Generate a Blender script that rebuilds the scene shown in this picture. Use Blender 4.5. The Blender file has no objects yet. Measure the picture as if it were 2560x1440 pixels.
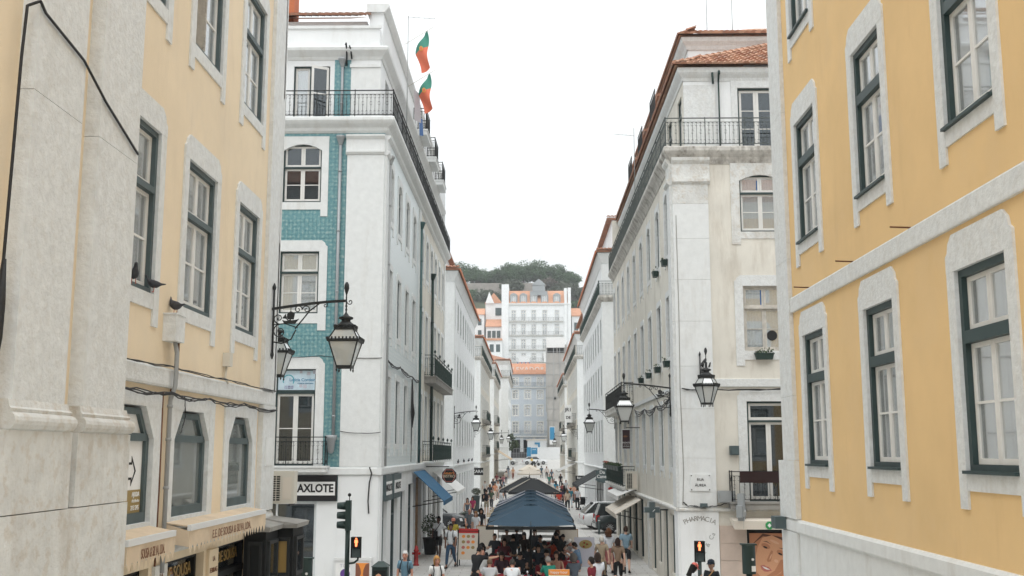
import bpy, bmesh, math, random
from mathutils import Matrix, Vector
random.seed(7)
R = math.radians
sc = bpy.context.scene
COL = sc.collection

# ------------------------------------------------------------------ camera
cam_d = bpy.data.cameras.new('camera')
cam = bpy.data.objects.new('camera', cam_d)
COL.objects.link(cam)
CZ = 4.6
cam.location = (0, 0, CZ)
cam.rotation_euler = (R(90 + 8.795), 0, R(0.961))
cam_d.sensor_width = 36
cam_d.lens = 36 * 2650 / 2560
cam_d.clip_start = 0.1
cam_d.clip_end = 3000
sc.camera = cam

# ------------------------------------------------------------------ sky, sun, exposure
SUN_EL, SUN_AZ = 66, 8          # elevation; azimuth of the sun measured from -Y (behind the camera)
w = bpy.data.worlds.new('World')
sc.world = w
w.use_nodes = True
nt = w.node_tree
nt.nodes.clear()
out = nt.nodes.new('ShaderNodeOutputWorld')
bg = nt.nodes.new('ShaderNodeBackground')
sky = nt.nodes.new('ShaderNodeTexSky')
sky.sky_type = 'NISHITA'
sky.sun_disc = False
sky.sun_elevation = R(SUN_EL)
sky.sun_rotation = R(180 + SUN_AZ)
sky.air_density = 1.0
sky.dust_density = 4.0
hsv = nt.nodes.new('ShaderNodeHueSaturation')
hsv.inputs['Saturation'].default_value = 0.25
hsv.inputs['Value'].default_value = 1.0
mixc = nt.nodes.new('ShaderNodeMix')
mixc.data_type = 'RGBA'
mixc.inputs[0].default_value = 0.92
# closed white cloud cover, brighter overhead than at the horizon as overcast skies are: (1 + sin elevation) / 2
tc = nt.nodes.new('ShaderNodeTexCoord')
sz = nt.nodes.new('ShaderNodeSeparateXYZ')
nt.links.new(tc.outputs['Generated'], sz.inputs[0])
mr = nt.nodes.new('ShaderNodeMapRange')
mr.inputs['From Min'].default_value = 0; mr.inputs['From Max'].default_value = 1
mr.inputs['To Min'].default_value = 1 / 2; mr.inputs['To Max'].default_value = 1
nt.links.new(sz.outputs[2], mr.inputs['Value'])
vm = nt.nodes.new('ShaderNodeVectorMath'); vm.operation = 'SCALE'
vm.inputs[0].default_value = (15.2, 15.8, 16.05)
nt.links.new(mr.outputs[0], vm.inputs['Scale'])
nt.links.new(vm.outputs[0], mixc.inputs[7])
nt.links.new(sky.outputs[0], hsv.inputs['Color'])
nt.links.new(hsv.outputs[0], mixc.inputs[6])
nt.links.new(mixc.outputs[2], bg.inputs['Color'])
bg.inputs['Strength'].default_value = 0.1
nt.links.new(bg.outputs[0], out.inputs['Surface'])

sun_d = bpy.data.lights.new('sun', 'SUN')
sun_d.energy = 1.1
sun_d.angle = R(60)
sun_d.color = (1.0, 0.98, 0.95)
sun = bpy.data.objects.new('sun', sun_d)
COL.objects.link(sun)
sun.location = (0, 0, 60)
sun.rotation_euler = (R(90 - SUN_EL), 0, R(-SUN_AZ))
sc.view_settings.view_transform = 'Standard'
sc.view_settings.look = 'None'
sc.view_settings.gamma = 1.0
sc.view_settings.exposure = 0.34
sc.cycles.max_bounces = 10
sc.cycles.diffuse_bounces = 6
sc.cycles.glossy_bounces = 3
sc.cycles.transparent_max_bounces = 12
sc.cycles.use_denoising = True
sc.cycles.use_adaptive_sampling = True

# ------------------------------------------------------------------ colours and materials
def hx(s):
    s = s.lstrip('#')
    v = [int(s[i:i + 2], 16) / 255 for i in (0, 2, 4)]
    return tuple(c / 12.92 if c <= .04045 else ((c + .055) / 1.055) ** 2.4 for c in v)

def mat(name, col, rough=.8, var=0.0, vscale=3.0, grime=0.0, gcol=(.12, .105, .085), gscale=(1.2, 1.2, .22),
        bump=0.0, bscale=40.0, metal=0.0, emit=0.0, spec=.4, gthr=.55, patch=0.0, pcol=None, pscale=.5):
    m = bpy.data.materials.new(name)
    m.use_nodes = True
    t = m.node_tree
    b = t.nodes['Principled BSDF']
    b.inputs['Roughness'].default_value = rough
    b.inputs['Metallic'].default_value = metal
    b.inputs['Specular IOR Level'].default_value = spec
    c4 = (*col, 1)
    b.inputs['Base Color'].default_value = c4
    if emit:
        b.inputs['Emission Color'].default_value = c4
        b.inputs['Emission Strength'].default_value = emit
    src = None
    geo = None
    def pos(scale):
        nonlocal geo
        if geo is None:
            geo = t.nodes.new('ShaderNodeNewGeometry')
        mp = t.nodes.new('ShaderNodeMapping')
        mp.inputs['Scale'].default_value = scale
        t.links.new(geo.outputs['Position'], mp.inputs['Vector'])
        return mp.outputs[0]
    def noise(scale, vec, detail=4, rgh=.6):
        n = t.nodes.new('ShaderNodeTexNoise')
        n.inputs['Scale'].default_value = scale
        n.inputs['Detail'].default_value = detail
        n.inputs['Roughness'].default_value = rgh
        t.links.new(vec, n.inputs['Vector'])
        return n.outputs['Fac']
    def ramp(fac, a, b_, lo, hi):
        r = t.nodes.new('ShaderNodeMapRange')
        r.inputs['From Min'].default_value = a
        r.inputs['From Max'].default_value = b_
        r.inputs['To Min'].default_value = lo
        r.inputs['To Max'].default_value = hi
        t.links.new(fac, r.inputs['Value'])
        return r.outputs[0]
    def mix(fac, a, b_):
        x = t.nodes.new('ShaderNodeMix')
        x.data_type = 'RGBA'
        t.links.new(fac, x.inputs[0])
        for i, v in ((6, a), (7, b_)):
            if isinstance(v, tuple):
                x.inputs[i].default_value = (*v[:3], 1)
            else:
                t.links.new(v, x.inputs[i])
        return x.outputs[2]
    if var:
        f = ramp(noise(vscale, pos((1, 1, 1))), .3, .7, 0, 1)
        src = mix(f, tuple(c * (1 - var) for c in col), tuple(min(1, c * (1 + var * .6)) for c in col))
    if patch:
        f = ramp(noise(pscale, pos((1, 1, 1)), 6, .7), .52, .6, 0, patch)
        src = mix(f, src or c4, pcol)
    if grime:
        f = ramp(noise(1.6, pos(gscale), 8, .72), gthr, gthr + .22, 0, grime)
        src = mix(f, src or c4, gcol)
    if src is not None:
        t.links.new(src, b.inputs['Base Color'])
    if bump:
        bn = t.nodes.new('ShaderNodeBump')
        bn.inputs['Strength'].default_value = bump
        bn.inputs['Distance'].default_value = .02
        t.links.new(noise(bscale, pos((1, 1, 1)), 6), bn.inputs['Height'])
        t.links.new(bn.outputs[0], b.inputs['Normal'])
    return m

def glass_mat(name, tint=(.9, .93, .93), refl=.16, body=0.0, bcol=(.5, .5, .5)):
    """thin window pane: see-through, mirrors the street more at glancing angles"""
    m = bpy.data.materials.new(name)
    m.use_nodes = True
    t = m.node_tree
    t.nodes.clear()
    o = t.nodes.new('ShaderNodeOutputMaterial')
    tr = t.nodes.new('ShaderNodeBsdfTransparent')
    tr.inputs[0].default_value = (*tint, 1)
    gl = t.nodes.new('ShaderNodeBsdfGlossy')
    gl.inputs['Roughness'].default_value = .03
    gl.inputs['Color'].default_value = (.95, .97, 1, 1)
    df = t.nodes.new('ShaderNodeBsdfDiffuse')
    df.inputs[0].default_value = (*bcol, 1)
    lw = t.nodes.new('ShaderNodeLayerWeight')
    lw.inputs['Blend'].default_value = .35
    mr = t.nodes.new('ShaderNodeMapRange')
    mr.inputs['To Min'].default_value = refl
    mr.inputs['To Max'].default_value = .85
    t.links.new(lw.outputs['Fresnel'], mr.inputs['Value'])
    m0 = t.nodes.new('ShaderNodeMixShader')
    m0.inputs[0].default_value = body
    t.links.new(tr.outputs[0], m0.inputs[1])
    t.links.new(df.outputs[0], m0.inputs[2])
    m1 = t.nodes.new('ShaderNodeMixShader')
    t.links.new(mr.outputs[0], m1.inputs[0])
    t.links.new(m0.outputs[0], m1.inputs[1])
    t.links.new(gl.outputs[0], m1.inputs[2])
    t.links.new(m1.outputs[0], o.inputs[0])
    return m

def tile_mat(name, base, dark, light, size=.28, strength=1.0):
    """glazed azulejo tiles: a repeating dotted and lattice print, glossy, uneven from tile to tile"""
    m = bpy.data.materials.new(name)
    m.use_nodes = True
    t = m.node_tree
    b = t.nodes['Principled BSDF']
    b.inputs['Roughness'].default_value = .3
    b.inputs['Specular IOR Level'].default_value = .5
    geo = t.nodes.new('ShaderNodeNewGeometry')
    sep = t.nodes.new('ShaderNodeSeparateXYZ')
    t.links.new(geo.outputs['Position'], sep.inputs[0])
    def mth(op, a, b_=None):
        n = t.nodes.new('ShaderNodeMath')
        n.operation = op
        for i, v in enumerate((a, b_)):
            if v is None:
                continue
            if isinstance(v, (int, float)):
                n.inputs[i].default_value = v
            else:
                t.links.new(v, n.inputs[i])
        return n.outputs[0]
    u = mth('ADD', sep.outputs[0], sep.outputs[1])
    v = sep.outputs[2]
    k = 2 * math.pi / size
    cu = mth('COSINE', mth('MULTIPLY', u, k))
    cv = mth('COSINE', mth('MULTIPLY', v, k))
    lat = mth('MULTIPLY', cu, cv)                       # checker of soft spots
    cu2 = mth('COSINE', mth('MULTIPLY', u, 2 * k))
    cv2 = mth('COSINE', mth('MULTIPLY', v, 2 * k))
    ring = mth('ADD', cu2, cv2)
    nz = t.nodes.new('ShaderNodeTexNoise')
    nz.inputs['Scale'].default_value = 14
    nz.inputs['Detail'].default_value = 5
    t.links.new(geo.outputs['Position'], nz.inputs['Vector'])
    pat = mth('ADD', mth('ADD', mth('MULTIPLY', lat, .16), mth('MULTIPLY', ring, .16)), mth('MULTIPLY', mth('SUBTRACT', nz.outputs['Fac'], .5), 2.0))
    rp = t.nodes.new('ShaderNodeValToRGB')
    e = rp.color_ramp.elements
    e[0].position = .18; e[0].color = (*dark, 1)
    e[1].position = .85; e[1].color = (*light, 1)
    mid = e.new(.5); mid.color = (*base, 1)
    oi = t.nodes.new('ShaderNodeObjectInfo')          # each glazed tile fired a little differently
    t.links.new(mth('ADD', mth('ADD', mth('MULTIPLY', pat, strength * .5), .5), mth('MULTIPLY', mth('SUBTRACT', oi.outputs['Random'], .5), .13)), rp.inputs[0])
    t.links.new(rp.outputs[0], b.inputs['Base Color'])
    # joints pressed in
    br = t.nodes.new('ShaderNodeBump')
    br.inputs['Strength'].default_value = .25
    br.inputs['Distance'].default_value = .01
    t.links.new(nz.outputs['Fac'], br.inputs['Height'])
    t.links.new(br.outputs[0], b.inputs['Normal'])
    return m

MT = {}
def S(key, *a, **k):
    MT[key] = mat(key, *a, **k)
    return MT[key]
S('yellow_pale', (.795, .665, .485), .9, var=.06, vscale=1.1, grime=.35, gthr=.53, gcol=(.56, .45, .33), patch=.35, pcol=(.74, .63, .48), pscale=.8, bump=.12, bscale=60)
S('yellow_warm', (.77, .535, .265), .9, var=.07, vscale=.8, grime=.3, gthr=.55, gcol=(.58, .38, .19), patch=.35, pcol=(.74, .53, .29), pscale=.6, bump=.12, bscale=60)
S('limestone', (.70, .715, .71), .85, var=.10, vscale=9, grime=.26, gthr=.53, gcol=(.46, .41, .34), bump=.7, bscale=18, patch=.28, pcol=(.56, .54, .50), pscale=7)
S('limestone_worn', (.69, .695, .675), .88, var=.13, vscale=2.6, grime=.5, gthr=.49, gcol=(.40, .34, .27), bump=1.0, bscale=14, patch=.42, pcol=(.52, .45, .36), pscale=5)
S('white_stone', (.725, .74, .735), .8, var=.06, vscale=5.0, grime=.42, gthr=.54, gcol=(.45, .41, .35), bump=.15, bscale=30)
S('white_plaster', (.79, .805, .81), .85, var=.06, vscale=.7, grime=.35, gthr=.55, gcol=(.5, .48, .44), bump=.1, bscale=40)
S('cream_plaster', (.71, .68, .61), .9, var=.1, vscale=.8, grime=.5, gthr=.51, gcol=(.38, .32, .25), bump=.2, bscale=40)
S('grey_cornice', (.60, .58, .54), .9, var=.2, vscale=3, grime=.9, gthr=.45, gscale=(1.8, 1.8, 1.0), gcol=(.16, .14, .115), bump=.4, bscale=25)
S('blue_grey_plaster', (.55, .60, .65), .9, var=.05, vscale=.6)
S('pale_grey_plaster', (.66, .66, .65), .9, var=.08, vscale=.5, grime=.3, gcol=(.45, .42, .38))
S('scaffold_net', (.40, .385, .36), .95, var=.15, vscale=.5)
S('roof_tile', (.37, .185, .12), .9, var=.3, vscale=2.5, patch=.6, pcol=(.28, .22, .18), pscale=2.2)
S('roof_tile_orange', (.51, .29, .195), .85, var=.25, vscale=1.2, patch=.5, pcol=(.36, .27, .19), pscale=1.8)
S('roof_tile_far', (.58, .31, .20), .9, var=.12, vscale=.6)
S('red_edge', (.50, .16, .07), .8, var=.15, vscale=1)
S('frame_green', (.028, .052, .052), .45, var=.15)
S('frame_slate', (.075, .105, .11), .55, var=.2)
S('sash_white', (.74, .73, .70), .55, var=.05, vscale=6, grime=.25, gthr=.55, gcol=(.4, .37, .33))
S('sash_worn', (.55, .52, .47), .7, var=.2, vscale=6, grime=.5, gthr=.5, gcol=(.26, .22, .18))
S('curtain', (.82, .83, .82), .95)
S('curtain_beige', (.62, .55, .40), .95)
S('shutter_white', (.70, .70, .69), .8, grime=.2, gthr=.55, gcol=(.45, .42, .38))
S('blind_blue', (.10, .27, .36), .7)
S('painted_room_dark', (.02, .02, .022), .9)  # near-black paint on the inner blocks, standing in for unlit rooms
S('iron', (.022, .024, .024), .55, var=.2, spec=.35)
S('iron_green', (.018, .042, .036), .5, var=.2)
S('iron_rail', (.085, .10, .095), .6, var=.3)
S('signal_green', (.016, .035, .031), .45)
S('lead', (.33, .35, .36), .5, metal=.3)
S('pipe_grey', (.33, .34, .34), .5)
S('pipe_green', (.06, .12, .12), .5)
S('rust', (.16, .07, .035), .9, var=.3)
S('cable', (.02, .02, .021), .6)
S('lantern_glass', (.62, .65, .64), .25, spec=.5)
S('white_metal', (.72, .73, .73), .4)
S('cream_metal', (.62, .59, .52), .5)
S('canvas_sand', (.66, .53, .385), .95, var=.1, vscale=4)
S('canvas_blue', (.035, .13, .24), .85, var=.08)
S('canvas_navy', (.025, .053, .082), .85, var=.12, vscale=2, spec=.3)
S('canvas_black', (.022, .024, .026), .9)
S('canvas_cream', (.66, .60, .52), .95)
S('canvas_white', (.74, .74, .73), .95)
S('canvas_lilac', (.50, .50, .56), .9)
S('ink', (.012, .012, .013), .7)
S('ink_brown', (.18, .08, .04), .8)
S('paper', (.80, .80, .79), .7)
S('gold', (.42, .27, .09), .45, metal=.4)
S('ochre', (.32, .23, .085), .7)
S('wood', (.36, .20, .09), .6, var=.2, vscale=6)
S('wood_door', (.40, .21, .085), .6, var=.2, vscale=5)
S('wood_pale', (.50, .37, .22), .6, var=.15, vscale=6)
S('red_cloth', (.26, .012, .022), .85)
S('red_enamel', (.33, .02, .018), .45)
S('black_shop', (.012, .013, .013), .6, spec=.2)
S('asphalt', (.10, .10, .102), .9, var=.2, vscale=1.5, bump=.3, bscale=60)
S('soil', (.10, .075, .05), 1)
S('leaf', (.05, .085, .035), .8, var=.5, vscale=9)
S('leaf_pine', (.082, .140, .068), .85, var=.4, vscale=.35)
S('leaf_olive', (.115, .135, .095), .85, var=.4, vscale=.4)
S('leaf_dry', (.16, .14, .115), .9, var=.3, vscale=.5)
S('leaf_street', (.065, .095, .04), .8, var=.5, vscale=2)
S('bark', (.12, .09, .07), .95)
S('hill_green', (.10, .11, .07), 1, var=.4, vscale=.15)
S('castle_stone', (.34, .31, .28), .95, var=.2, vscale=.5)
S('tyre', (.015, .015, .016), .8)
S('rim', (.45, .46, .47), .35, metal=.8)
S('chrome', (.6, .61, .62), .2, metal=.9)
S('car_black', (.012, .016, .019), .2, spec=.6)
S('car_dark', (.015, .026, .028), .22, spec=.6)
S('car_white', (.72, .73, .74), .22, spec=.6)
S('car_silver', (.50, .50, .48), .3, metal=.4)
S('tail_red', (.45, .015, .02), .25)
S('head_lamp', (.75, .76, .78), .15)
S('car_glass', (.02, .025, .028), .06, spec=.7)
S('signal_red_lit', (1.0, .22, .08), .5, emit=2.2)
S('signal_dark', (.012, .008, .008), .4)
S('flag_green', (.07, .26, .20), .9)
S('flag_red', (.72, .19, .11), .9)
S('flag_yellow', (.72, .46, .06), .9)
S('feather', (.05, .052, .06), .8, var=.4, vscale=30)
S('blue_print', (.03, .22, .40), .6)
S('teal_print', (.10, .42, .50), .6)
S('purple_print', (.12, .05, .25), .6)
S('grape', (.20, .02, .09), .8)
S('cement', (.30, .29, .27), .95, var=.15, vscale=2, grime=.4, gthr=.5)
S('skin_print', (.50, .22, .115), .6)
S('skin_print_dark', (.22, .08, .045), .6)
S('skin_print_light', (.68, .36, .21), .6)
S('lip_print', (.50, .16, .13), .5)
S('hair_print', (.12, .05, .03), .6)
S('orange_print', (.80, .28, .05), .6)
S('green_print', (.03, .30, .09), .6)
S('red_print', (.50, .03, .03), .6)
S('laundry_grey', (.45, .42, .44), .95)
S('laundry_blue', (.06, .14, .32), .95)
GL = glass_mat('window_glass', refl=.22, body=.36, bcol=(.76, .79, .79))
GL_DARK = glass_mat('window_glass_dark', tint=(.62, .68, .70), refl=.05, body=.03, bcol=(.3, .36, .4))
GL_MILK = glass_mat('window_glass_dusty', tint=(.7, .74, .72), refl=.14, body=.45, bcol=(.42, .46, .45))
GL_FROST = glass_mat('lantern_pane', tint=(.8, .82, .8), refl=.12, body=.72, bcol=(.66, .68, .66))
AZ_TEAL = tile_mat('azulejo_teal', (.145, .305, .325), (.075, .215, .265), (.34, .46, .455), .28, .85)
AZ_PALE = tile_mat('azulejo_pale', (.60, .67, .68), (.42, .52, .56), (.74, .77, .77), .28, .9)
# ------------------------------------------------------------------ mesh and object helpers
WM, KIDS = {}, {}
class MB:
    """collects faces of one mesh, optionally with several material slots"""
    def __init__(s):
        s.v, s.f, s.mi, s.k, s.sm = [], [], [], 0, []
        s.smooth = False
    def quad(s, *p):
        i = len(s.v)
        s.v += [tuple(q) for q in p]
        s.f.append(tuple(range(i, i + len(p)))); s.mi.append(s.k); s.sm.append(s.smooth)
        return s
    def box(s, x0, x1, y0, y1, z0, z1):
        i = len(s.v)
        s.v += [(x, y, z) for z in (z0, z1) for y in (y0, y1) for x in (x0, x1)]
        for f in ((0, 2, 3, 1), (4, 5, 7, 6), (0, 1, 5, 4), (2, 6, 7, 3), (0, 4, 6, 2), (1, 3, 7, 5)):
            s.f.append(tuple(i + j for j in f)); s.mi.append(s.k); s.sm.append(False)
        return s
    def hexa(s, p):     # 8 points: bottom four then top four, both in the same turning order
        i = len(s.v)
        s.v += [tuple(q) for q in p]
        for f in ((3, 2, 1, 0), (4, 5, 6, 7), (0, 1, 5, 4), (1, 2, 6, 5), (2, 3, 7, 6), (3, 0, 4, 7)):
            s.f.append(tuple(i + j for j in f)); s.mi.append(s.k); s.sm.append(False)
        return s
    def prism(s, poly, y0, y1):     # poly in (x, z), extruded along y
        n = len(poly); i = len(s.v)
        s.v += [(x, y0, z) for x, z in poly] + [(x, y1, z) for x, z in poly]
        s.f.append(tuple(i + j for j in range(n))); s.f.append(tuple(i + n + j for j in reversed(range(n))))
        for j in range(n):
            k = (j + 1) % n
            s.f.append((i + j, i + n + j, i + n + k, i + k))
        s.mi += [s.k] * (n + 2); s.sm += [False] * (n + 2)
        return s
    def rings(s, rings, cap=True, closed=True):
        n = len(rings[0]); i = len(s.v)
        for r in rings:
            s.v += [tuple(q) for q in r]
        for a in range(len(rings) - 1):
            for j in range(n if closed else n - 1):
                k = (j + 1) % n
                s.f.append((i + a * n + j, i + a * n + k, i + (a + 1) * n + k, i + (a + 1) * n + j)); s.mi.append(s.k); s.sm.append(s.smooth)
        if cap:
            s.f.append(tuple(i + j for j in reversed(range(n)))); s.f.append(tuple(i + (len(rings) - 1) * n + j for j in range(n)))
            s.mi += [s.k] * 2; s.sm += [False] * 2
        return s
    def tube(s, path, r, n=5):
        path = [Vector(p) for p in path]
        rs = r if isinstance(r, (list, tuple)) else [r] * len(path)
        rr = []
        up = Vector((0, 0, 1))
        last = None
        for j, p in enumerate(path):
            t = (path[min(j + 1, len(path) - 1)] - path[max(j - 1, 0)])
            t = t.normalized() if t.length > 1e-9 else Vector((0, 0, 1))
            if last is None:
                a = t.cross(up)
                if a.length < .05:
                    a = t.cross(Vector((1, 0, 0)))
            else:
                a = last - t * last.dot(t)
                if a.length < 1e-6:
                    a = t.cross(up)
            a.normalize(); last = a
            b = t.cross(a)
            rr.append([p + (a * math.cos(q) + b * math.sin(q)) * rs[j] for q in [2 * math.pi * k / n for k in range(n)]])
        sm = s.smooth; s.smooth = True
        s.rings(rr); s.smooth = sm
        return s
    def lathe(s, prof, n=10, c=(0, 0), ph=0):     # prof of (r, z)
        sm = s.smooth; s.smooth = n > 6
        s.rings([[(c[0] + r * math.cos(ph + 2 * math.pi * k / n), c[1] + r * math.sin(ph + 2 * math.pi * k / n), z) for k in range(n)] for r, z in prof])
        s.smooth = sm
        return s
    def ball(s, c, r, n=8, m=6):
        r = r if isinstance(r, (tuple, list)) else (r, r, r)
        sm = s.smooth; s.smooth = True
        s.rings([[(c[0] + r[0] * max(.02, math.sin(math.pi * a / m)) * math.cos(2 * math.pi * k / n), c[1] + r[1] * max(.02, math.sin(math.pi * a / m)) * math.sin(2 * math.pi * k / n), c[2] - r[2] * math.cos(math.pi * a / m)) for k in range(n)] for a in range(m + 1)])
        s.smooth = sm
        return s
    def disc(s, c, r, n=16, y=0.0):          # flat disc in the x-z plane at y
        r = r if isinstance(r, (tuple, list)) else (r, r)
        return s.quad(*[(c[0] + r[0] * math.cos(2 * math.pi * k / n), y, c[1] + r[1] * math.sin(2 * math.pi * k / n)) for k in range(n)])
    def poly(s, pts, y=0.0):
        return s.quad(*[(x, y, z) for x, z in pts])
    def mesh(s, name, mats):
        me = bpy.data.meshes.new(name)
        me.from_pydata(s.v, [], s.f)
        for m in (mats if isinstance(mats, (list, tuple)) else [mats]):
            me.materials.append(MT[m] if isinstance(m, str) else m)
        me.polygons.foreach_set('material_index', s.mi)
        me.polygons.foreach_set('use_smooth', s.sm)
        me.update()
        return me
    def put(s, name, mats, parent=None, M=None):
        return link(name, s.mesh(name, mats), parent, M)

def link(name, data, parent=None, M=None):
    o = bpy.data.objects.new(name, data)
    COL.objects.link(o)
    M = M.copy() if M is not None else Matrix.Identity(4)
    if parent is not None:
        o.parent = parent
        o.matrix_parent_inverse = WM[parent].inverted()
        KIDS.setdefault(parent, []).append(o)
    o.matrix_basis = M
    WM[o] = M
    return o

def tag(o, label, cat, group=None, kind=None):
    o['label'] = label
    o['category'] = cat
    if group: o['group'] = group
    if kind: o['kind'] = kind
    return o

def thing(name, label, cat, loc=(0, 0, 0), group=None, rz=0.0):
    M = Matrix.Translation(loc) @ Matrix.Rotation(rz, 4, 'Z')
    o = link(name, None, None, M)
    return tag(o, label, cat, group)

def struct(o):
    o['kind'] = 'structure'
    return o

def copy_tree(o, M, label=None, parent=None):
    """copy of a thing with its parts and sub-parts; M is the copy's own matrix"""
    c = o.copy(); COL.objects.link(c)
    if parent is None:
        c.matrix_basis = M; WM[c] = M
    else:
        c.parent = parent
        KIDS.setdefault(parent, []).append(c)
    if label: c['label'] = label
    for ch in list(KIDS.get(o, [])):
        copy_tree(ch, None, None, c)
    return c
def xf(o, u, n):
    """facade frame: local x along the wall, local y out of the wall, local z up"""
    m = Matrix.Identity(4)
    for i in range(3):
        m[i][0] = u[i]; m[i][1] = n[i]; m[i][3] = o[i]
    return m

def text(parent, s, M, size, m, name='lettering', align='CENTER', ext=.004, space=1.0, bold=0.0, sx=1.0):
    """M: origin of the line; local x to the reader's right, local y up, local z towards the reader"""
    c = bpy.data.curves.new(name, 'FONT')
    c.body = s; c.size = size; c.extrude = ext; c.align_x = align; c.align_y = 'CENTER'
    c.space_character = space; c.offset = bold; c.resolution_u = 3
    c.materials.append(MT[m] if isinstance(m, str) else m)
    o = link(name, c, parent, M @ Matrix.Diagonal((sx, 1, 1, 1)))
    TEXTS.append(o)
    return o
TEXTS = []
def bake_texts():
    """turn all lettering into plain meshes in one go"""
    dg = bpy.context.evaluated_depsgraph_get()
    for o in TEXTS:
        me = bpy.data.meshes.new_from_object(o.evaluated_get(dg))
        n = link(o.name, me, o.parent, WM[o])
        nm = o.name
        KIDS[o.parent].remove(o)
        bpy.data.objects.remove(o)
        n.name = nm

def face_cam(x, y, z, rz=0.0):
    """matrix for flat lettering that faces -Y (rz turns it about the vertical)"""
    return Matrix.Translation((x, y, z)) @ Matrix.Rotation(rz, 4, 'Z') @ Matrix.Rotation(R(90), 4, 'X')

# ------------------------------------------------------------------ facade pieces
def wall(b, F, u0, u1, v0, v1, holes, m, name='wall', rev=.3, n0=0.0):
    """wall sheet with openings cut through it and their reveals"""
    us = sorted({u0, u1, *[h[0] for h in holes], *[h[1] for h in holes]})
    vs = sorted({v0, v1, *[h[2] for h in holes], *[h[3] for h in holes]})
    us = [u for u in us if u0 <= u <= u1]; vs = [v for v in vs if v0 <= v <= v1]
    q = MB()
    for i in range(len(us) - 1):
        for j in range(len(vs) - 1):
            cu, cv = (us[i] + us[i + 1]) / 2, (vs[j] + vs[j + 1]) / 2
            if any(h[0] < cu < h[1] and h[2] < cv < h[3] for h in holes):
                continue
            q.quad((us[i], n0, vs[j]), (us[i + 1], n0, vs[j]), (us[i + 1], n0, vs[j + 1]), (us[i], n0, vs[j + 1]))
    for a, c, d, e in [h[:4] for h in holes]:
        q.quad((a, n0, d), (a, n0 - rev, d), (a, n0 - rev, e), (a, n0, e))
        q.quad((c, n0, d), (c, n0 - rev, d), (c, n0 - rev, e), (c, n0, e))
        q.quad((a, n0, e), (a, n0 - rev, e), (c, n0 - rev, e), (c, n0, e))
        q.quad((a, n0, d), (a, n0 - rev, d), (c, n0 - rev, d), (c, n0, d))
    return q.put(name, m, b, F)

def grow(h, g=.07):
    return (h[0] - g, h[1] + g, h[2] - g, h[3] + g)

def surround(b, F, h, m, jw=.2, sill=.22, foot=.3, lint=.3, rise=0.0, out_=.028, deep=.26, cham=0.0, ears=True, name='stone_surround'):
    """stone frame round an opening: jambs with hanging feet, sill band, shouldered lintel, arched or chamfered head"""
    a, c, d, e = h
    q = MB()
    k = .08
    q.box(a - jw, a, -deep, out_, d - sill - foot, e)
    q.box(c, c + jw, -deep, out_, d - sill - foot, e)
    if sill:
        q.box(a, c, -deep, out_ - .004, d - sill, d)
    W = c - a
    if ears:
        top = [(a - jw, e), (c + jw, e), (c + jw, e + lint * .45), (c + jw - .06, e + lint * .55), (c + jw - .09, e + lint * .78), (c + jw - .2, e + lint),
               (a - jw + .2, e + lint), (a - jw + .09, e + lint * .78), (a - jw + .06, e + lint * .55), (a - jw, e + lint * .45)]
    else:
        top = [(a - jw, e), (c + jw, e), (c + jw, e + lint), (a - jw, e + lint)]
    q.prism(top, -deep, out_ + .003)
    if rise:
        n = 6
        pts = [(a + W * i / n, e - rise * (1 - (1 - (2 * i / n - 1) ** 2))) for i in range(n + 1)]
        for i in range(n):
            q.prism([pts[i], pts[i + 1], (pts[i + 1][0], e + .01), (pts[i][0], e + .01)], -deep + .002, out_ - .002)
    if cham:
        cu, cv = cham
        for x0, x1 in ((a, a + cu), (c, c - cu)):
            q.prism([(x0, e - cv), (x1, e), (x0, e)], -deep + .002, out_ - .002)
    return q.put(name, m, b, F)

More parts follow.
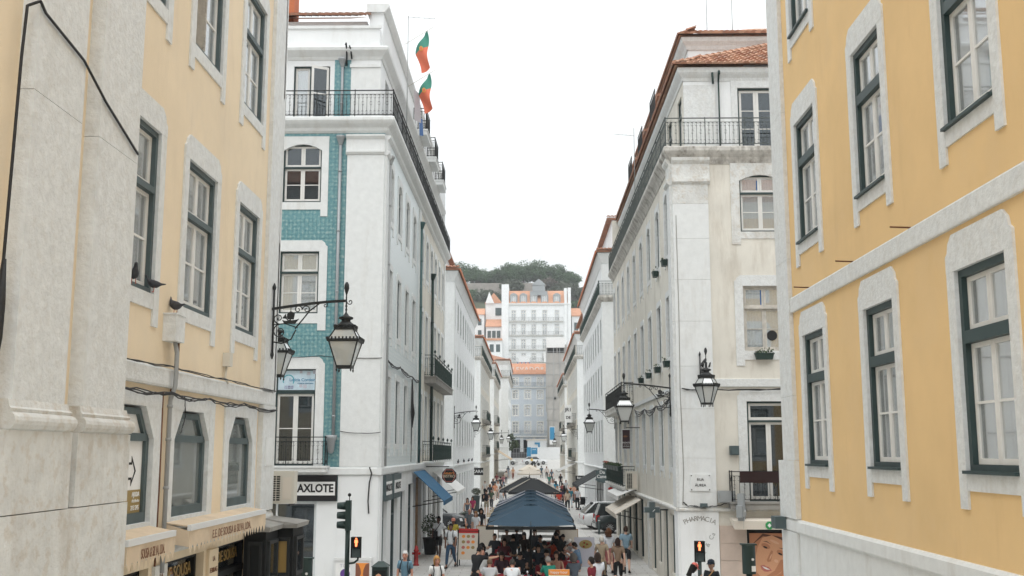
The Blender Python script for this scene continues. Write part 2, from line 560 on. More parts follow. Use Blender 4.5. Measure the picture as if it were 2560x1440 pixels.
_wc = {}
def window(b, F, h, frame='frame_green', sash='sash_white', fw=.07, rec=.14, tr=.66, top=(2, 1), bot=(2, 2), curt='curtain', glass=None, panes=True,
           cdepth=.2, tw=.09, fd=.11, open_=False, name='window', sw=.055, label=None):
    """casement window: frame with transom, white sashes with glazing bars, glass panes and a curtain behind"""
    a, c, d, e = h
    W, H = round(c - a, 3), round(e - d, 3)
    drop = .03
    if not panes and curt in ('curtain', 'shutter_white'):          # no two households hang the same curtains
        k = random.Random(int(a * 977 + d * 131)).random()
        if k < .14: curt = None
        elif k < .24: curt = 'curtain_beige'
        elif k < .40: drop = round(H * .45, 2)
        elif k < .46: curt, drop = 'blind_blue', round(H * .6, 2)
        elif k < .55: curt = 'laundry_grey'
    key = (W, H, frame, sash, fw, rec, tr, top, bot, curt, id(glass), tw, sw, cdepth, fd, drop)
    if key not in _wc:
        f = MB(); s_ = MB(); pn = []
        y0, y1 = -rec - fd, -rec
        f.box(0, fw, y0, y1, 0, H).box(W - fw, W, y0, y1, 0, H).box(fw, W - fw, y0, y1, 0, fw).box(fw, W - fw, y0, y1, H - fw, H)
        zones = [(fw, H - fw, bot)]
        if tr:
            t = H * tr
            f.box(fw, W - fw, y0, y1 + .015, t - tw / 2, t + tw / 2)
            zones = [(fw, t - tw / 2, bot), (t + tw / 2, H - fw, top)]
        for z0, z1, (nc, nr) in zones:
            leaf = (W - 2 * fw) / nc
            for i in range(nc):
                x0, x1 = fw + i * leaf, fw + (i + 1) * leaf
                ys0, ys1 = y0 + .005, y0 + .05
                s_.box(x0 + .003, x0 + sw, ys0, ys1, z0 + .003, z1 - .003).box(x1 - sw, x1 - .003, ys0, ys1, z0 + .003, z1 - .003)
                s_.box(x0 + sw, x1 - sw, ys0, ys1, z0 + .003, z0 + sw * 1.2).box(x0 + sw, x1 - sw, ys0, ys1, z1 - sw, z1 - .003)
                zz0, zz1 = z0 + sw * 1.2, z1 - sw
                for r in range(nr):
                    za, zb = zz0 + (zz1 - zz0) * r / nr, zz0 + (zz1 - zz0) * (r + 1) / nr
                    if r:
                        s_.box(x0 + sw, x1 - sw, ys0 + .005, ys1 - .004, za - .014, za + .014)
                    pn.append((x0 + sw - .005, x1 - sw + .005, za, zb))
        cm = None
        if curt:
            q = MB(); q.smooth = True
            n = 28
            for half in (0, 1):
                xs = [fw * .5 + (W - fw) * (half * .5 + .5 * i / n) for i in range(n + 1)]
                r0 = [(x, -rec - cdepth + .022 * math.sin(i * 1.55 + half) + .010 * math.sin(i * .7), drop) for i, x in enumerate(xs)]
                r1 = [(x, y, H - .03) for x, y, z in r0]
                q.rings([r0, r1], cap=False, closed=False)
            cm = q.mesh('curtain', curt)
        pm = []
        if panes:
            shared = {}
            for (x0, x1, z0, z1) in pn:
                kk = (round(x1 - x0, 3), round(z1 - z0, 3))
                if kk not in shared:
                    shared[kk] = MB().box(0, kk[0], -.003, .003, 0, kk[1]).mesh('pane', glass or GL)
                pm.append((shared[kk], x0, z0))
        else:
            q = MB()
            for (x0, x1, z0, z1) in pn:
                q.box(x0, x1, -.003, .003, z0, z1)
            pm.append((q.mesh('pane', glass or GL), 0, 0))
        _wc[key] = (f.mesh('window', frame), s_.mesh('sash', sash), cm, pm, y0 + .027)
    fm, sm, cm, pm, yc = _wc[key]
    M = F @ Matrix.Translation((a, 0, d))
    o = link(name, fm, b, M)
    if label: o['label'] = label
    link('sash', sm, o, M)
    for me, x, z in pm:
        link('pane', me, o, M @ Matrix.Translation((x, yc, z)))
    if cm: link('curtain', cm, o, M)
    return o

def rail_mesh(L, H=.98, post=1.3, bar=.115, r=.007, scroll=True, fancy=1):
    """iron balustrade along local x: rails, posts, bars and little scrolls"""
    q = MB()
    q.box(0, L, -.02, .02, H - .03, H)
    q.box(0, L, -.012, .012, .05, .075)
    q.box(0, L, -.010, .010, H - .16, H - .145)
    n = max(1, round(L / post))
    for i in range(n + 1):
        x = L * i / n
        q.box(x - .014, x + .014, -.014, .014, 0, H + .02)
    nb = max(1, round(L / bar))
    for i in range(nb):
        x = L * (i + .5) / nb
        q.box(x - r, x + r, -r, r, .075, H - .16)
        if scroll:
            rr = L / nb * .46
            for cz, sgn in ((.075 + rr * 1.1, 1), (H - .16 - rr * 1.1, -1)):
                pts = [(x - r + rr * .9 * math.sin(t * .9) * .9, 0, cz + sgn * rr * math.cos(t * .9)) for t in range(0, 8)]
                for k in range(len(pts) - 1):
                    p, p2 = pts[k], pts[k + 1]
                    q.quad((p[0], -.004, p[2] - .006), (p2[0], -.004, p2[2] - .006), (p2[0], .004, p2[2] + .006), (p[0], .004, p[2] + .006))
            if fancy and i % 2 == 0:
                cz = H * .5
                pts = [(x + .045 * math.cos(t * math.pi / 4), 0, cz + .07 * math.sin(t * math.pi / 4)) for t in range(9)]
                for k in range(8):
                    p, p2 = pts[k], pts[k + 1]
                    q.quad((p[0], -.005, p[2] - .006), (p2[0], -.005, p2[2] - .006), (p2[0], .005, p2[2] + .006), (p[0], .005, p[2] + .006))
    return q

def balcony(b, F, u0, u1, z, p=.5, H=.98, mslab='white_stone', miron='iron_rail', slab=.18, sides=(1, 1), bar=.115, name='balcony_railing', ball=False, n0=0.0):
    q = MB().box(u0 - .05, u1 + .05, n0 - .02, n0 + p + .05, z - slab, z)
    q.box(u0 - .09, u1 + .09, n0 - .02, n0 + p + .09, z - .06, z + .003)
    s_ = q.put('balcony_slab', mslab, b, F)
    o = rail_mesh(u1 - u0, H, bar=bar).put(name, miron, b, F @ Matrix.Translation((u0, n0 + p, z)))
    for k, (on, u) in enumerate(zip(sides, (u0, u1))):
        if on:
            rail_mesh(p, H, bar=bar).put(name, miron, b, F @ Matrix.Translation((u, n0, z)) @ Matrix.Rotation(R(90), 4, 'Z'))
    if ball:
        nn = 4
        for i in range(nn + 1):
            MB().lathe([(.012, H), (.012, H + .05), (.05, H + .1), (.06, H + .15), (.03, H + .2), (.008, H + .24)], 8).put('finial', miron, b, F @ Matrix.Translation((u0 + (u1 - u0) * i / nn, n0 + p, z)))
    return o

def cornice(b, F, u0, u1, prof, m, name='cornice', e0=0.0, e1=0.0):
    """moulding of given (out, height) profile run along the wall; e0/e1 mitre it round outer corners (1) or leave it square (0)"""
    q = MB()
    r0 = [(u0 - e0 * max(n, 0), n, z) for n, z in prof]
    r1 = [(u1 + e1 * max(n, 0), n, z) for n, z in prof]
    q.rings([r0, r1])
    return q.put(name, m, b, F)

def downpipe(b, F, u, v0, v1, m='pipe_grey', r=.05, n=.08, hop=True):
    q = MB()
    q.tube([(u, n, v0), (u, n, v1)], r, 8)
    z = v0 + .6
    while z < v1 - .3:
        q.lathe([(r + .012, z), (r + .012, z + .06)], 8, (u, n)); z += 2.1
    if hop:
        q.lathe([(r, v1), (r + .02, v1 + .05), (r + .09, v1 + .25), (r + .11, v1 + .27), (r + .11, v1 + .33)], 8, (u, n))
    return q.put('downpipe', m, b, F)

def roll_tile(L=.38, w=.2):
    """one curved clay roof tile, hollow below, narrower at the upper end"""
    q = MB(); q.smooth = True
    n = 5
    rows = []
    for t, ww, zz in ((0, w * .58, .028), (1, w * .46, 0)):
        rows.append([(ww * math.cos(math.pi * k / n), t * L, zz + ww * .75 * math.sin(math.pi * k / n)) for k in range(n + 1)])
    q.rings(rows, cap=False, closed=False)
    q.smooth = False
    q.quad(*rows[0])
    return q
# ================================================================== people
def skin_mesh(name, pts, edges, rad, flat=1.3, sub=1, root=0):
    """continuous surface grown over a skeleton; cross sections flattened front to back"""
    me = bpy.data.meshes.new(name + '_skeleton')
    me.from_pydata([(p[0], p[1] * flat, p[2]) for p in pts], edges, [])
    o = bpy.data.objects.new(name + '_skeleton', me)
    COL.objects.link(o)
    m = o.modifiers.new('skin', 'SKIN'); m.use_smooth_shade = True
    if not me.skin_vertices:
        bm = bmesh.new(); bm.from_mesh(me); bm.verts.layers.skin.verify(); bm.to_mesh(me); bm.free()
    for i, r in enumerate(rad):
        me.skin_vertices[0].data[i].radius = (r, r)
        me.skin_vertices[0].data[i].use_root = i == root
    s_ = o.modifiers.new('sub', 'SUBSURF'); s_.levels = sub; s_.render_levels = sub
    dg = bpy.context.evaluated_depsgraph_get()
    ev = o.evaluated_get(dg)
    r = bpy.data.meshes.new_from_object(ev)
    r.name = name
    for v in r.vertices:
        v.co.y /= flat
    r.polygons.foreach_set('use_smooth', [True] * len(r.polygons))
    bpy.data.objects.remove(o); bpy.data.meshes.remove(me)
    return r

def joints(th=(0, 0), kn=(0, 0), sp=(0, 0), ab=(8, 8), el=(10, 10), lean=0, head=0, seat=None):
    J_ = {}
    a = R(lean)
    up = lambda d: Vector((0, math.sin(a) * d, math.cos(a) * d))
    pel = Vector((0, 0, .95))
    J_['pel'] = pel; J_['sp'] = pel + up(.17); J_['ch'] = pel + up(.36); J_['nk'] = pel + up(.52)
    ha = R(lean + head)
    J_['hd'] = J_['nk'] + Vector((0, math.sin(ha) * .13 + .015, math.cos(ha) * .13)); J_['ha'] = ha
    for i, s_ in enumerate((-1, 1)):
        hip = pel + Vector((s_ * .09, 0, -.04))
        t, k = R(th[i]), R(th[i] - kn[i])
        knee = hip + Vector((s_ * .01, math.sin(t) * .43, -math.cos(t) * .43))
        ank = knee + Vector((0, math.sin(k) * .42, -math.cos(k) * .42))
        fa = max(k, -.5) if k < 0 else 0
        toe = ank + Vector((s_ * .02, .16 * math.cos(fa * .8), -.045 + .16 * math.sin(fa * .8)))
        J_['hip', i], J_['kn', i], J_['an', i], J_['to', i] = hip, knee, ank, toe
        sh = pel + up(.45) + Vector((s_ * .175, 0, 0))
        p, b_ = R(sp[i]) + a * .3, R(ab[i])
        d = Vector((s_ * math.sin(b_), math.sin(p) * math.cos(b_), -math.cos(p) * math.cos(b_)))
        elb = sh + d * .28
        p2 = p + R(el[i])
        d2 = Vector((s_ * math.sin(b_ * .4) - s_ * .10 * math.sin(R(el[i])), math.sin(p2) * math.cos(b_ * .4), -math.cos(p2) * math.cos(b_ * .4))).normalized()
        wr = elb + d2 * .25
        J_['sh', i], J_['el', i], J_['wr', i], J_['hn', i], J_['d2', i] = sh, elb, wr, wr + d2 * .085, d2
    low = min(min(J_['to', i].z - .03, J_['an', i].z - .085) for i in (0, 1))
    sh_ = Vector((0, 0, -low))
    for k in J_:
        if k != 'ha' and not (isinstance(k, tuple) and k[0] == 'd2'):
            J_[k] = J_[k] + sh_
    return J_

POSES = {
    'stand': dict(), 'stand_hip': dict(sp=(5, -10), ab=(10, 30), el=(12, 80), th=(4, -4)),
    'walk': dict(th=(24, -20), kn=(6, 22), sp=(-22, 24), el=(12, 22)), 'walk2': dict(th=(-18, 22), kn=(26, 4), sp=(20, -18), el=(20, 10), ab=(12, 12)),
    'phone': dict(sp=(25, 25), el=(95, 95), ab=(6, 6), head=28, th=(3, -3)), 'serve': dict(lean=28, sp=(40, 55), el=(25, 35), th=(4, -4), head=10), 'point': dict(lean=18, sp=(20, 75), el=(20, 12), th=(5, -5), ab=(10, 18), head=12),
    'sit': dict(th=(84, 84), kn=(86, 82), sp=(32, 32), el=(58, 58), lean=8, head=12, ab=(10, 10)), 'sit_eat': dict(th=(82, 86), kn=(84, 88), sp=(38, 30), el=(75, 95), lean=14, head=14, ab=(14, 10)), 'sit_back': dict(th=(84, 84), kn=(80, 86), sp=(10, 24), el=(60, 70), lean=-6, head=10, ab=(14, 14)),
}
PM = {}
def finger_tubes(q, w_, d, up_, s_):
    side = d.cross(up_)
    side = side.normalized() if side.length > 1e-3 else Vector((1, 0, 0))
    nrm = side.cross(d).normalized()
    for k, (off, ln) in enumerate(((-.028, .062), (-.010, .074), (.009, .070), (.027, .055))):
        b0 = w_ + d * .075 + side * off
        b1 = b0 + d * ln * .55 + nrm * .006
        b2 = b1 + d * ln * .35 + nrm * .022
        q.tube([b0, b1, b2], [.0095, .009, .007], 5)
    b0 = w_ + d * .03 - side * .03 * s_
    q.tube([b0, b0 + d * .035 - side * .025 * s_, b0 + d * .07 - side * .03 * s_], [.012, .011, .008], 5)
def head_geo(q, c, ha):
    """head with brow, nose, lips, chin, ears and eyes; q.k selects skin 0, eye 1, lip 2"""
    Rm = Matrix.Translation(c) @ Matrix.Rotation(-ha, 4, 'X')
    n, m_ = 12, 10
    q.smooth = True
    rg = []
    for a in range(m_ + 1):
        f = math.pi * a / m_
        zz = -.125 * math.cos(f)
        rad = max(.015, math.sin(f))
        row = []
        for k in range(n):
            t = 2 * math.pi * k / n
            x, y = .077 * rad * math.cos(t), .098 * rad * math.sin(t)
            if zz < -.03:                         # jaw narrows, chin forward
                kk = (-.03 - zz) / .095
                x *= 1 - .28 * kk
                y = y * (1 - .12 * kk) + .018 * kk
            if y > .05 and abs(x) < .03 and -.04 < zz < .02:
                y += .012
            row.append(Rm @ Vector((x, y, zz)))
        rg.append(row)
    q.k = 0
    q.rings(rg)
    q.smooth = False
    V = lambda x, y, z: Rm @ Vector((x, y, z))
    q.hexa([V(-.013, .09, -.035), V(.013, .09, -.035), V(.007, .128, -.03), V(-.007, .128, -.03), V(-.008, .088, .025), V(.008, .088, .025), V(.004, .1, .02), V(-.004, .1, .02)])
    for s_ in (-1, 1):
        e = V(s_ * .077, -.005, -.005)
        q.ball(e, (.012, .02, .032), 6, 4)
    q.k = 1
    for s_ in (-1, 1):
        q.ball(V(s_ * .03, .088, .012), (.013, .010, .007), 6, 4)
        q.hexa([V(s_ * .03 - .018, .088, .03), V(s_ * .03 + .018, .088, .03), V(s_ * .03 + .018, .096, .03), V(s_ * .03 - .018, .096, .03), V(s_ * .03 - .018, .088, .037), V(s_ * .03 + .018, .088, .037), V(s_ * .03 + .018, .096, .037), V(s_ * .03 - .018, .096, .037)])
    q.k = 2
    q.ball(V(0, .094, -.066), (.024, .012, .009), 8, 4)
    q.k = 0
    return Rm

def hair_mesh(kind, Rm, name):
    q = MB(); q.smooth = True
    rng = random.Random(hash(kind) % 97)
    n, m_ = 14, 9
    big = {'short': .010, 'long': .018, 'curly': .05, 'bob': .022, 'bun': .010, 'grey_curly': .035}.get(kind, .01)
    rg = []
    for a in range(m_ + 1):
        f = math.pi * a / m_
        row = []
        for k in range(n):
            t = 2 * math.pi * k / n
            jit = rng.uniform(-.006, .010) * (3 if 'curly' in kind else 1)
            r = max(.02, math.sin(f))
            x, y, z = (.080 + big + jit) * r * math.cos(t), (.100 + big + jit) * r * math.sin(t), (.130 + big * .8 + jit) * math.cos(f)
            front = math.sin(t)
            lim = .055 if front > .35 else (-.02 if front > -.2 else -.07)        # hairline: high over the face, low at the neck
            if kind in ('long', 'bob', 'curly', 'grey_curly') and front < .45:
                lim = {'long': -.30, 'bob': -.14, 'curly': -.17, 'grey_curly': -.15}[kind]
            if z < lim or (a > m_ / 2 and lim < -.08):
                tt = (a - m_ / 2) / (m_ / 2)
                if lim < -.08 and a > m_ / 2:
                    w_ = 1 - .15 * tt if kind == 'long' else 1.05 - .25 * tt
                    x, y, z = (.080 + big + jit) * w_ * math.cos(t), (.100 + big + jit) * w_ * math.sin(t) - .02 * tt, lim * tt
                else:
                    z = lim
                    x, y = x * .93, y * .93
            row.append(Rm @ Vector((x, y - .006, z + .008)))
        rg.append(row)
    q.rings(rg)
    if kind == 'bun':
        q.ball(Rm @ Vector((0, -.1, .08)), .05)
    return q.mesh('hair', 'ink')

def cap_mesh(Rm, visor=True):
    q = MB(); q.smooth = True
    rg = [[Rm @ Vector((.092 * r * math.cos(t), .112 * r * math.sin(t), .03 + .115 * z)) for t in [k * .524 for k in range(12)]] for r, z in ((1, 0), (.99, .35), (.85, .75), (.5, .97), (.05, 1.02))]
    q.rings(rg)
    q.smooth = False
    if visor:
        q.rings([[Rm @ Vector((.085 * math.cos(t), .10 * math.sin(t), .035)) for t in [.3 + k * .36 for k in range(8)]], [Rm @ Vector((.09 * math.cos(t), .19 * math.sin(t), .022)) for t in [.3 + k * .36 for k in range(8)]]], cap=False, closed=False)
        q.rings([[Rm @ Vector((.085 * math.cos(t), .10 * math.sin(t), .043)) for t in [.3 + k * .36 for k in range(8)]], [Rm @ Vector((.09 * math.cos(t), .192 * math.sin(t), .027)) for t in [.3 + k * .36 for k in range(8)]]], cap=False, closed=False)
    return q.mesh('cap', 'ink')

def pose_meshes(pose):
    if pose in PM:
        return PM[pose]
    P = joints(**POSES[pose])
    pts, ed, rd, ix = [], [], [], {}
    def add(key, p, r, par=None):
        ix[key] = len(pts); pts.append(tuple(p)); rd.append(r)
        if par is not None:
            ed.append((ix[par], ix[key]))
    add('pel', P['pel'], .10); add('sp', P['sp'], .088, 'pel'); add('ch', P['ch'], .10, 'sp'); add('nk', P['nk'], .052, 'ch'); add('hb', P['hd'] - Vector((0, .01, .03)), .055, 'nk')
    for i in (0, 1):
        add(('sh', i), P['sh', i], .048, 'ch'); add(('el', i), P['el', i], .042, ('sh', i)); add(('wr', i), P['wr', i], .031, ('el', i)); add(('hn', i), P['hn', i], .034, ('wr', i))
        add(('hip', i), P['hip', i], .072, 'pel'); add(('kn', i), P['kn', i], .056, ('hip', i)); add(('cf', i), P['kn', i].lerp(P['an', i], .35), .057, ('kn', i)); add(('an', i), P['an', i], .038, ('cf', i)); add(('to', i), P['to', i], .032, ('an', i))
    body = skin_mesh('body', pts, ed, rd)
    q = MB()
    Rm = head_geo(q, P['hd'], P['ha'])
    for i in (0, 1):
        finger_tubes(q, P['wr', i], P['d2', i], Vector((0, 0, 1)) if abs(P['d2', i].z) < .7 else Vector((0, 1, 0)), (-1, 1)[i])
    hm = q.mesh('headpart', ['ink', 'ink', 'ink'])
    bm = bmesh.new(); bm.from_mesh(body)
    for f in bm.faces: f.material_index = 0
    bm.from_mesh(hm)
    body.materials.clear()
    for _ in range(3): body.materials.append(MT['ink'])
    bm.to_mesh(body); bm.free()
    res = {'body': body, 'Rm': Rm, 'P': P}
    def chain(nm, spec):
        p, e, r, x = [], [], [], {}
        for key, v, rr, par in spec:
            x[key] = len(p); p.append(tuple(v)); r.append(rr)
            if par is not None: e.append((x[par], x[key]))
        return skin_mesh(nm, p, e, r)
    L = lambda a, b_, t: P[a].lerp(P[b_], t)
    sh = [('pl', P['pel'] - (P['sp'] - P['pel']) * .25, .137, None), ('pe', P['pel'] + (P['sp'] - P['pel']) * .3, .132, 'pl'), ('sp', P['sp'], .122, 'pe'), ('ch', P['ch'], .135, 'sp'), ('nk', P['ch'] + (P['nk'] - P['ch']) * .62, .07, 'ch')]
    tank = list(sh)
    for i in (0, 1):
        sh += [(('s', i), P['sh', i], .074, 'ch'), (('m', i), L(('sh', i), ('el', i), .35), .070, ('s', i)), (('e', i), L(('sh', i), ('el', i), .78), .064, ('m', i))]
        tank += [(('s', i), P['sh', i] - Vector(((-1, 1)[i] * .035, 0, 0)), .062, 'ch')]
    res['shirt'] = chain('shirt', sh); res['tank_top'] = chain('tank_top', tank)
    for nm, (k1, k2) in (('trousers', (1.0, .92)), ('shorts', (.98, 0)), ('capri', (1.0, .35))):
        tr = [('pe', P['pel'] + (P['sp'] - P['pel']) * .15, .126, None), ('lo', P['pel'] - Vector((0, 0, .05)), .122, 'pe')]
        for i in (0, 1):
            tr += [(('h', i), P['hip', i] + (P['kn', i] - P['hip', i]) * .18, .100, 'lo'), (('t', i), L(('hip', i), ('kn', i), .6), .086, ('h', i)), (('k', i), L(('hip', i), ('kn', i), k1), .074, ('t', i))]
            if k2:
                tr += [(('c', i), L(('kn', i), ('an', i), k2 * .5), .067, ('k', i)), (('a', i), L(('kn', i), ('an', i), k2), .056, ('c', i))]
        res[nm] = chain(nm, tr)
    if not pose.startswith('sit'):
        q = MB(); q.smooth = True
        z1 = P['pel'].z + .05
        q.rings([[((.125 + .1 * t) * math.cos(a) * 1.15, (.1 + .09 * t) * math.sin(a) + P['pel'].y, z1 - .62 * t + .0) for a in [k * .524 for k in range(12)]] for t in (0, .3, .7, 1)])
        res['skirt'] = q.mesh('skirt', 'ink')
    for i in (0, 1):
        q = MB(); q.smooth = True
        a, t = P['an', i], P['to', i]
        d = (t - a); dh = Vector((d.x, d.y, 0)).normalized(); sd = Vector((dh.y, -dh.x, 0))
        base = a - dh * .055; base.z = a.z - .082
        tip = t + dh * .05; tip.z = t.z - .034
        rg = []
        for f, w_, h_ in ((0, .03, .075), (.18, .04, .1), (.4, .042, .085), (.7, .048, .062), (.92, .04, .048), (1, .02, .035)):
            c = base.lerp(tip, f)
            rg.append([c + sd * w_, c + sd * w_ + Vector((0, 0, h_ * .5)), c + Vector((0, 0, h_)), c - sd * w_ + Vector((0, 0, h_ * .5)), c - sd * w_])
        q.rings(rg)
        res['shoe', i] = q.mesh('shoe', 'ink')
    PM[pose] = res
    return res
for _p in POSES:
    pose_meshes(_p)
# ================================================================== ground
def gz(y):
    """street level: flat, then climbing gently towards the far square"""
    return 0 if y < 120 else (y - 120) * .032 if y < 195 else 2.4 + (y - 195) * .1
def paving_mat():
    m = mat('paving', (.60, .59, .57), .55, var=.1, vscale=1.2, grime=.35, gthr=.5, gscale=(.6, .25, .6), gcol=(.40, .38, .36))
    t = m.node_tree; b = t.nodes['Principled BSDF']
    geo = t.nodes.new('ShaderNodeNewGeometry')
    br = t.nodes.new('ShaderNodeTexBrick')
    br.inputs['Scale'].default_value = 1.0
    br.inputs['Brick Width'].default_value = .9
    br.inputs['Row Height'].default_value = .45
    br.inputs['Mortar Size'].default_value = .012
    br.inputs['Color1'].default_value = (1, 1, 1, 1); br.inputs['Color2'].default_value = (.9, .89, .87, 1); br.inputs['Mortar'].default_value = (.5, .48, .45, 1)
    t.links.new(geo.outputs['Position'], br.inputs['Vector'])
    mx = t.nodes.new('ShaderNodeMix'); mx.data_type = 'RGBA'; mx.blend_type = 'MULTIPLY'; mx.inputs[0].default_value = 1
    src = b.inputs['Base Color'].links[0].from_socket
    t.links.new(src, mx.inputs[6]); t.links.new(br.outputs['Color'], mx.inputs[7]); t.links.new(mx.outputs[2], b.inputs['Base Color'])
    return m
MT['paving'] = paving_mat()
q = MB()
ys = [-30, 18, 120, 150, 195, 240, 260]
for a, c in zip(ys[:-1], ys[1:]):
    q.quad((-300, a, gz(a)), (300, a, gz(a)), (300, c, gz(c)), (-300, c, gz(c)))
q.quad((-900, 260, gz(260)), (900, 260, gz(260)), (1500, 2600, 30), (-1500, 2600, 30))
q.quad((-900, -30, 0), (-300, -30, 0), (-300, 260, gz(260)), (-900, 260, gz(260)))
q.quad((300, -30, 0), (900, -30, 0), (900, 260, gz(260)), (300, 260, gz(260)))
struct(q.put('ground', 'paving'))
# cross street carriageway, kerbs, drain line
struct(MB().box(-40, 40, 24.0, 32.0, -.05, .006).put('road', 'asphalt'))
q = MB()
for y in (23.85, 32.0):
    q.box(-40, -1.9, y, y + .16, -.05, .12); q.box(1.9, 40, y, y + .16, -.05, .12)
struct(q.put('kerb', 'limestone_worn'))
q = MB()
for k in range(7):
    q.box(-1.75 + k * .5, -1.4 + k * .5, 24.2, 31.8, .006, .011)
struct(q.put('crossing_marking', 'paper'))
q = MB()
for x in (-3.35, 3.25):
    q.box(x - .04, x + .04, 33, 60, .001, .006)
struct(q.put('drain_channel', 'cement'))
# the stair street that climbs from the crossing to where the viewer stands
q = MB()
for i in range(20):
    q.box(-4.98, 4.78, 19.5 - (i + 1) * .8, 19.5 - i * .8, -.1, (i + 1) * .15)
q.box(-4.98, 4.78, -12, 3.5, -.1, 3.0)
struct(q.put('steps', 'limestone_worn'))

# ================================================================== A: pale yellow building, left foreground
FA = xf((-5, 0, 0), (0, 1, 0), (1, 0, 0))
A = thing('yellow_building', 'pale yellow plastered building with big stone pilasters at the left edge of the view', 'building', (-9, 14, 0))
cols = [(12.42, 13.80), (15.0, 16.40), (17.72, 19.06)]
wA = [(a, c, z0, z1) for a, c in cols for z0, z1 in ((6.66, 8.86), (10.63, 12.83), (14.5, 16.6))]
aA = [(12.62, 14.08, 3.70, 5.19), (14.9, 16.52, 3.70, 5.19), (17.62, 19.12, 3.70, 5.19)]
sA = [(12.3, 14.2, .1, 3.1), (14.85, 16.6, .1, 3.1), (17.3, 19.3, .1, 3.1)]
wall(A, FA, 12.0, 20.5, 0, 17.5, [grow(h) for h in wA] + [grow(h) for h in aA] + sA, 'yellow_pale')
MB().box(-16, -5.4, 4, 20.0, 0, 17.4).put('inner_block', 'painted_room_dark', A)
FAb = xf((0, 20.5, 0), (1, 0, 0), (0, 1, 0))
wAb = [(x - .65, x + .65, z0, z1) for x in (-7.6, -10.6, -13.6) for z0, z1 in ((6.66, 8.86), (10.63, 12.83), (14.3, 16.4), (.4, 3.0))]
wall(A, FAb, -16, -5, 0, 17.5, [grow(h) for h in wAb], 'yellow_pale')
for h in wAb:
    surround(A, FAb, h, 'limestone', jw=.25, sill=.2, foot=.2, lint=.36)
    window(A, FAb, h, 'frame_slate', 'sash_white', rec=.08, tr=.63, curt='curtain', panes=False)
cornice(A, FAb, -16, -4.9, [(-.05, 16.8), (.1, 16.8), (.5, 17.3), (.5, 17.5), (-.05, 17.5)], 'limestone', 'eaves_cornice')
MB().hexa([(-16, 3, 17.5), (-4.4, 3, 17.5), (-4.4, 21.6, 17.5), (-16, 21.6, 17.5), (-16, 7, 19.4), (-8.4, 7, 19.4), (-8.4, 17.6, 19.4), (-16, 17.6, 19.4)]).put('roof', 'roof_tile', A)
for h in wA:
    surround(A, FA, h, 'limestone', jw=.2, sill=.2, foot=.22, lint=.36)
    low = h[2] < 8
    window(A, FA, h, 'frame_slate', 'sash_white', fw=.075, rec=.02, tr=.63, curt='curtain', glass=GL)
# louvred shutter folded against the upper middle window
q = MB()
q.box(15.10, 15.12, -.12, -.03, 10.75, 12.75).box(15.62, 15.64, -.12, -.03, 10.75, 12.75)
for k in range(38):
    z = 10.78 + k * .052
    q.hexa([(15.12, -.10, z), (15.62, -.10, z), (15.62, -.09, z), (15.12, -.09, z), (15.12, -.05, z + .05), (15.62, -.05, z + .05), (15.62, -.04, z + .05), (15.12, -.04, z + .05)])
q.put('louvred_shutter', 'sash_worn', A, FA)
for i, h in enumerate(aA):
    surround(A, FA, h, 'limestone', jw=.26, sill=.12, foot=0, lint=.20, cham=(.34, .42), ears=False)
    a, c, d, e = h
    M = FA
    q = MB()
    q.box(a, a + .10, -.13, -.04, d, e - .36).box(c - .10, c, -.13, -.04, d, e - .36).box(a + .1, c - .1, -.13, -.04, d, d + .13)
    q.box(a + .1, c - .1, -.12, -.03, 4.74, 4.84)
    q.prism([(a + .02, e - .44), (a + .34, e - .03), (c - .34, e - .03), (c - .02, e - .44), (c - .12, e - .44), (c - .39, e - .11), (a + .39, e - .11), (a + .12, e - .44)], -.13, -.04)
    o = q.put('arched_window', 'frame_slate', A, M)
    g = 'paper' if i == 0 else GL_MILK
    MB().box(a + .1, c - .1, -.095, -.085, d + .13, 4.74).put('pane', g, o, M)
    MB().prism([(a + .12, 4.84), (c - .12, 4.84), (c - .39, e - .11), (a + .39, e - .11)], -.095, -.085).put('pane', g, o, M)
    if i:
        q = MB(); q.smooth = True
        xs = [a + .12 + (c - a - .24) * k / 40 for k in range(41)]
        q.rings([[(x, -.19 + .03 * math.sin(k * 1.9), d + .14) for k, x in enumerate(xs)], [(x, -.19 + .02 * math.sin(k * 1.9), 4.74) for k, x in enumerate(xs)]], cap=False, closed=False)
        q.put('vertical_blind', 'shutter_white', o, M)
    else:
        MB().box(13.05, 13.98, -.084, -.080, 3.83, 4.12).put('notice_panel', 'ochre', o, M)
        MB().prism([(13.38, 4.25), (13.62, 4.25), (13.62, 4.17), (13.78, 4.36), (13.62, 4.55), (13.62, 4.47), (13.38, 4.47), (13.38, 4.44), (13.645, 4.44), (13.645, 4.49), (13.74, 4.36), (13.645, 4.23), (13.645, 4.28), (13.38, 4.28)], -.084, -.080).put('arrow_print', 'ink', o, M)
        TM = Matrix.Translation((-5.144, 13.9, 4.06)) @ Matrix(((0, 0, 1, 0), (1, 0, 0, 0), (0, 1, 0, 0), (0, 0, 0, 1)))
        for k, (s_, z, sz) in enumerate((('AJUDA', 4.06, .085), ('r/c direito', 3.98, .06), ('213 245', 3.89, .085))):
            text(o, s_, Matrix.Translation((-5.076, 13.93, z)) @ Matrix(((0, 0, 1, 0), (1, 0, 0, 0), (0, 1, 0, 0), (0, 0, 0, 1))), sz, 'paper', align='RIGHT')
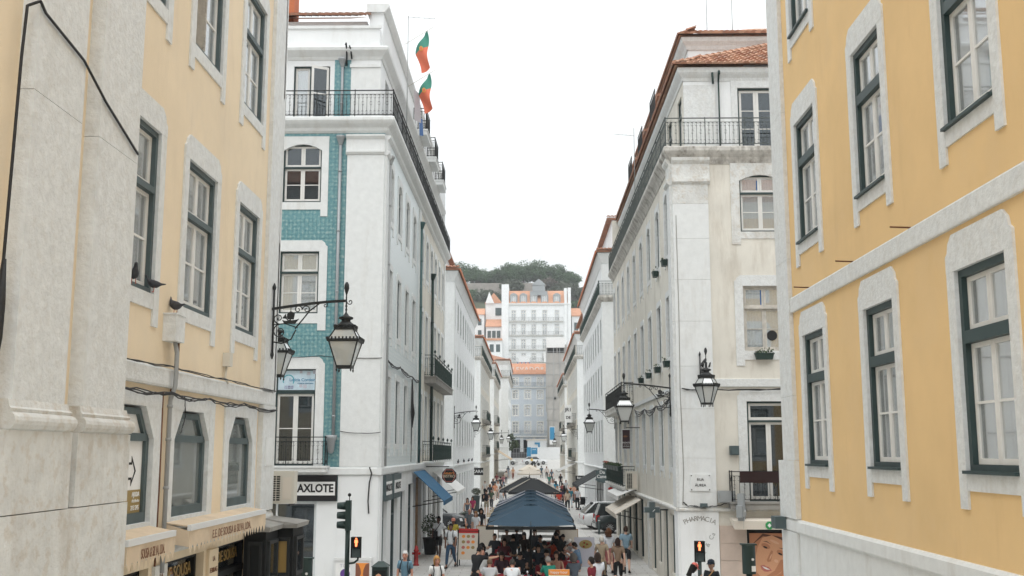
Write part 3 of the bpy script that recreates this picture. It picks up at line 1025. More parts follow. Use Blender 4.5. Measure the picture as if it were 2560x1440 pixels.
# band course, string course cables above and below it
cornice(A, FA, 12.0, 20.56, [(-.05, 5.47), (.06, 5.47), (.07, 5.50), (.07, 5.70), (.05, 5.73), (-.05, 5.73)], 'limestone', 'band_course')
cornice(A, FA, 12.0, 20.6, [(-.05, 3.22), (.05, 3.22), (.09, 3.27), (.09, 3.42), (.05, 3.5), (-.05, 3.52)], 'limestone_worn', 'band_course')
MB().box(19.60, 20.48, -.1, .075, 5.74, 17.5).put('corner_pilaster', 'limestone', A, FA)
MB().box(19.56, 20.52, -.1, .095, 3.53, 5.46).put('corner_pilaster', 'limestone', A, FA)
MB().box(20.40, 20.55, -1.2, .075, 5.74, 17.5).put('corner_pilaster', 'limestone', A, FA)
# giant pilasters standing on a moulded base (projecting bay nearest the viewer)
FP = xf((-4.78, 0, 0), (0, 1, 0), (1, 0, 0))
q = MB().quad((2, 0, 0), (12.02, 0, 0), (12.02, 0, 17.5), (2, 0, 17.5)).quad((12.02, 0, 0), (12.02, -.3, 0), (12.02, -.3, 17.5), (12.02, 0, 17.5))
q.put('wall', 'yellow_pale', A, FP)
for a, c in ((9.42, 10.50), (10.93, 12.06)):
    q = MB()
    z = 5.05
    for hgt in (2.9, 3.1, 2.6, 3.2):
        q.box(a, c, -.05, .16, z + .006, z + hgt); z += hgt
    q.put('giant_pilaster', 'limestone', A, FP)
    cornice(A, FP, a, c, [(-.05, 4.797), (.19, 4.797), (.225, 4.81), (.25, 4.845), (.257, 4.88), (.25, 4.915), (.225, 4.945), (.195, 4.955), (.205, 4.985), (.18, 5.005), (.163, 5.07), (-.05, 5.07)], 'limestone_worn', 'pilaster_base', .45, .45)
for a, c, zs in ((8.2, 10.66, (4.05, 4.795)), (10.80, 12.22, (4.05, 4.795)), (7.0, 12.24, (3.2, 4.04)), (7.0, 12.24, (2.3, 3.19)), (7.0, 12.24, (0, 2.29))):
    MB().box(a, c, -.12, .19, *zs).put('plinth_block', 'limestone_worn', A, FP)
MB().box(6.0, 9.0, -.05, .07, 4.05, 5.0).put('plinth_block', 'limestone_worn', A, FP)
# shop front below: dark glazing, gilt lettering, little yellow pilasters
for i, (a, c, d, e) in enumerate(sA):
    o = MB().box(a, a + .07, -.25, -.12, d, e).box(c - .07, c, -.25, -.12, d, e).box(a, c, -.26, -.11, 2.55, 2.65).box(a, c, -.25, -.12, e - .07, e).put('shop_window', 'black_shop', A, FA)
    MB().box(a + .07, c - .07, -.2, -.19, d, e - .07).put('pane', GL_DARK, o, FA)
    MB().quad((a, -.38, d), (c, -.38, d), (c, -.38, e), (a, -.38, e)).put('shop_interior_shade', 'black_shop', o, FA)  # black sheet behind the glass, the shop's inner shade put into its colour
    TX = Matrix.Translation((-5.18, (a + c) / 2, 2.86)) @ Matrix(((0, 0, 1, 0), (1, 0, 0, 0), (0, 1, 0, 0), (0, 0, 0, 1)))
    text(o, 'E.E. DE SOUSA', TX, .26, 'gold', ext=.005)
    q = MB()
    for k in range(14):                                  # diamond grille behind the glass
        x = a + .1 + (c - a - .2) * k / 13
        q.quad((x, -.33, .3), (x + .012, -.33, .3), (min(c, x + .5), -.33, 2.5), (min(c, x + .5) - .012, -.33, 2.5))
        q.quad((x, -.332, .3), (x + .012, -.332, .3), (max(a, x - .5), -.332, 2.5), (max(a, x - .5) - .012, -.332, 2.5))
    q.put('grille', 'cement', o, FA)
for u in (14.3, 16.7):
    q = MB().box(u + .02, u + .5, -.05, .05, .1, 3.1)
    o = q.put('shop_pilaster', 'yellow_pale' if u > 15 else 'limestone_worn', A, FA)
    for k, s_ in enumerate(('LA', 'FERRAG', 'RIO', 'I')):
        text(o, s_, Matrix.Translation((-4.947, u + .26, 2.95 - .17 * k)) @ Matrix(((0, 0, 1, 0), (1, 0, 0, 0), (0, 1, 0, 0), (0, 0, 0, 1))), .11, 'ink_brown')
# downpipe and boxes on the wall
q = MB()
q.tube([(14.52, .07, 3.0), (14.52, .07, 5.3), (14.52, .13, 5.5), (14.52, .13, 5.95), (14.5, .1, 6.12)], .032, 8)
for z in (3.5, 4.1, 4.75, 5.2):
    q.lathe([(.042, z), (.042, z + .04)], 8, (14.52, .07))
q.put('downpipe', 'pipe_grey', A, FA)
q = MB().tube([(14.34, .03, 3.0), (14.36, .03, 4.2), (14.33, .03, 5.4)], .014, 5).tube([(14.66, .03, 3.3), (14.65, .03, 5.45), (14.66, .1, 5.6), (14.66, .1, 6.1)], .018, 5)
q.put('wall_conduit', 'rust', A, FA)
bx = MB().box(14.28, 14.66, 0, .18, 6.10, 6.46).box(14.26, 14.68, 0, .19, 6.46, 6.48).put('meter_box', 'limestone', None, FA)
tag(bx, 'small pale meter box with a pigeon on it high on the yellow wall', 'meter box')
q = MB().box(17.15, 17.32, 0, .12, 5.98, 6.2).tube([(17.23, .05, 5.98), (17.2, .04, 5.8), (17.25, .08, 5.7)], .02, 5)
tag(q.put('alarm_siren', 'cream_metal', None, FA), 'small grey siren box below the second window of the yellow wall', 'siren box')
def cable(name, pts, r, label, m='cable', M=None, sag=0.0, strands=1, jit=.03):
    q = MB()
    rng = random.Random(len(pts) + strands)
    for s_ in range(strands):
        path = []
        for i in range(len(pts) - 1):
            p, p2 = Vector(pts[i]), Vector(pts[i + 1])
            for k in range(7):
                t = k / 7
                v = p.lerp(p2, t)
                v.z -= sag * 4 * t * (1 - t) * (1 + .8 * s_)
                v.z += rng.uniform(-jit, jit) if strands > 1 else 0
                v.y += (rng.uniform(0, jit)) if strands > 1 else 0
                path.append(v)
        path.append(Vector(pts[-1]))
        q.tube(path, r, 5)
    return tag(q.put(name, m, None, M), label, 'cable')
cable('cable_bundle', [(12.2, .1, 5.40), (14.4, .12, 5.39), (16.2, .1, 5.40), (18.2, .1, 5.41), (20.5, .12, 5.40)], .009, 'loose bundle of dark cables strung below the yellow wall\'s band', M=FA, sag=.02, strands=4, jit=.02)
cable('wall_cable', [(12.2, .09, 5.75), (14.4, .1, 5.76), (17.3, .09, 5.77), (20.5, .1, 5.76)], .008, 'thin dark cable running on top of the yellow wall\'s band', M=FA, sag=.02, strands=2, jit=.015)
cable('hanging_wire', [(15.1, .07, 5.38), (15.18, .07, 5.1), (14.98, .08, 4.86)], .006, 'thin wires drooping over the middle arched window', M=FA, strands=2, jit=.01)
cable('black_cable', [(9.13, .10, 3.0), (9.20, .10, 6.0), (9.26, .10, 8.2), (9.3, .10, 8.72), (9.38, .18, 8.8), (9.5, .18, 8.73), (10.4, .18, 8.60), (11.0, .18, 8.36), (12.0, .18, 8.06)], .015, 'thick black cable climbing and crossing the stone pilasters', M=FP)
q = MB().tube([(9.16, .1, 5.2), (9.18, .1, 5.6), (9.2, .1, 5.9), (9.22, .1, 6.3)], [.02, .055, .05, .02], 7)
tag(q.put('cable_joint', 'cable', None, FP), 'swollen black splice on the thick cable at the left edge', 'cable joint')
# awnings
def scallop_awning(u0, u1, label, txt, zf=3.60, proj=.36, zb=3.64):
    o = thing('awning', label, 'awning', (-4.9, (u0 + u1) / 2, zf - .3), 'sand coloured shop awnings')
    q = MB()
    q.hexa([(u0, 0.05, zb), (u1, .05, zb), (u1, proj, zf), (u0, proj, zf), (u0, .05, zb + .015), (u1, .05, zb + .015), (u1, proj, zf + .015), (u0, proj, zf + .015)])
    q.put('canopy', 'canvas_sand', o, FA)
    MB().box(u0, u1, proj, proj + .05, zf - .055, zf + .02).put('front_bar', 'white_metal', o, FA)
    MB().tube([(u0 + .05, .05, zb - .05), (u1 - .05, .05, zb - .05)], .06, 8).put('roller', 'white_metal', o, FA)
    n = round((u1 - u0) / .17)
    q = MB()
    for k in range(n):
        a = u0 + (u1 - u0) * k / n; c = u0 + (u1 - u0) * (k + 1) / n
        wv = lambda t: proj + .03 + .012 * math.sin(t * 5.1)
        q.quad((a, wv(a), zf - .06), (c, wv(c), zf - .06), (c, wv(c), zf - .24), ((a + c) / 2, wv((a + c) / 2), zf - .36), (a, wv(a), zf - .24))
    q.quad((u0, .06, zb), (u0, proj + .03, zf - .06), (u0, proj + .03, zf - .27), (u0, .1, zf - .22))
    q.put('valance', 'canvas_sand', o, FA)
    text(o, txt, Matrix.Translation((-5 + proj + .052, (u0 + u1) / 2, zf - .18)) @ Matrix(((0, 0, 1, 0), (1, 0, 0, 0), (0, 1, 0, 0), (0, 0, 0, 1))), .17, 'ink_brown', ext=.002, sx=min(1, (u1 - u0) / 3.2))
    return o
scallop_awning(14.6, 18.75, 'sand awning with scalloped lettered valance under two arched windows', 'E.E. DE SOUSA & SILVA, LDA.')
scallop_awning(12.35, 14.0, 'short sand awning beside the big stone plinth', 'SOUSA & SILVA, LDA.', zf=3.58)

# ================================================================== B: warm yellow building, right foreground
FB = xf((4.8, 0, 0), (0, 1, 0), (-1, 0, 0))
B = thing('yellow_building', 'deep yellow plastered building with green framed windows at the right edge', 'building', (9, 14, 0))
colB = [(17.27, 18.56), (13.92, 15.14), (10.57, 11.85), (7.2, 8.5)]
wB = [(a, c, z0, z1) for a, c in colB for z0, z1 in ((4.38, 6.61), (8.25, 10.42), (12.08, 14.2))]
wall(B, FB, 2, 20.1, 0, 16.5, [grow(h) for h in wB], 'yellow_warm')
MB().box(5.3, 16, 2, 19.6, 0, 16.4).put('inner_block', 'painted_room_dark', B)
FBb = xf((0, 20.1, 0), (1, 0, 0), (0, 1, 0))
wBb = [(x - .65, x + .65, z0, z1) for x in (7.6, 10.6, 13.6) for z0, z1 in ((4.38, 6.61), (8.25, 10.42), (12.08, 14.2), (.4, 2.8))]
wall(B, FBb, 4.8, 16, 0, 16.5, [grow(h) for h in wBb], 'yellow_warm')
for h in wBb:
    surround(B, FBb, h, 'limestone', jw=.25, sill=.2, foot=.2, lint=.36)
    window(B, FBb, h, 'frame_green', 'sash_white', rec=.08, tr=.63, curt='curtain', panes=False)
cornice(B, FBb, 4.7, 16, [(-.05, 15.8), (.1, 15.8), (.5, 16.3), (.5, 16.5), (-.05, 16.5)], 'limestone', 'eaves_cornice')
MB().hexa([(4.2, 1.5, 16.5), (16, 1.5, 16.5), (16, 21.6, 16.5), (4.2, 21.6, 16.5), (8.2, 5.5, 18.4), (16, 5.5, 18.4), (16, 17.6, 18.4), (8.2, 17.6, 18.4)]).put('roof', 'roof_tile', B)
for h in wB:
    surround(B, FB, h, 'limestone', jw=.21, sill=.2, foot=.2, lint=.42, deep=.22)
    low = h[2] < 6
    window(B, FB, h, 'frame_green', 'sash_white', fw=.085, rec=.02, tr=.66, tw=.14, curt='curtain', glass=GL)
    MB().box(h[0] + .0, h[1] - .0, -.1, .075, h[2] - .015, h[2] + .02).put('window_ledge', 'frame_green', B, FB)
cornice(B, FB, 2, 19.23, [(-.05, 7.10), (.045, 7.10), (.05, 7.12), (.05, 7.35), (.04, 7.37), (-.05, 7.37)], 'limestone', 'band_course')
cornice(B, FB, 2, 20.5, [(-.05, 3.18), (.06, 3.18), (.08, 3.21), (.08, 3.37), (.05, 3.41), (-.05, 3.41)], 'white_stone', 'band_course')
MB().box(2, 19.3, -.05, .03, 0, 3.175).put('plinth', 'white_stone', B, FB)
for z0, z1, ex in ((3.42, 4.45, .05), (4.455, 5.6, 0), (5.605, 8.1, 0), (8.105, 10.9, 0), (10.905, 13.5, 0), (13.505, 16.5, 0)):
    MB().box(19.24, 20.12 + ex * 6, -.08, .075 + ex * .4, z0, z1).put('quoin_block', 'limestone', B, FB)
MB().box(19.32, 20.44, -.08, .075, 0, 3.175).put('corner_plinth', 'white_stone', B, FB)
for u, z in ((18.0, 7.37), (15.5, 7.37), (13.1, 7.37)):
    MB().tube([(u, .0, z + .01), (u, .28, z + .02)], .012, 5).put('iron_spike', 'rust', B, FB)
tag(MB().box(20.05, 20.4, .08, .28, 3.2, 3.42).put('floodlight', 'frame_slate', None, FB), 'small dark box lamp on the yellow building\'s lower corner', 'floodlight')
# ================================================================== C: corner building clad in teal tiles, left
CY, CX = 35.5, -5.0
FC = xf((0, CY, 0), (1, 0, 0), (0, -1, 0))          # front on the cross street; u = x
FCs = xf((CX, 0, 0), (0, 1, 0), (1, 0, 0))          # side on the street; u = y
C_ = thing('tiled_corner_building', 'corner building with teal tiles, white corner pilaster and long iron balcony', 'building', (-10, 48, 0))
cC = [(-8.52, -7.18), (-11.4, -10.06)]
w1 = [(a, c, 4.16, 7.36) for a, c in cC]; w2 = [(a, c, 9.24, 11.38) for a, c in cC]; w3 = [(a, c, 13.10, 15.16) for a, c in cC]
shopC = [(-9.6, -7.05, .05, 3.0)]
wall(C_, FC, -14, -5, 0, 15.6, [grow(h) for h in w1 + w2 + w3] + shopC, AZ_TEAL, 'tiled_wall')
# white ground floor skin and ledge
MB().box(-7.04, -6.345, -.05, .03, 0, 2.998).put('ground_floor_facing', 'white_plaster', C_, FC)
MB().box(-14, -9.62, -.05, .03, 0, 3.84).put('ground_floor_facing', 'white_plaster', C_, FC)
q = MB().box(-6.34, -5.001, -.05, .05, 0, 3.84).put('corner_pier', 'white_plaster', C_, FC)
cornice(C_, FC, -14, -4.97, [(-.05, 3.85), (.09, 3.85), (.1, 3.88), (.1, 4.06), (.07, 4.10), (-.05, 4.11)], 'white_stone', 'ledge', 0, 0)
MB().box(-6.31, -5.001, -.05, .07, 4.112, 7.70).box(-6.29, -5.001, -.05, .075, 7.703, 14.75).put('corner_pilaster', 'white_stone', C_, FC)
cornice(C_, FC, -6.33, -4.99, [(-.05, 14.76), (.09, 14.76), (.16, 14.84), (.16, 14.90), (.10, 14.92), (.10, 15.30), (.2, 15.4), (.2, 15.46), (-.05, 15.47)], 'white_stone', 'pilaster_capital')
for h in w3:
    surround(C_, FC, h, 'white_stone', jw=.24, sill=.26, foot=.24, lint=.28, rise=.22, ears=False)
    window(C_, FC, h, 'frame_green', 'sash_white', fw=.05, rec=.05, tr=.60, tw=.06, top=(2, 1), bot=(2, 2), curt=None, glass=GL_DARK, sw=.07)
for h in w2:
    surround(C_, FC, h, 'white_stone', jw=.28, sill=.34, foot=.24, lint=.38)
    window(C_, FC, h, 'frame_green', 'sash_white', fw=.05, rec=.05, tr=.66, tw=.07, top=(2, 1), bot=(2, 2), curt='curtain_beige', glass=GL, sw=.07)
for i, h in enumerate(w1):
    surround(C_, FC, h, 'white_stone', jw=.30, sill=0, foot=0, lint=.40)
    window(C_, FC, (h[0], h[1], h[2], 6.58), 'frame_green', 'sash_white', fw=.05, rec=.05, tr=0, bot=(2, 2), curt=None, glass=GL_DARK, sw=.08)
    o = MB().box(h[0], h[1], -.2, -.12, 6.585, 7.36).put('transom_panel', 'frame_green', C_, FC)
    if i == 0:
        MB().quad((h[0] + .05, -.115, 6.66), (h[1] - .05, -.115, 6.66), (h[1] - .05, -.115, 7.31), (h[0] + .05, -.115, 7.31)).put('sign_panel', mat('sign_pale', (.55, .68, .76), .5, var=.2, vscale=3), o, FC)
        text(o, 'Leticia Cordeiro', face_cam(-7.62, CY + .11, 7.0), .15, 'blue_print', space=.95)
        text(o, 'CLINICA DENTARIA', face_cam(-7.55, CY + .11, 6.88), .06, 'blue_print')
        text(o, '211 584 123\n912 584 567', face_cam(-8.1, CY + .11, 6.75), .06, 'purple_print')
        q = MB()
        pts = [(-8.12 + .2 * math.cos(t), 6.98 + .2 * math.sin(t)) for t in [k * .28 - .6 for k in range(16)]]
        for k in range(15):
            (x0, z0), (x1, z1) = pts[k], pts[k + 1]
            q.quad((x0, -.11, z0), (x1, -.11, z1), (-8.12 + (x1 + 8.12) * .82, -.11, 6.98 + (z1 - 6.98) * .82), (-8.12 + (x0 + 8.12) * .82, -.11, 6.98 + (z0 - 6.98) * .82))
        q.put('logo', 'teal_print', o, FC)
        q = MB()
        for x, z, s_ in ((-7.75, 7.22, .09), (-7.5, 7.16, .11), (-7.3, 7.2, .13), (-7.75, 6.75, .1), (-7.62, 6.72, .12)):
            q.quad((x, -.111, z), (x + s_, -.111, z), (x + s_, -.111, z + s_), (x, -.111, z + s_))
        q.put('print_square', 'canvas_lilac', o, FC)
balcony(C_, FC, -9.3, -6.72, 4.15, p=.42, H=.95, miron='iron', slab=.2, bar=.16)
downpipe(C_, FC, -6.53, 5.15, 15.1, 'lead', .055, .09)
MB().lathe([(.05, 4.55), (.1, 4.62), (.14, 4.95), (.19, 5.05), (.19, 5.15)], 8, (-6.58, .16)).put('rain_hopper', 'lead', C_, FC)
# the glazed tiles themselves, proud of their bed with open joints
TS = .14
tl_m = MB().box(.003, TS - .003, 0, .011, .003, TS - .003).mesh('tile', AZ_TEAL)
blk = [(h[0] - j, h[1] + j, h[2] - lo, h[3] + up_) for hh, j, lo, up_ in ((w1, .31, .1, .41), (w2, .29, .59, .39), (w3, .25, .51, .29)) for h in hh]
blk += [(h[0] - .02 + .30, h[1] + .02 - .30, 0, 0) for h in w2]
cells = []
for i in range(18):
    for j in range(82):
        u, v = -6.325 - (i + 1) * TS, 4.14 + j * TS
        if v + TS > 15.54 or any(u + TS > b_[0] and u < b_[1] and v + TS > b_[2] and v < b_[3] for b_ in blk):
            continue
        cells.append((u, v))
tw_ = KIDS[C_][0]
for u, v in cells[:300]:
    link('tile', tl_m, tw_, FC @ Matrix.Translation((u, 0, v)))
q = MB()
for u, v in cells[300:]:
    q.box(u + .003, u + TS - .003, 0, .011, v + .003, v + TS - .003)
q.put('further_tiles', AZ_TEAL, tw_, FC)['kind'] = 'stuff'
# top floor behind the long balcony
FCt = xf((0, CY + .22, 0), (1, 0, 0), (0, -1, 0)); FCst = xf((CX - .22, 0, 0), (0, 1, 0), (1, 0, 0))
t1 = [(-8.30, -7.02, 16.06, 18.08)]
wall(C_, FCt, -14, -5.22, 15.6, 18.4, t1, 'white_plaster', 'top_floor_wall')
MB().box(-6.86, -6.28, -.02, .012, 16.06, 18.3).put('tile_panel', AZ_TEAL, C_, FCt)
MB().box(-6.27, -5.22, -.02, .06, 16.06, 18.0).box(-6.31, -5.22, -.02, .1, 18.002, 18.12).put('corner_pilaster', 'white_stone', C_, FCt)
window(C_, FCt, (-8.30, -7.70, 16.06, 18.08), 'frame_green', 'sash_white', fw=.04, rec=.05, tr=0, bot=(1, 2), curt='curtain', sw=.08)
MB().box(-7.06, -7.02, -.17, -.1, 16.06, 18.08).box(-8.30, -7.02, -.17, -.08, 18.04, 18.1).put('door_frame', 'frame_green', C_, FCt)
o = link('open_leaf', MB().box(0, .62, -.02, .02, 0, .12).box(0, .62, -.02, .02, 1.88, 1.98).box(0, .08, -.02, .02, .12, 1.88).box(.54, .62, -.02, .02, .12, 1.88).box(.08, .54, -.015, .015, .95, 1.0).mesh('open_leaf', 'sash_white'), C_, Matrix.Translation((-7.08, CY + .3, 16.07)) @ Matrix.Rotation(R(180 + 28), 4, 'Z'))
MB().box(.08, .54, -.003, .003, .12, .95).put('pane', GL_DARK, o, WM[o])
MB().box(.08, .54, -.003, .003, 1.0, 1.88).put('pane', GL_DARK, o, WM[o])
downpipe(C_, FCt, -6.57, 16.06, 18.0, 'lead', .05, .08)
MB().tube([(-6.42, .1, 18.05), (-6.42, .2, 18.55), (-6.42, .35, 18.8), (-6.42, .42, 18.7)], .03, 6).tube([(-6.25, .1, 18.3), (-6.27, .22, 18.6), (-6.3, .35, 18.7)], .03, 6).put('vent_spout', 'iron', C_, FCt)
prof = [(-.1, 15.55), (.02, 15.55), (.1, 15.62), (.13, 15.72), (.28, 15.82), (.33, 15.88), (.36, 15.93), (.36, 16.02), (.33, 16.06), (-.1, 16.06)]
cornice(C_, FC, -14, -5, prof, 'white_stone', 'balcony_cornice', 0, 1)
cornice(C_, FCs, CY, 61.5, prof, 'white_stone', 'balcony_cornice', 1, 0)
rail_mesh(14 - 5 + .3, .95, bar=.14).put('balcony_railing', 'iron', C_, FC @ Matrix.Translation((-14, .30, 16.06)))
rail_mesh(61.4 - CY + .3, .95, bar=.16).put('balcony_railing', 'iron', C_, FCs @ Matrix.Translation((CY - .3, .30, 16.06)))
pr2 = [(-.1, 18.3), (.03, 18.3), (.08, 18.40), (.2, 18.52), (.26, 18.58), (.28, 18.68), (.22, 18.74), (-.1, 18.76)]
cornice(C_, FCt, -14, -5.22, pr2, 'white_stone', 'eaves_cornice', 0, 1)
cornice(C_, FCst, CY + .22, 61.5, pr2, 'white_stone', 'eaves_cornice', 1, 0)
MB().box(-14, -5.3, CY + .3, 61, 18.76, 19.5).put('parapet', 'white_plaster', C_)
MB().box(-14.05, -5.25, CY + .24, CY + .34, 19.5, 19.6).put('parapet_coping', 'white_stone', C_)
# attic with tiled roof and stepped gable wall along the street
MB().box(-14, -5.9, CY + 1.2, 60, 19.4, 20.15).put('attic_wall', 'white_plaster', C_)
rf = MB().quad((-14, CY + .7, 20.1), (-5.7, CY + .7, 20.1), (-6.9, CY + 3.4, 21.2), (-14, CY + 3.4, 21.2)).put('roof', 'roof_tile', C_)
tm = roll_tile(.42, .24).mesh('roof_tile', 'roof_tile')
sl = math.atan2(1.1, 2.7)
for r in range(4):
    for k in range(34):
        x = -13.9 + k * .245
        if x > -5.8 - r * .16: continue
        y = CY + .62 + r * .36
        link('tile', tm, rf, Matrix.Translation((x, y, 20.13 + r * .36 * math.tan(sl))) @ Matrix.Rotation(sl, 4, 'X'))
MB().box(-5.75, -5.25, CY + .8, 61, 18.7, 20.6).put('attic_gable', 'white_plaster', C_)
cornice(C_, xf((-5.25, 0, 0), (0, 1, 0), (1, 0, 0)), CY + .7, 61, [(-.6, 20.3), (.05, 20.3), (.15, 20.42), (.2, 20.5), (.2, 20.6), (-.6, 20.62)], 'white_stone', 'attic_cornice')
MB().box(-9.3, -8.7, CY + 1.6, CY + 2.4, 19.6, 21.6).put('chimney', 'red_edge', C_)
# street side
hs = []
cs1 = [37.35, 39.95, 42.55, 45.15]; cs2 = [48.6, 50.9, 53.2, 55.5, 57.8, 60.1]
for cxs in (cs1, cs2):
    for u in cxs:
        hs += [(u - .55, u + .55, 4.9, 7.22), (u - .55, u + .55, 8.82, 11.04), (u - .55, u + .55, 12.82, 14.75)]
shopS = [(36.2, 37.5, .3, 3.1), (38.6, 40.4, .05, 3.1), (41.4, 42.9, .3, 3.1), (44.0, 45.9, .05, 3.3), (46.8, 49.2, .05, 3.5), (50.2, 51.6, .05, 3.3), (52.6, 54.2, .05, 3.3), (55.2, 56.8, .05, 3.3), (57.8, 59.4, .05, 3.3)]
wall(C_, FCs, CY, 47.3, 3.9, 15.6, [grow(h) for h in hs if h[0] < 47], AZ_PALE, 'tiled_wall')
wall(C_, FCs, 47.3, 61.5, 3.9, 15.6, [grow(h) for h in hs if h[0] > 47], 'cream_plaster', 'wall')
wall(C_, FCs, CY, 61.5, 0, 3.9, shopS, 'white_plaster', 'ground_floor_wall', n0=.02)
wall(C_, FCst, CY + .2, 61.5, 15.6, 18.4, [(u - .5, u + .5, 16.06, 18.0) for u in cs1 + cs2], 'white_plaster', 'top_floor_wall')
MB().quad((-14, 61.5, 0), (-5, 61.5, 0), (-5, 61.5, 20), (-14, 61.5, 20)).put('wall', 'white_plaster', C_)
MB().box(-13.9, -5.75, CY + .7, 61.2, .01, 18.2).put('inner_block', 'painted_room_dark', C_)
MB().box(35.502, 36.35, -.05, .075, 4.112, 14.75).put('corner_pilaster', 'white_stone', C_, FCs)
MB().box(35.502, 36.1, -.05, .055, 0, 3.84).put('corner_pier', 'white_plaster', C_, FCs)
cornice(C_, FCs, 35.402, 61.5, [(-.05, 3.85), (.09, 3.85), (.1, 3.88), (.1, 4.06), (.07, 4.10), (-.05, 4.11)], 'white_stone', 'ledge')
cornice(C_, FCs, 35.49, 36.4, [(-.05, 14.76), (.09, 14.76), (.16, 14.84), (.16, 14.90), (.10, 14.92), (.10, 15.30), (.2, 15.4), (.2, 15.46), (-.05, 15.47)], 'white_stone', 'pilaster_capital')
MB().box(46.9, 47.6, -.05, .06, 4.112, 15.5).put('pilaster', 'white_stone', C_, FCs)
MB().box(61.0, 61.5, -.05, .06, 4.112, 15.5).put('pilaster', 'white_stone', C_, FCs)
for k, h in enumerate(hs):
    r = h[2]
    first = h[0] < 47
    if first or True:
        surround(C_, FCs, h, 'white_stone', jw=.2, sill=.2, foot=.25, lint=.24, rise=.2 if r > 12 else 0, ears=r < 12)
    tall = h
    window(C_, FCs, tall, 'frame_green' if not first else 'frame_slate', 'sash_white', fw=.06, rec=.07, tr=.62, tw=.07, curt='curtain', panes=False)
for u in cs1 + cs2:
    window(C_, FCst, (u - .5, u + .5, 16.06, 18.0), 'frame_green', 'sash_white', fw=.05, rec=.14, tr=.7, curt='curtain', panes=False)
for u0, p_ in ((36.25, 'pipe_grey'), (47.15, 'pipe_green'), (53.0, 'iron_green')):
    downpipe(C_, FCs, u0, 4.12, 14.6 if u0 < 50 else 13.2, p_, .07 if u0 > 40 else .05, .1)
balcony(C_, FCs, 50.2, 61.2, 8.15, p=.5, H=1.02, mslab='cement', miron='iron_green', slab=.32, bar=.1, ball=True)
balcony(C_, FCs, 49.8, 61.2, 4.15, p=.5, H=.95, mslab='white_stone', miron='iron_green', slab=.05, bar=.1, ball=True)
# shop windows of the street side
for k, (a, c, d, e) in enumerate(shopS):
    if k == 4:
        q = MB().box(a, c, -.2, -.12, d, e)
        for i in range(6):
            for j in range(2):
                q.box(a + .2 + j * 1.05, a + 1.1 + j * 1.05, -.12, -.09, .3 + i * .53, .7 + i * .53)
        o = q.put('panelled_door', 'wood_door', C_, FCs)
        continue
    o = MB().box(a, a + .06, -.2, -.1, d, e).box(c - .06, c, -.2, -.1, d, e).box(a + .06, c - .06, -.2, -.1, e - .06, e).box(a + .06, c - .06, -.2, -.1, 2.3, 2.36).put('shop_window', 'black_shop' if k > 3 else 'frame_slate', C_, FCs)
    MB().box(a + .06, c - .06, -.16, -.15, d, e - .06).put('pane', GL_DARK, o, FCs)
# fascia signs
o = MB().box(-9.7, -6.37, .03, .12, 3.0, 3.84).put('shop_fascia', 'ink', C_, FC)
MB().box(-9.2, -6.42, .12, .135, 3.19, 3.63).put('sign_board', 'paper', o, FC)
text(o, 'MAXLOTE', face_cam(-6.47, CY - .14, 3.41), .36, 'ink', bold=.012, sx=.87, align='RIGHT')
for a, c in ((36.3, 37.9), (38.5, 40.6)):
    o = MB().box(a, c, .02, .14, 2.95, 3.82).put('shop_fascia', 'frame_slate', C_, FCs)
    MB().box(a + .08, c - .08, .14, .15, 3.15, 3.6).put('sign_board', 'paper', o, FCs)
    text(o, 'MAXLOTE', Matrix.Translation((CX + .153, (a + c) / 2, 3.38)) @ Matrix(((0, 0, 1, 0), (1, 0, 0, 0), (0, 1, 0, 0), (0, 0, 0, 1))), .33, 'ink', bold=.01)
# shop door on the front
o = MB().box(-7.13, -7.05, -.22, -.1, .05, 3.0).box(-9.6, -7.13, -.22, -.1, 2.9, 3.0).box(-8.4, -8.34, -.22, -.1, .05, 2.9).put('shop_window', 'white_metal', C_, FC)
MB().box(-9.6, -7.13, -.17, -.16, .05, 2.9).put('pane', GL_DARK, o, FC)
for k, (x, m_) in enumerate(((-8.05, 'grape'), (-7.85, 'laundry_grey'), (-7.7, 'grape'))):
    MB().lathe([(.09, .7), (.14, 1.0), (.12, 1.3), (.17, 1.5), (.05, 1.6), (.04, 1.66)], 8, (x, -.32)).put('display_dress', m_, o, FC)
# cables of the corner building
cable('wall_cable', [(-6.3, .1, 5.28), (-5.6, .12, 5.22), (-4.95, .12, 5.25)], .012, 'thin cable round the white corner pilaster above the ledge', M=FC, sag=.02)
cable('wall_cable', [(-8.4, .08, 7.72), (-7.0, .08, 7.80), (-6.3, .1, 7.74), (-4.95, .1, 7.72)], .011, 'cable sagging across the teal tiles above the clinic sign', M=FC, sag=.02)
cable('wall_cable', [(-5.3, .09, 4.1), (-5.22, .12, 3.9), (-5.3, .07, 3.6), (-5.33, .07, 3.0), (-5.3, .07, 2.6)], .022, 'thick black cable dropping over the white corner ledge', M=FC)
cable('wall_cable', [(36.4, .1, 7.72), (40, .1, 7.76), (44, .1, 7.70), (47, .1, 7.74)], .018, 'dark cables sagging above the pale tiled street windows', M=FCs, sag=.06, strands=3)
q = MB().tube([(44.2, .1, 7.6), (44.15, .12, 6.6), (44.3, .13, 6.2), (44.2, .12, 5.6)], [.03, .06, .09, .02], 6).tube([(44.2, .1, 5.6), (44.1, .1, 4.2)], .015, 5)
tag(q.put('cable_coil', 'cable', None, FCs), 'black coil of spare cable hanging on the pale tiled wall', 'cable coil')

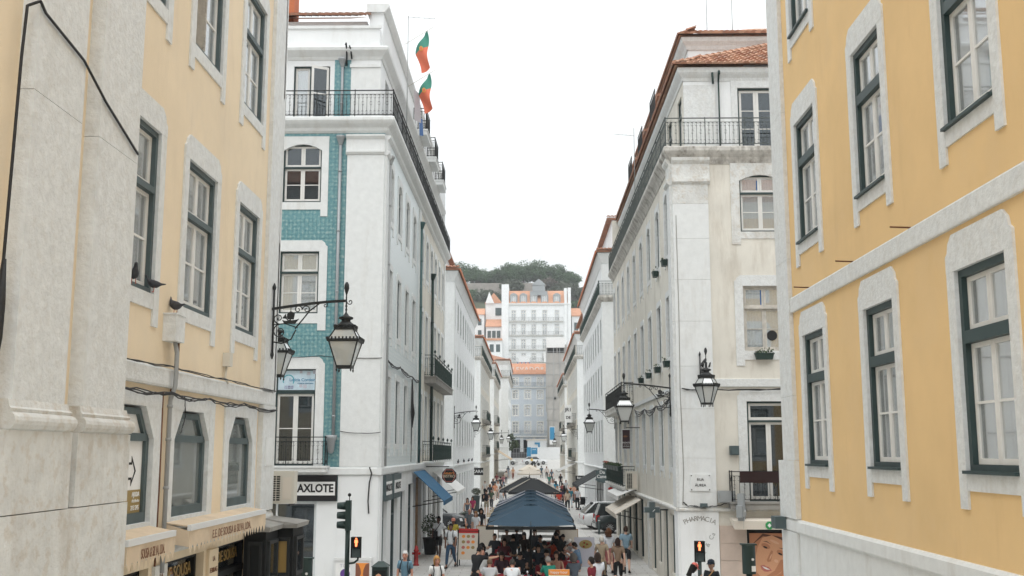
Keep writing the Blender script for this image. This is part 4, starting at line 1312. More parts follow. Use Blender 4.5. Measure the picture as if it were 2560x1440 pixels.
# ================================================================== J: cream corner building, right
JY, JX = 35.2, 4.85
FJ = xf((0, JY, 0), (1, 0, 0), (0, -1, 0)); FJs = xf((JX, 0, 0), (0, 1, 0), (-1, 0, 0))
J = thing('cream_corner_building', 'worn cream corner building with orange tiled roof and pharmacy below', 'building', (10, 48, 0))
cJ = [(7.13, 8.55), (10.2, 11.6)]
j1 = [(a, c, 3.02, 6.25) for a, c in cJ]; j2 = [(a, c, 7.92, 10.10) for a, c in cJ]; j3 = [(a, c, 11.95, 13.92) for a, c in cJ]
shopJ = [(7.0, 9.6, .05, 2.25)]
wall(J, FJ, JX, 14, 0, 14.5, [grow(h) for h in j1 + j2 + j3] + shopJ, 'cream_plaster')
for h in j3:
    surround(J, FJ, h, 'limestone_worn', jw=.3, sill=.24, foot=.2, lint=.42, rise=.2, ears=False)
    o = window(J, FJ, h, 'frame_green', 'sash_white', fw=.05, rec=.05, tr=.68, tw=.06, bot=(2, 2), curt='curtain', glass=GL, sw=.07)
    MB().box(h[0] + .6, h[0] + .73, -.125, -.12, h[2] + 1.42, h[2] + 1.8).put('blue_pane', 'laundry_blue', o, FJ)
for i, h in enumerate(j2):
    surround(J, FJ, h, 'limestone', jw=.28, sill=.3, foot=.2, lint=.36)
    o = window(J, FJ, h, 'sash_worn', 'sash_worn', fw=.05, rec=.05, tr=.66, tw=.06, bot=(2, 2), curt='curtain', glass=GL, sw=.07)
    MB().box(h[0] + .6, h[0] + .73, -.125, -.12, h[2] + 1.5, h[2] + 2.05).put('blue_pane', 'laundry_blue', o, FJ)
    if i == 0:
        MB().prism([(h[0] + .95 + .17 * math.cos(k * math.pi / 8), h[2] + .52 + .17 * math.sin(k * math.pi / 8)) for k in range(16)], -.15, -.10).put('flue_opening', 'ink', o, FJ)
for h in j1:
    surround(J, FJ, h, 'limestone', jw=.3, sill=0, foot=0, lint=.4)
    window(J, FJ, h, 'frame_green', 'sash_white', fw=.06, rec=.05, tr=.8, tw=.06, top=(1, 1), bot=(2, 1), curt=None, glass=GL_DARK, sw=.08)
balcony(J, FJ, 6.5, 9.4, 3.02, p=.4, H=.97, mslab='cement', miron='iron', slab=.24, bar=.16)
MB().box(6.75, 9.4, .42, .46, 3.62, 3.98).put('balcony_banner', mat('banner_brown', (.022, .007, .006), .8), J, FJ)
# corner pilaster of coursed stone
zc = [2.82, 4.4, 6.0, 7.4, 8.9, 10.3, 11.7, 12.9, 13.58]
for z0, z1 in zip(zc[:-1], zc[1:]):
    MB().box(JX + .001, 6.05, -.06, .09, z0 + .006, z1).put('pilaster_block', 'limestone_worn' if z0 > 12 else 'white_stone', J, FJ)
    MB().box(JY + .002, 36.0, -.06, .088, z0 + .006, z1).put('pilaster_block', 'limestone', J, FJs)
for F_, a, c in ((FJ, JX - .02, 6.12), (FJs, JY - .02, 36.05)):
    cornice(J, F_, a, c, [(-.05, 13.58), (.1, 13.58), (.18, 13.66), (.18, 13.76), (.1, 13.78), (.1, 14.28), (.2, 14.4), (.22, 14.5), (-.05, 14.5)], 'limestone_worn', 'pilaster_capital')
prj = [(-.1, 14.30), (.02, 14.30), (.06, 14.40), (.12, 14.52), (.2, 14.60), (.26, 14.68), (.28, 14.72), (.28, 14.84), (.24, 14.88), (-.7, 14.90)]
cornice(J, FJ, JX, 14, prj, 'grey_cornice', 'balcony_cornice', 1, 0)
cornice(J, FJs, JY, 61, prj, 'grey_cornice', 'balcony_cornice', 1, 0)
rail_mesh(9.2 + .2, .98, bar=.14).put('balcony_railing', 'iron_rail', J, FJ @ Matrix.Translation((JX - .2, .22, 14.9)))
rail_mesh(61 - JY + .2, .98, bar=.15).put('balcony_railing', 'iron_rail', J, FJs @ Matrix.Translation((JY - .2, .22, 14.9)))
# top floor set back, hipped tile roof
TJ = .55
FJt = xf((0, JY + TJ, 0), (1, 0, 0), (0, -1, 0)); FJst = xf((JX + TJ, 0, 0), (0, 1, 0), (-1, 0, 0))
tj = [(7.28, 8.6, 14.92, 17.2), (10.3, 11.6, 14.92, 17.2)]
wall(J, FJt, JX + TJ, 14, 14.88, 17.6, [grow(h, .05) for h in tj], 'white_plaster', 'top_floor_wall')
for h in tj:
    surround(J, FJt, h, 'limestone', jw=.22, sill=0, foot=0, lint=.3, ears=False)
    window(J, FJt, h, 'frame_green', 'sash_white', fw=.06, rec=.05, tr=0, bot=(2, 3), curt='curtain', glass=GL_DARK, sw=.09)
MB().box(JX + TJ + .002, 6.5, -.05, .05, 14.92, 17.3).put('corner_pilaster', 'limestone', J, FJt)
csJ = [36.75, 39.45, 42.45, 45.4, 48.4, 51.4, 54.4, 57.4, 60.0]
wall(J, FJst, JY + TJ, 61, 14.88, 17.6, [(u - .5, u + .5, 14.92, 17.1) for u in csJ], 'cream_plaster', 'top_floor_wall')
for u in csJ:
    window(J, FJst, (u - .5, u + .5, 14.92, 17.1), 'frame_green', 'sash_white', fw=.05, rec=.05, tr=.72, curt='curtain', panes=False)
pre = [(-.1, 17.45), (.03, 17.45), (.06, 17.55), (.16, 17.66), (.2, 17.72), (.22, 17.85), (.2, 17.9), (-.1, 17.92)]
cornice(J, FJt, JX + TJ, 14, pre, 'limestone', 'eaves_cornice', 1, 0)
cornice(J, FJst, JY + TJ, 61, pre, 'limestone', 'eaves_cornice', 1, 0)
ex, ey = JX + TJ - .32, JY + TJ - .32
q = MB()
RZ = 17.93 + 2.5
q.quad((ex, ey, 17.93), (14, ey, 17.93), (14, ey + 4.6, RZ), (ex + 4.6, ey + 4.6, RZ))
q.quad((ex, ey, 17.93), (ex + 4.6, ey + 4.6, RZ), (ex + 4.6, 61, RZ), (ex, 61, 17.93))
q.quad((ex + 4.6, ey + 4.6, RZ), (14, ey + 4.6, RZ), (14, 61, RZ), (ex + 4.6, 61, RZ))
rj = q.put('roof', 'roof_tile_orange', J)
tj_m = [roll_tile(.42, .22).mesh('roof_tile', m_) for m_ in ('roof_tile_orange', 'roof_tile')]
sl = math.atan2(2.5, 4.6)
rng = random.Random(3)
nt_ = 0
for r in range(13):
    for k in range(40):
        x = ex + .1 + k * .215
        if x < ex + r * .36 or x > 9.6: continue
        y = ey - .04 + r * .36
        link('tile', tj_m[rng.random() < .35], rj, Matrix.Translation((x + rng.uniform(-.01, .01), y, 17.95 + (y - ey) * math.tan(sl) + rng.uniform(-.008, .008))) @ Matrix.Rotation(sl + rng.uniform(-.03, .03), 4, 'X') @ Matrix.Rotation(rng.uniform(-.04, .04), 4, 'Z')); nt_ += 1
q = MB()
t0 = roll_tile(.42, .22)
def stamp(q, src, M):
    i = len(q.v)
    q.v += [tuple(M @ Vector(p)) for p in src.v]
    q.f += [tuple(i + j for j in f) for f in src.f]; q.mi += [q.k] * len(src.f); q.sm += src.sm
for r in range(3):
    y = ey + .1
    while y < 60.8:
        if y > ey + r * .36:
            stamp(q, t0, Matrix.Translation((ex - .04 + r * .36, y, 17.95 + r * .36 * math.tan(sl))) @ Matrix.Rotation(R(-90), 4, 'Z') @ Matrix.Rotation(sl, 4, 'X'))
        y += .215
o = q.put('street_side_tiles', 'roof_tile', rj); o['kind'] = 'stuff'
for k in range(17):       # ridge tiles on the hip
    t = k / 17
    link('tile', tj_m[0], rj, Matrix.Translation((ex + 4.6 * t, ey + 4.6 * t, 17.99 + 2.5 * t)) @ Matrix.Rotation(R(-45), 4, 'Z') @ Matrix.Rotation(math.atan2(2.5, 6.5), 4, 'X'))
# attic behind with its own tiled roof
MB().box(6.35, 14, 40.5, 58, 18.2, 20.7).put('attic_wall', 'white_plaster', J)
FJb = xf((6.35, 0, 0), (0, 1, 0), (-1, 0, 0))
cornice(J, xf((0, 40.5, 0), (1, 0, 0), (0, -1, 0)), 6.35, 14, [(-.1, 20.45), (.05, 20.45), (.12, 20.6), (.25, 20.75), (.3, 20.9), (-.1, 20.92)], 'limestone', 'attic_cornice', 1, 0)
cornice(J, FJb, 40.5, 58, [(-.1, 20.45), (.05, 20.45), (.12, 20.6), (.25, 20.75), (.3, 20.9), (-.1, 20.92)], 'limestone', 'attic_cornice', 1, 0)
q = MB().quad((5.95, 40.1, 20.93), (14, 40.1, 20.93), (14, 44, 22.8), (9.8, 44, 22.8)).quad((5.95, 40.1, 20.93), (9.8, 44, 22.8), (9.8, 58.2, 22.8), (5.95, 58.2, 20.93)).quad((9.8, 44, 22.8), (14, 44, 22.8), (14, 58.2, 22.8), (9.8, 58.2, 22.8))
ra = q.put('attic_roof', 'roof_tile_orange', J)
sl2 = math.atan2(1.87, 3.9)
for r in range(3):
    for k in range(30):
        x = 6.05 + k * .215
        if x < 5.95 + r * .36: continue
        y = 40.06 + r * .36
        link('tile', tj_m[rng.random() < .5], ra, Matrix.Translation((x, y, 20.95 + r * .36 * math.tan(sl2))) @ Matrix.Rotation(sl2, 4, 'X'))
q = MB()
for r in range(2):
    y = 40.2
    while y < 58:
        stamp(q, t0, Matrix.Translation((5.93 + r * .36, y, 20.95 + r * .36 * math.tan(sl2))) @ Matrix.Rotation(R(-90), 4, 'Z') @ Matrix.Rotation(sl2, 4, 'X')); y += .215
q.put('street_side_tiles', 'roof_tile', ra)['kind'] = 'stuff'
q = MB().tube([(6.62, .1, 14.9), (6.62, .1, 17.4)], .03, 6).tube([(6.62, .1, 17.4), (6.62, .25, 17.75), (6.62, .33, 17.6)], .035, 6).tube([(6.42, .15, 17.3), (6.40, .2, 17.7)], .04, 6)
q.put('vent_pipe', 'iron_green', J, FJt)
# street side windows
hj = []
for u in csJ:
    hj += [(u - .52, u + .52, 4.07, 6.22), (u - .52, u + .52, 7.85, 9.95), (u - .52, u + .52, 11.42, 13.6)]
shJ = [(36.2, 37.6, .5, 2.5), (38.3, 39.5, .05, 2.55), (40.2, 41.3, .5, 2.5), (42.0, 43.4, .05, 2.7), (44.2, 45.6, .05, 2.5), (46.4, 48.2, .05, 2.6), (49, 51, .05, 2.6), (52, 54, .05, 2.6), (55, 57, .05, 2.6), (58, 60, .05, 2.6)]
wall(J, FJs, JY, 61, 0, 14.5, [grow(h) for h in hj] + shJ, 'cream_plaster')
MB().quad((14, 61, 0), (JX, 61, 0), (JX, 61, 18), (14, 61, 18)).put('wall', 'cream_plaster', J)
MB().box(JX + .75, 13.9, JY + .75, 60.8, .01, 17.5).put('inner_block', 'painted_room_dark', J)
for h in hj:
    near = h[0] < 46.5
    surround(J, FJs, h, 'limestone', jw=.17, sill=.16, foot=.22, lint=.22, rise=.2 if h[2] > 11 else 0, ears=h[2] < 11)
    low = h[2] < 5
    o = window(J, FJs, h, 'frame_green', 'sash_white', fw=.06, rec=.07, tr=.72 if low else .64, tw=.06, curt='curtain', panes=False, bot=(2, 1) if low else (2, 2))
    if low and near:
        MB().box(h[0] + .06, h[1] - .06, -.14, -.135, h[2] + 1.6, h[3] - .06).put('teal_blind', 'teal_print', o, FJs)
cornice(J, FJs, 36.0, 61, [(-.05, 6.62), (.05, 6.62), (.06, 6.64), (.06, 6.78), (-.05, 6.8)], 'limestone', 'string_course')
cornice(J, FJ, 6.05, 14, [(-.05, 6.72), (.05, 6.72), (.06, 6.74), (.06, 6.98), (-.05, 7.0)], 'limestone', 'string_course')
for F_, a, c in ((FJ, JX - .03, 14), (FJs, JY - .03, 61)):
    cornice(J, F_, a, c, [(-.05, 2.70), (.1, 2.70), (.13, 2.73), (.13, 2.78), (.09, 2.815), (-.05, 2.82)], 'limestone_worn', 'ledge')
o = MB().box(JX + .001, 6.1, -.06, .07, 0, 2.695).put('corner_pier', 'white_plaster', J, FJ)
MB().box(JY + .002, 36.0, -.06, .07, 0, 2.695).put('corner_pier', 'white_plaster', J, FJs)
q = MB()
for i, ch in enumerate('PHARMACIA'):          # lettering on an arc
    t = (i - 4) * .115
    x, z = 5.48 + 1.05 * math.sin(t), 1.42 + 1.05 * math.cos(t)
    text(o, ch, face_cam(x, JY - .073, z) @ Matrix.Rotation(-t, 4, 'Z'), .22, 'cement', name='letter')
for i, ch in enumerate('Silva & Ca'):
    text(o, ch, face_cam(5.35 + i * .062, JY - .073, .95 + i * .115) @ Matrix.Rotation(R(60), 4, 'Z'), .2, 'pipe_grey', name='letter')
PINK = mat('pink_stone', (.55, .45, .385), .7, var=.12, vscale=2)
for k in range(4):
    MB().box(6.12, 6.98, -.05, .045, .05 + k * .55, .59 + k * .55).put('stone_panel', PINK, J, FJ)
# big beauty poster in the front shop window
o = MB().box(7.0, 7.08, -.2, -.05, .05, 2.25).box(7.08, 9.6, -.2, -.05, 2.05, 2.25).put('shop_window', 'black_shop', J, FJ)
pw = MB().box(7.1, 8.9, -.12, -.1, .05, 2.0).put('poster_panel', 'skin_print', o, FJ)
def tilt(pts, a=R(-24), c=(7.75, 1.15)):
    return [(c[0] + (x - c[0]) * math.cos(a) - (z - c[1]) * math.sin(a), c[1] + (x - c[0]) * math.sin(a) + (z - c[1]) * math.cos(a)) for x, z in pts]
def oval(cx_, cz_, rx, rz, n=18):
    return [(cx_ + rx * math.cos(6.2832 * k / n), cz_ + rz * math.sin(6.2832 * k / n)) for k in range(n)]
def pr(nm, m, y, *polys):
    q = MB()
    for p in polys:
        q.poly([(min(8.88, max(7.11, x)), min(1.99, max(.06, z))) for x, z in tilt(p)], y)
    q.put(nm, m, pw, FJ)
pr('hair', 'hair_print', -.0985, [(7.0, 1.3), (7.0, 2.3), (8.9, 2.3), (9.1, .2), (8.5, .0), (8.5, 1.2), (8.2, 1.75), (7.7, 1.9), (7.25, 1.75)])
pr('neck', 'skin_print', -.0978, [(7.5, .7), (8.25, .8), (8.5, -.2), (7.3, -.3)])
pr('face', 'skin_print_light', -.097, [(7.22, 1.35), (7.25, 1.7), (7.5, 1.9), (7.95, 1.88), (8.25, 1.65), (8.3, 1.25), (8.2, .9), (7.95, .58), (7.72, .52), (7.5, .62), (7.3, .95)])
pr('cheek_shade', 'skin_print', -.0962, [(8.05, 1.3), (8.28, 1.4), (8.26, 1.05), (8.1, .78), (7.95, .62), (7.8, .6), (8.0, .9)], oval(7.45, 1.5, .15, .08), oval(7.98, 1.5, .15, .08), [(7.66, 1.45), (7.72, 1.45), (7.78, 1.12), (7.7, 1.06), (7.64, 1.1)])
pr('highlight', mat('skin_print_glow', (.76, .46, .30), .6), -.0955, oval(7.93, 1.2, .07, .05), oval(7.72, 1.25, .018, .1), oval(7.66, 1.74, .16, .04))
pr('lips', 'lip_print', -.0950, [(7.52, .86), (7.62, .93), (7.7, .91), (7.78, .93), (7.92, .87), (7.8, .77), (7.7, .74), (7.6, .77)])
pr('teeth', 'paper', -.0945, [(7.58, .865), (7.7, .88), (7.86, .87), (7.76, .83), (7.66, .83)])
pr('eyes', 'ink', -.0945, oval(7.45, 1.46, .075, .028, 12), oval(7.97, 1.46, .075, .028, 12))
pr('brows', 'hair_print', -.0945, [(7.3, 1.6), (7.42, 1.66), (7.6, 1.62), (7.44, 1.63)], [(7.84, 1.62), (8.0, 1.67), (8.16, 1.59), (8.0, 1.63)])
text(pw, '-95', face_cam(7.62 + .55, JY + .09, .62), .17, 'orange_print', bold=.006)
text(pw, '-72', face_cam(7.62 + .55, JY + .09, .32), .17, 'orange_print', bold=.006)
# street side shop windows
for k, (a, c, d, e) in enumerate(shJ):
    o = MB().box(a, a + .06, -.2, -.1, d, e).box(c - .06, c, -.2, -.1, d, e).box(a + .06, c - .06, -.2, -.1, e - .08, e).put('shop_window', 'frame_green', J, FJs)
    MB().box(a + .06, c - .06, -.16, -.15, d, e - .08).put('pane', GL_DARK, o, FJs)
    if k in (0, 2):
        MB().box(a + .15, c - .15, -.24, -.22, d + .1, e - .4).put('window_poster', 'paper', o, FJs)
        MB().box(a + .3, c - .3, -.215, -.21, d + .4, e - .9).put('window_print', 'blue_print' if k else 'skin_print', o, FJs)
        MB().box(a + .3, c - .6, -.215, -.21, d + .2, d + .38).put('window_print', 'blue_print', o, FJs)
q = MB().box(43.55, 44.1, -.05, .09, 0, 2.69)
q.put('stone_pier', 'limestone_worn', J, FJs)
cable('wall_cable', [(5.0, .12, 6.66), (6.2, .12, 6.63), (8.5, .1, 6.66), (9.5, .1, 6.65)], .018, 'double dark cable across the cream front above its first floor window', M=FJ, sag=.02, strands=2, jit=.02)
cable('wall_cable', [(36.0, .11, 6.45), (40, .12, 6.3), (44, .12, 6.35), (48.5, .1, 6.5)], .02, 'thick dark cable sagging along the cream street wall', M=FJs, sag=.12, strands=3, jit=.02)
cable('wall_cable', [(4.95, .12, 3.0), (5.1, .12, 2.88), (5.6, .14, 2.84), (6.1, .12, 2.88), (6.5, .2, 3.05)], .014, 'loose cable over the pharmacy ledge', M=FJ, strands=2, jit=.02)
cable('wall_cable', [(4.95, .1, 12.5), (4.97, .1, 9), (4.95, .1, 6.7), (5.0, .1, 4.0), (4.95, .1, 2.9)], .012, 'dark cable running down the cream corner pilaster', m='cement', M=FJ)
# ================================================================== farther houses along the street
def row_house(name, label, side, x, y0, y1, ztop, cols, rows, m, ledge=3.7, ww=1.0, shutters=True, shops=None, eave='red_edge', roof='roof_tile', over=.35, base=0.0,
              corner=True, balc=(), mslab='white_stone', attic=None, bal_top=None, sm='white_stone', seen_front=3.0, curt='shutter_white'):
    n = (-side, 0, 0)
    F = xf((x, 0, 0), (0, 1, 0), n)
    Ff = xf((0, y0, 0), (1, 0, 0), (0, -1, 0))
    b = thing(name, label, 'building', (x + side * 4, (y0 + y1) / 2, base))
    hs = [(u - ww / 2, u + ww / 2, z0, z1) for u in cols for z0, z1 in rows]
    nsh = shops or []
    wall(b, F, y0, y1, base - 1, ztop, [grow(h, .04) for h in hs] + nsh, m)
    xo = x + side * 9
    MB().quad((x, y0, base - 1), (xo, y0, base - 1), (xo, y0, ztop), (x, y0, ztop)).put('wall', m, b)
    MB().quad((x, y1, base - 1), (xo, y1, base - 1), (xo, y1, ztop), (x, y1, ztop)).put('wall', m, b)
    MB().box(*sorted((x + side * .5, xo)), y0 + .3, y1 - .3, base, ztop - .2).put('inner_block', 'painted_room_dark', b)
    for h in hs:
        surround(b, F, h, sm, jw=.12, sill=.12, foot=0, lint=.12, ears=False, out_=.03, deep=.1)
        window(b, F, h, 'frame_green' if shutters else 'frame_slate', 'sash_white', fw=.09, rec=.01, tr=.66, curt=curt, panes=False, cdepth=.17)
    for a, c, d, e in nsh:
        o = MB().box(a, a + .08, -.25, -.1, d, e).box(c - .08, c, -.25, -.1, d, e).box(a + .08, c - .08, -.25, -.1, e - .1, e).put('shop_window', 'frame_slate', b, F)
        MB().box(a + .08, c - .08, -.2, -.19, d, e - .1).put('pane', GL_DARK, o, F)
    if ledge:
        for FF, a, c in ((F, y0 - .05, y1), (Ff, *sorted((x - side * .05, xo)))):
            cornice(b, FF, a, c, [(-.05, ledge - .12), (.1, ledge - .12), (.14, ledge), (.12, ledge + .04), (-.05, ledge + .05)], 'white_stone', 'ledge')
    if corner:
        MB().box(y0 + .002, y0 + 1.1, -.05, .06, base, ztop - .75).put('corner_pilaster', sm, b, F)
        MB().box(*sorted((x - side * .058, x + side * 1.1)), -.05, .062, base, ztop - .75).put('corner_pilaster', sm, b, Ff)
    pr = [(-.1, ztop - .7), (.04, ztop - .7), (.08, ztop - .6), (.22, ztop - .3), (.30, ztop - .12), (.33, ztop - .03), (-.1, ztop)]
    cornice(b, F, y0, y1, pr, sm, 'eaves_cornice', 1, 0)
    cornice(b, Ff, *sorted((x, xo)), pr, sm, 'eaves_cornice', 1 if side > 0 else 0, 0 if side > 0 else 1)
    # roof sheets with a tile edge
    e0 = x - side * (.33 + over * .3); yf = y0 - .45
    rr = x + side * 4
    q = MB()
    for (a, c) in (((e0, yf), (e0, y1)),):
        q.hexa([(e0, yf, ztop + .0), (e0, y1, ztop + .0), (rr, y1, ztop + 1.5), (rr, yf + 4, ztop + 1.5), (e0, yf, ztop + .10), (e0, y1, ztop + .10), (rr, y1, ztop + 1.6), (rr, yf + 4, ztop + 1.6)])
        q.hexa([(e0, yf, ztop + .001), (rr, yf + 4, ztop + 1.501), (xo, yf + 4, ztop + 1.501), (xo, yf, ztop + .001), (e0, yf, ztop + .101), (rr, yf + 4, ztop + 1.601), (xo, yf + 4, ztop + 1.601), (xo, yf, ztop + .101)])
    rf = q.put('roof', roof, b)
    MB().box(*sorted((e0 - side * .06, e0 - side * .002)), yf, y1, ztop - .09, ztop + .1).put('gutter', eave, b)
    k = 0
    xx = e0 + side * .15
    while abs(xx - e0) < 2.4:
        link('tile', TILE_R, rf, Matrix.Translation((xx, yf - .05, ztop + .11)) @ Matrix.Rotation(.36, 4, 'X'))
        xx += side * .24
    for (u0, u1, z, p) in balc:
        balcony(b, F, u0, u1, z, p=p, H=1.0, mslab='cement', miron='iron_green', slab=.25, bar=.16)
    if bal_top:
        z, p = bal_top
        cornice(b, F, y0, y1, [(-.1, z - .45), (.03, z - .45), (.15, z - .3), (p, z - .15), (p, z), (-.1, z)], 'grey_cornice', 'balcony_cornice', 1, 0)
        cornice(b, Ff, *sorted((x, xo)), [(-.1, z - .45), (.03, z - .45), (.15, z - .3), (p, z - .15), (p, z), (-.1, z)], 'grey_cornice', 'balcony_cornice', 1 if side > 0 else 0, 0 if side > 0 else 1)
        rail_mesh(y1 - y0 + p, .95, bar=.2).put('balcony_railing', 'iron_green', b, F @ Matrix.Translation((y0 - p, p - .05, z)))
        rail_mesh(3, .95, bar=.2).put('balcony_railing', 'iron_green', b, Ff @ Matrix.Translation((x - side * p if side > 0 else x + p - 3, p - .05, z)))
    if attic:
        for (ya, yb, set_, h) in attic:
            x0, x1 = sorted((x + side * set_, xo))
            MB().box(x0, x1, ya, yb, ztop, ztop + h).put('attic_wall', m, b)
            ed = x + side * (set_ - .35)
            q = MB().hexa([(ed, ya - .35, ztop + h), (xo, ya - .35, ztop + h), (xo, yb + .2, ztop + h), (ed, yb + .2, ztop + h), (ed, ya - .35, ztop + h + .12), (xo, ya - .35, ztop + h + .12), (xo, yb + .2, ztop + h + .5), (ed, yb + .2, ztop + h + .12)])
            ar = q.put('attic_roof', roof, b)
            xx = ed + side * .1
            while abs(xx - ed) < 1.6:
                link('tile', TILE_R, ar, Matrix.Translation((xx, ya - .42, ztop + h + .12)) @ Matrix.Rotation(.2, 4, 'X'))
                xx += side * .24
    return b, F, Ff
TILE_R = roll_tile(.5, .24).mesh('roof_tile', 'roof_tile')
rowsD = [(5.04, 6.95), (9.0, 11.1), (12.9, 14.75)]
D, FD, FDf = row_house('white_terrace_house', 'plain white building with orange roof edge behind the green balconies', -1, -5.0, 68.8, 96, 16.4, [70.3 + 2.95 * k for k in range(9)], rowsD, 'white_plaster',
                       ledge=3.72, ww=.95, shops=[(70.0 + 2.95 * k, 71.3 + 2.95 * k, .1, 3.1) for k in range(9)], attic=[(70, 78, .9, 1.9), (80, 86, 1.1, 1.6), (89, 94, 1.1, 1.5)])
K, FK, FKf = row_house('white_terrace_house', 'white building with long top balcony behind the cream corner house on the right', 1, 4.8, 69.0, 95, 17.6, [71.0 + 2.85 * k for k in range(9)],
                       [(4.6, 6.7), (8.3, 10.3), (11.4, 13.4)], 'white_plaster', ledge=3.55, ww=.95, bal_top=(14.75, .3), shops=[(70.2 + 2.85 * k, 71.8 + 2.85 * k, .1, 2.7) for k in range(9)], attic=[(69.4, 84, .7, 2.3)])
E1, FE, FEf = row_house('stone_terrace_house', 'narrow cream building with heavy cornice past the plain white building', -1, -5.0, 106, 133, 15.9, [108.5 + 2.9 * k for k in range(8)], [(4.7, 6.9), (8.2, 10.4), (11.4, 13.4)], 'cream_plaster',
                        ledge=3.6, ww=1.0, shops=[(108 + 2.9 * k, 109.6 + 2.9 * k, .1, 3.0) for k in range(8)], balc=((112, 122, 7.9, .5), (112, 122, 4.3, .45)), bal_top=(14.1, .3))
F1, FF1, _ = row_house('stone_terrace_house', 'farther cream building on the left with dark balconies near the square', -1, -5.0, 146, 172, 16.6, [148.5 + 3 * k for k in range(8)], [(5.4, 7.6), (8.9, 11.0), (12.2, 14.2)], 'cream_plaster',
                       ledge=4.4, ww=1.0, base=.6, balc=((148, 158, 8.6, .5), (148, 158, 5.1, .45)), bal_top=(14.9, .3), shops=[(148 + 3 * k, 149.8 + 3 * k, .7, 3.6) for k in range(8)])
F2, FF2, _ = row_house('corner_house', 'bright white narrow house front beside the blue grey building', -1, -3.65, 178, 206, 19.8, [181 + 3 * k for k in range(8)], [(6.4, 8.6), (10.2, 12.4), (13.6, 15.6)], 'white_plaster', ledge=5.4, base=1.8, bal_top=(17.2, .4))
L1, FL, _ = row_house('stone_terrace_house', 'narrow cream building with dark balconies past the white building on the right', 1, 4.8, 106, 138, 16.3, [108.5 + 3 * k for k in range(9)], [(4.7, 6.9), (8.0, 10.2), (11.2, 13.2)], 'cream_plaster',
                      ledge=3.6, ww=1.0, balc=((112, 124, 7.6, .5), (113, 122, 4.0, .45)), bal_top=(14.2, .35), shops=[(107.5 + 3 * k, 109.3 + 3 * k, .1, 2.9) for k in range(9)], attic=[(108, 120, .8, 2.2)])
M1, FM, _ = row_house('stone_terrace_house', 'far cream house on the right below the scaffold netting', 1, 4.9, 148, 176, 15.2, [150.5 + 3 * k for k in range(8)], [(5.2, 7.4), (8.4, 10.6), (11.6, 13.4)], 'cream_plaster', ledge=4.2, base=.6, balc=((151, 160, 7.9, .5), (150, 156, 4.6, .45)), bal_top=(13.9, .35))

# ================================================================== the blue grey house that closes the street
def front_windows(b, F, xs, rows, ww, m_frame='sash_white', panes=False, sur='white_stone', jw=.16, curt='curtain', bot=(2, 3)):
    for i, x in enumerate(xs):
        for j, (z0, z1) in enumerate(rows):
            h = (x - ww / 2, x + ww / 2, z0, z1)
            surround(b, F, h, sur, jw=jw, sill=.12, foot=0, lint=.16, ears=False, out_=.04, deep=.2)
            window(b, F, h, m_frame, 'sash_white', fw=.06, rec=.1, tr=.72, top=(2, 1), bot=bot, curt=curt if (i * 7 + j * 3) % 5 else None, panes=panes, sw=.07)
GY = 215
FG = xf((0, GY, 0), (1, 0, 0), (0, -1, 0))
G = thing('blue_grey_building', 'pale blue grey four storey building with orange roof closing the street', 'building', (-.6, GY + 4, 3))
xs = [-2.92, -.45, 2.08]
hG = [(x - .62, x + .62, z0, z1) for x in xs for z0, z1 in ((8.35, 10.65), (11.8, 13.95), (15.2, 16.95), (17.95, 19.5))]
arc = [(-3.7, -2.0, 3, 7.0), (-1.3, .5, 3, 7.0), (1.2, 2.9, 3, 7.0)]
wall(G, FG, -4.6, 3.6, 1, 20.2, [grow(h, .05) for h in hG] + arc, 'blue_grey_plaster')
MB().box(-4.6, 3.6, GY + .8, GY + 9, 1, 20).put('inner_block', 'painted_room_dark', G)
front_windows(G, FG, xs, ((8.35, 10.65), (11.8, 13.95), (15.2, 16.95), (17.95, 19.5)), 1.24)
cornice(G, FG, -4.7, 3.7, [(-.1, 17.3), (.1, 17.3), (.35, 17.5), (.35, 17.62), (-.1, 17.64)], 'white_stone', 'cornice')
cornice(G, FG, -4.7, 3.7, [(-.1, 7.5), (.1, 7.5), (.4, 7.62), (.4, 7.82), (-.1, 7.84)], 'white_stone', 'balcony_slab')
rail_mesh(8.2, 1.0, bar=.2).put('balcony_railing', 'iron_rail', G, FG @ Matrix.Translation((-4.6, .36, 7.84)))
rail_mesh(8.2, .9, bar=.2).put('balcony_railing', 'iron_rail', G, FG @ Matrix.Translation((-4.6, .3, 17.64)))
q = MB()
for x in (-4.6, -1.95, .55, 2.95):
    q.box(x, x + .6, -.05, .06, 1, 7.5)
q.put('arcade_pier', 'white_stone', G, FG)
for x0, x1, z0, z1 in arc:
    MB().quad((x0, -.5, z0), (x1, -.5, z0), (x1, -.5, z1), (x0, -.5, z1)).put('painted_doorway_shade', 'black_shop', G, FG)  # black sheet in each arch, colour stands in for the shade inside
rg = MB().quad((-4.8, GY - .4, 20.15), (3.8, GY - .4, 20.15), (3.8, GY + 3.4, 22.6), (-4.8, GY + 3.4, 22.6)).quad((-4.8, GY + 9, 20.15), (3.8, GY + 9, 20.15), (3.8, GY + 3.4, 22.6), (-4.8, GY + 3.4, 22.6)).put('roof', 'roof_tile_far', G)
q = MB()
sl = math.atan2(2.45, 3.8)
for k in range(42):
    x = -4.75 + k * .205
    p0, p1 = Vector((x, GY - .45, 20.17)), Vector((x, GY + 3.4, 22.63))
    q.tube([p0, p1], .065, 5)
q.put('tile_rows', 'roof_tile_far', rg)['kind'] = 'stuff'
text(rg, 'ELEVADOR', Matrix.Translation((-.7, GY + 1.2, 21.25)) @ Matrix.Rotation(R(90), 4, 'X'), 1.25, 'sash_white', ext=.05, space=1.25, bold=.02)
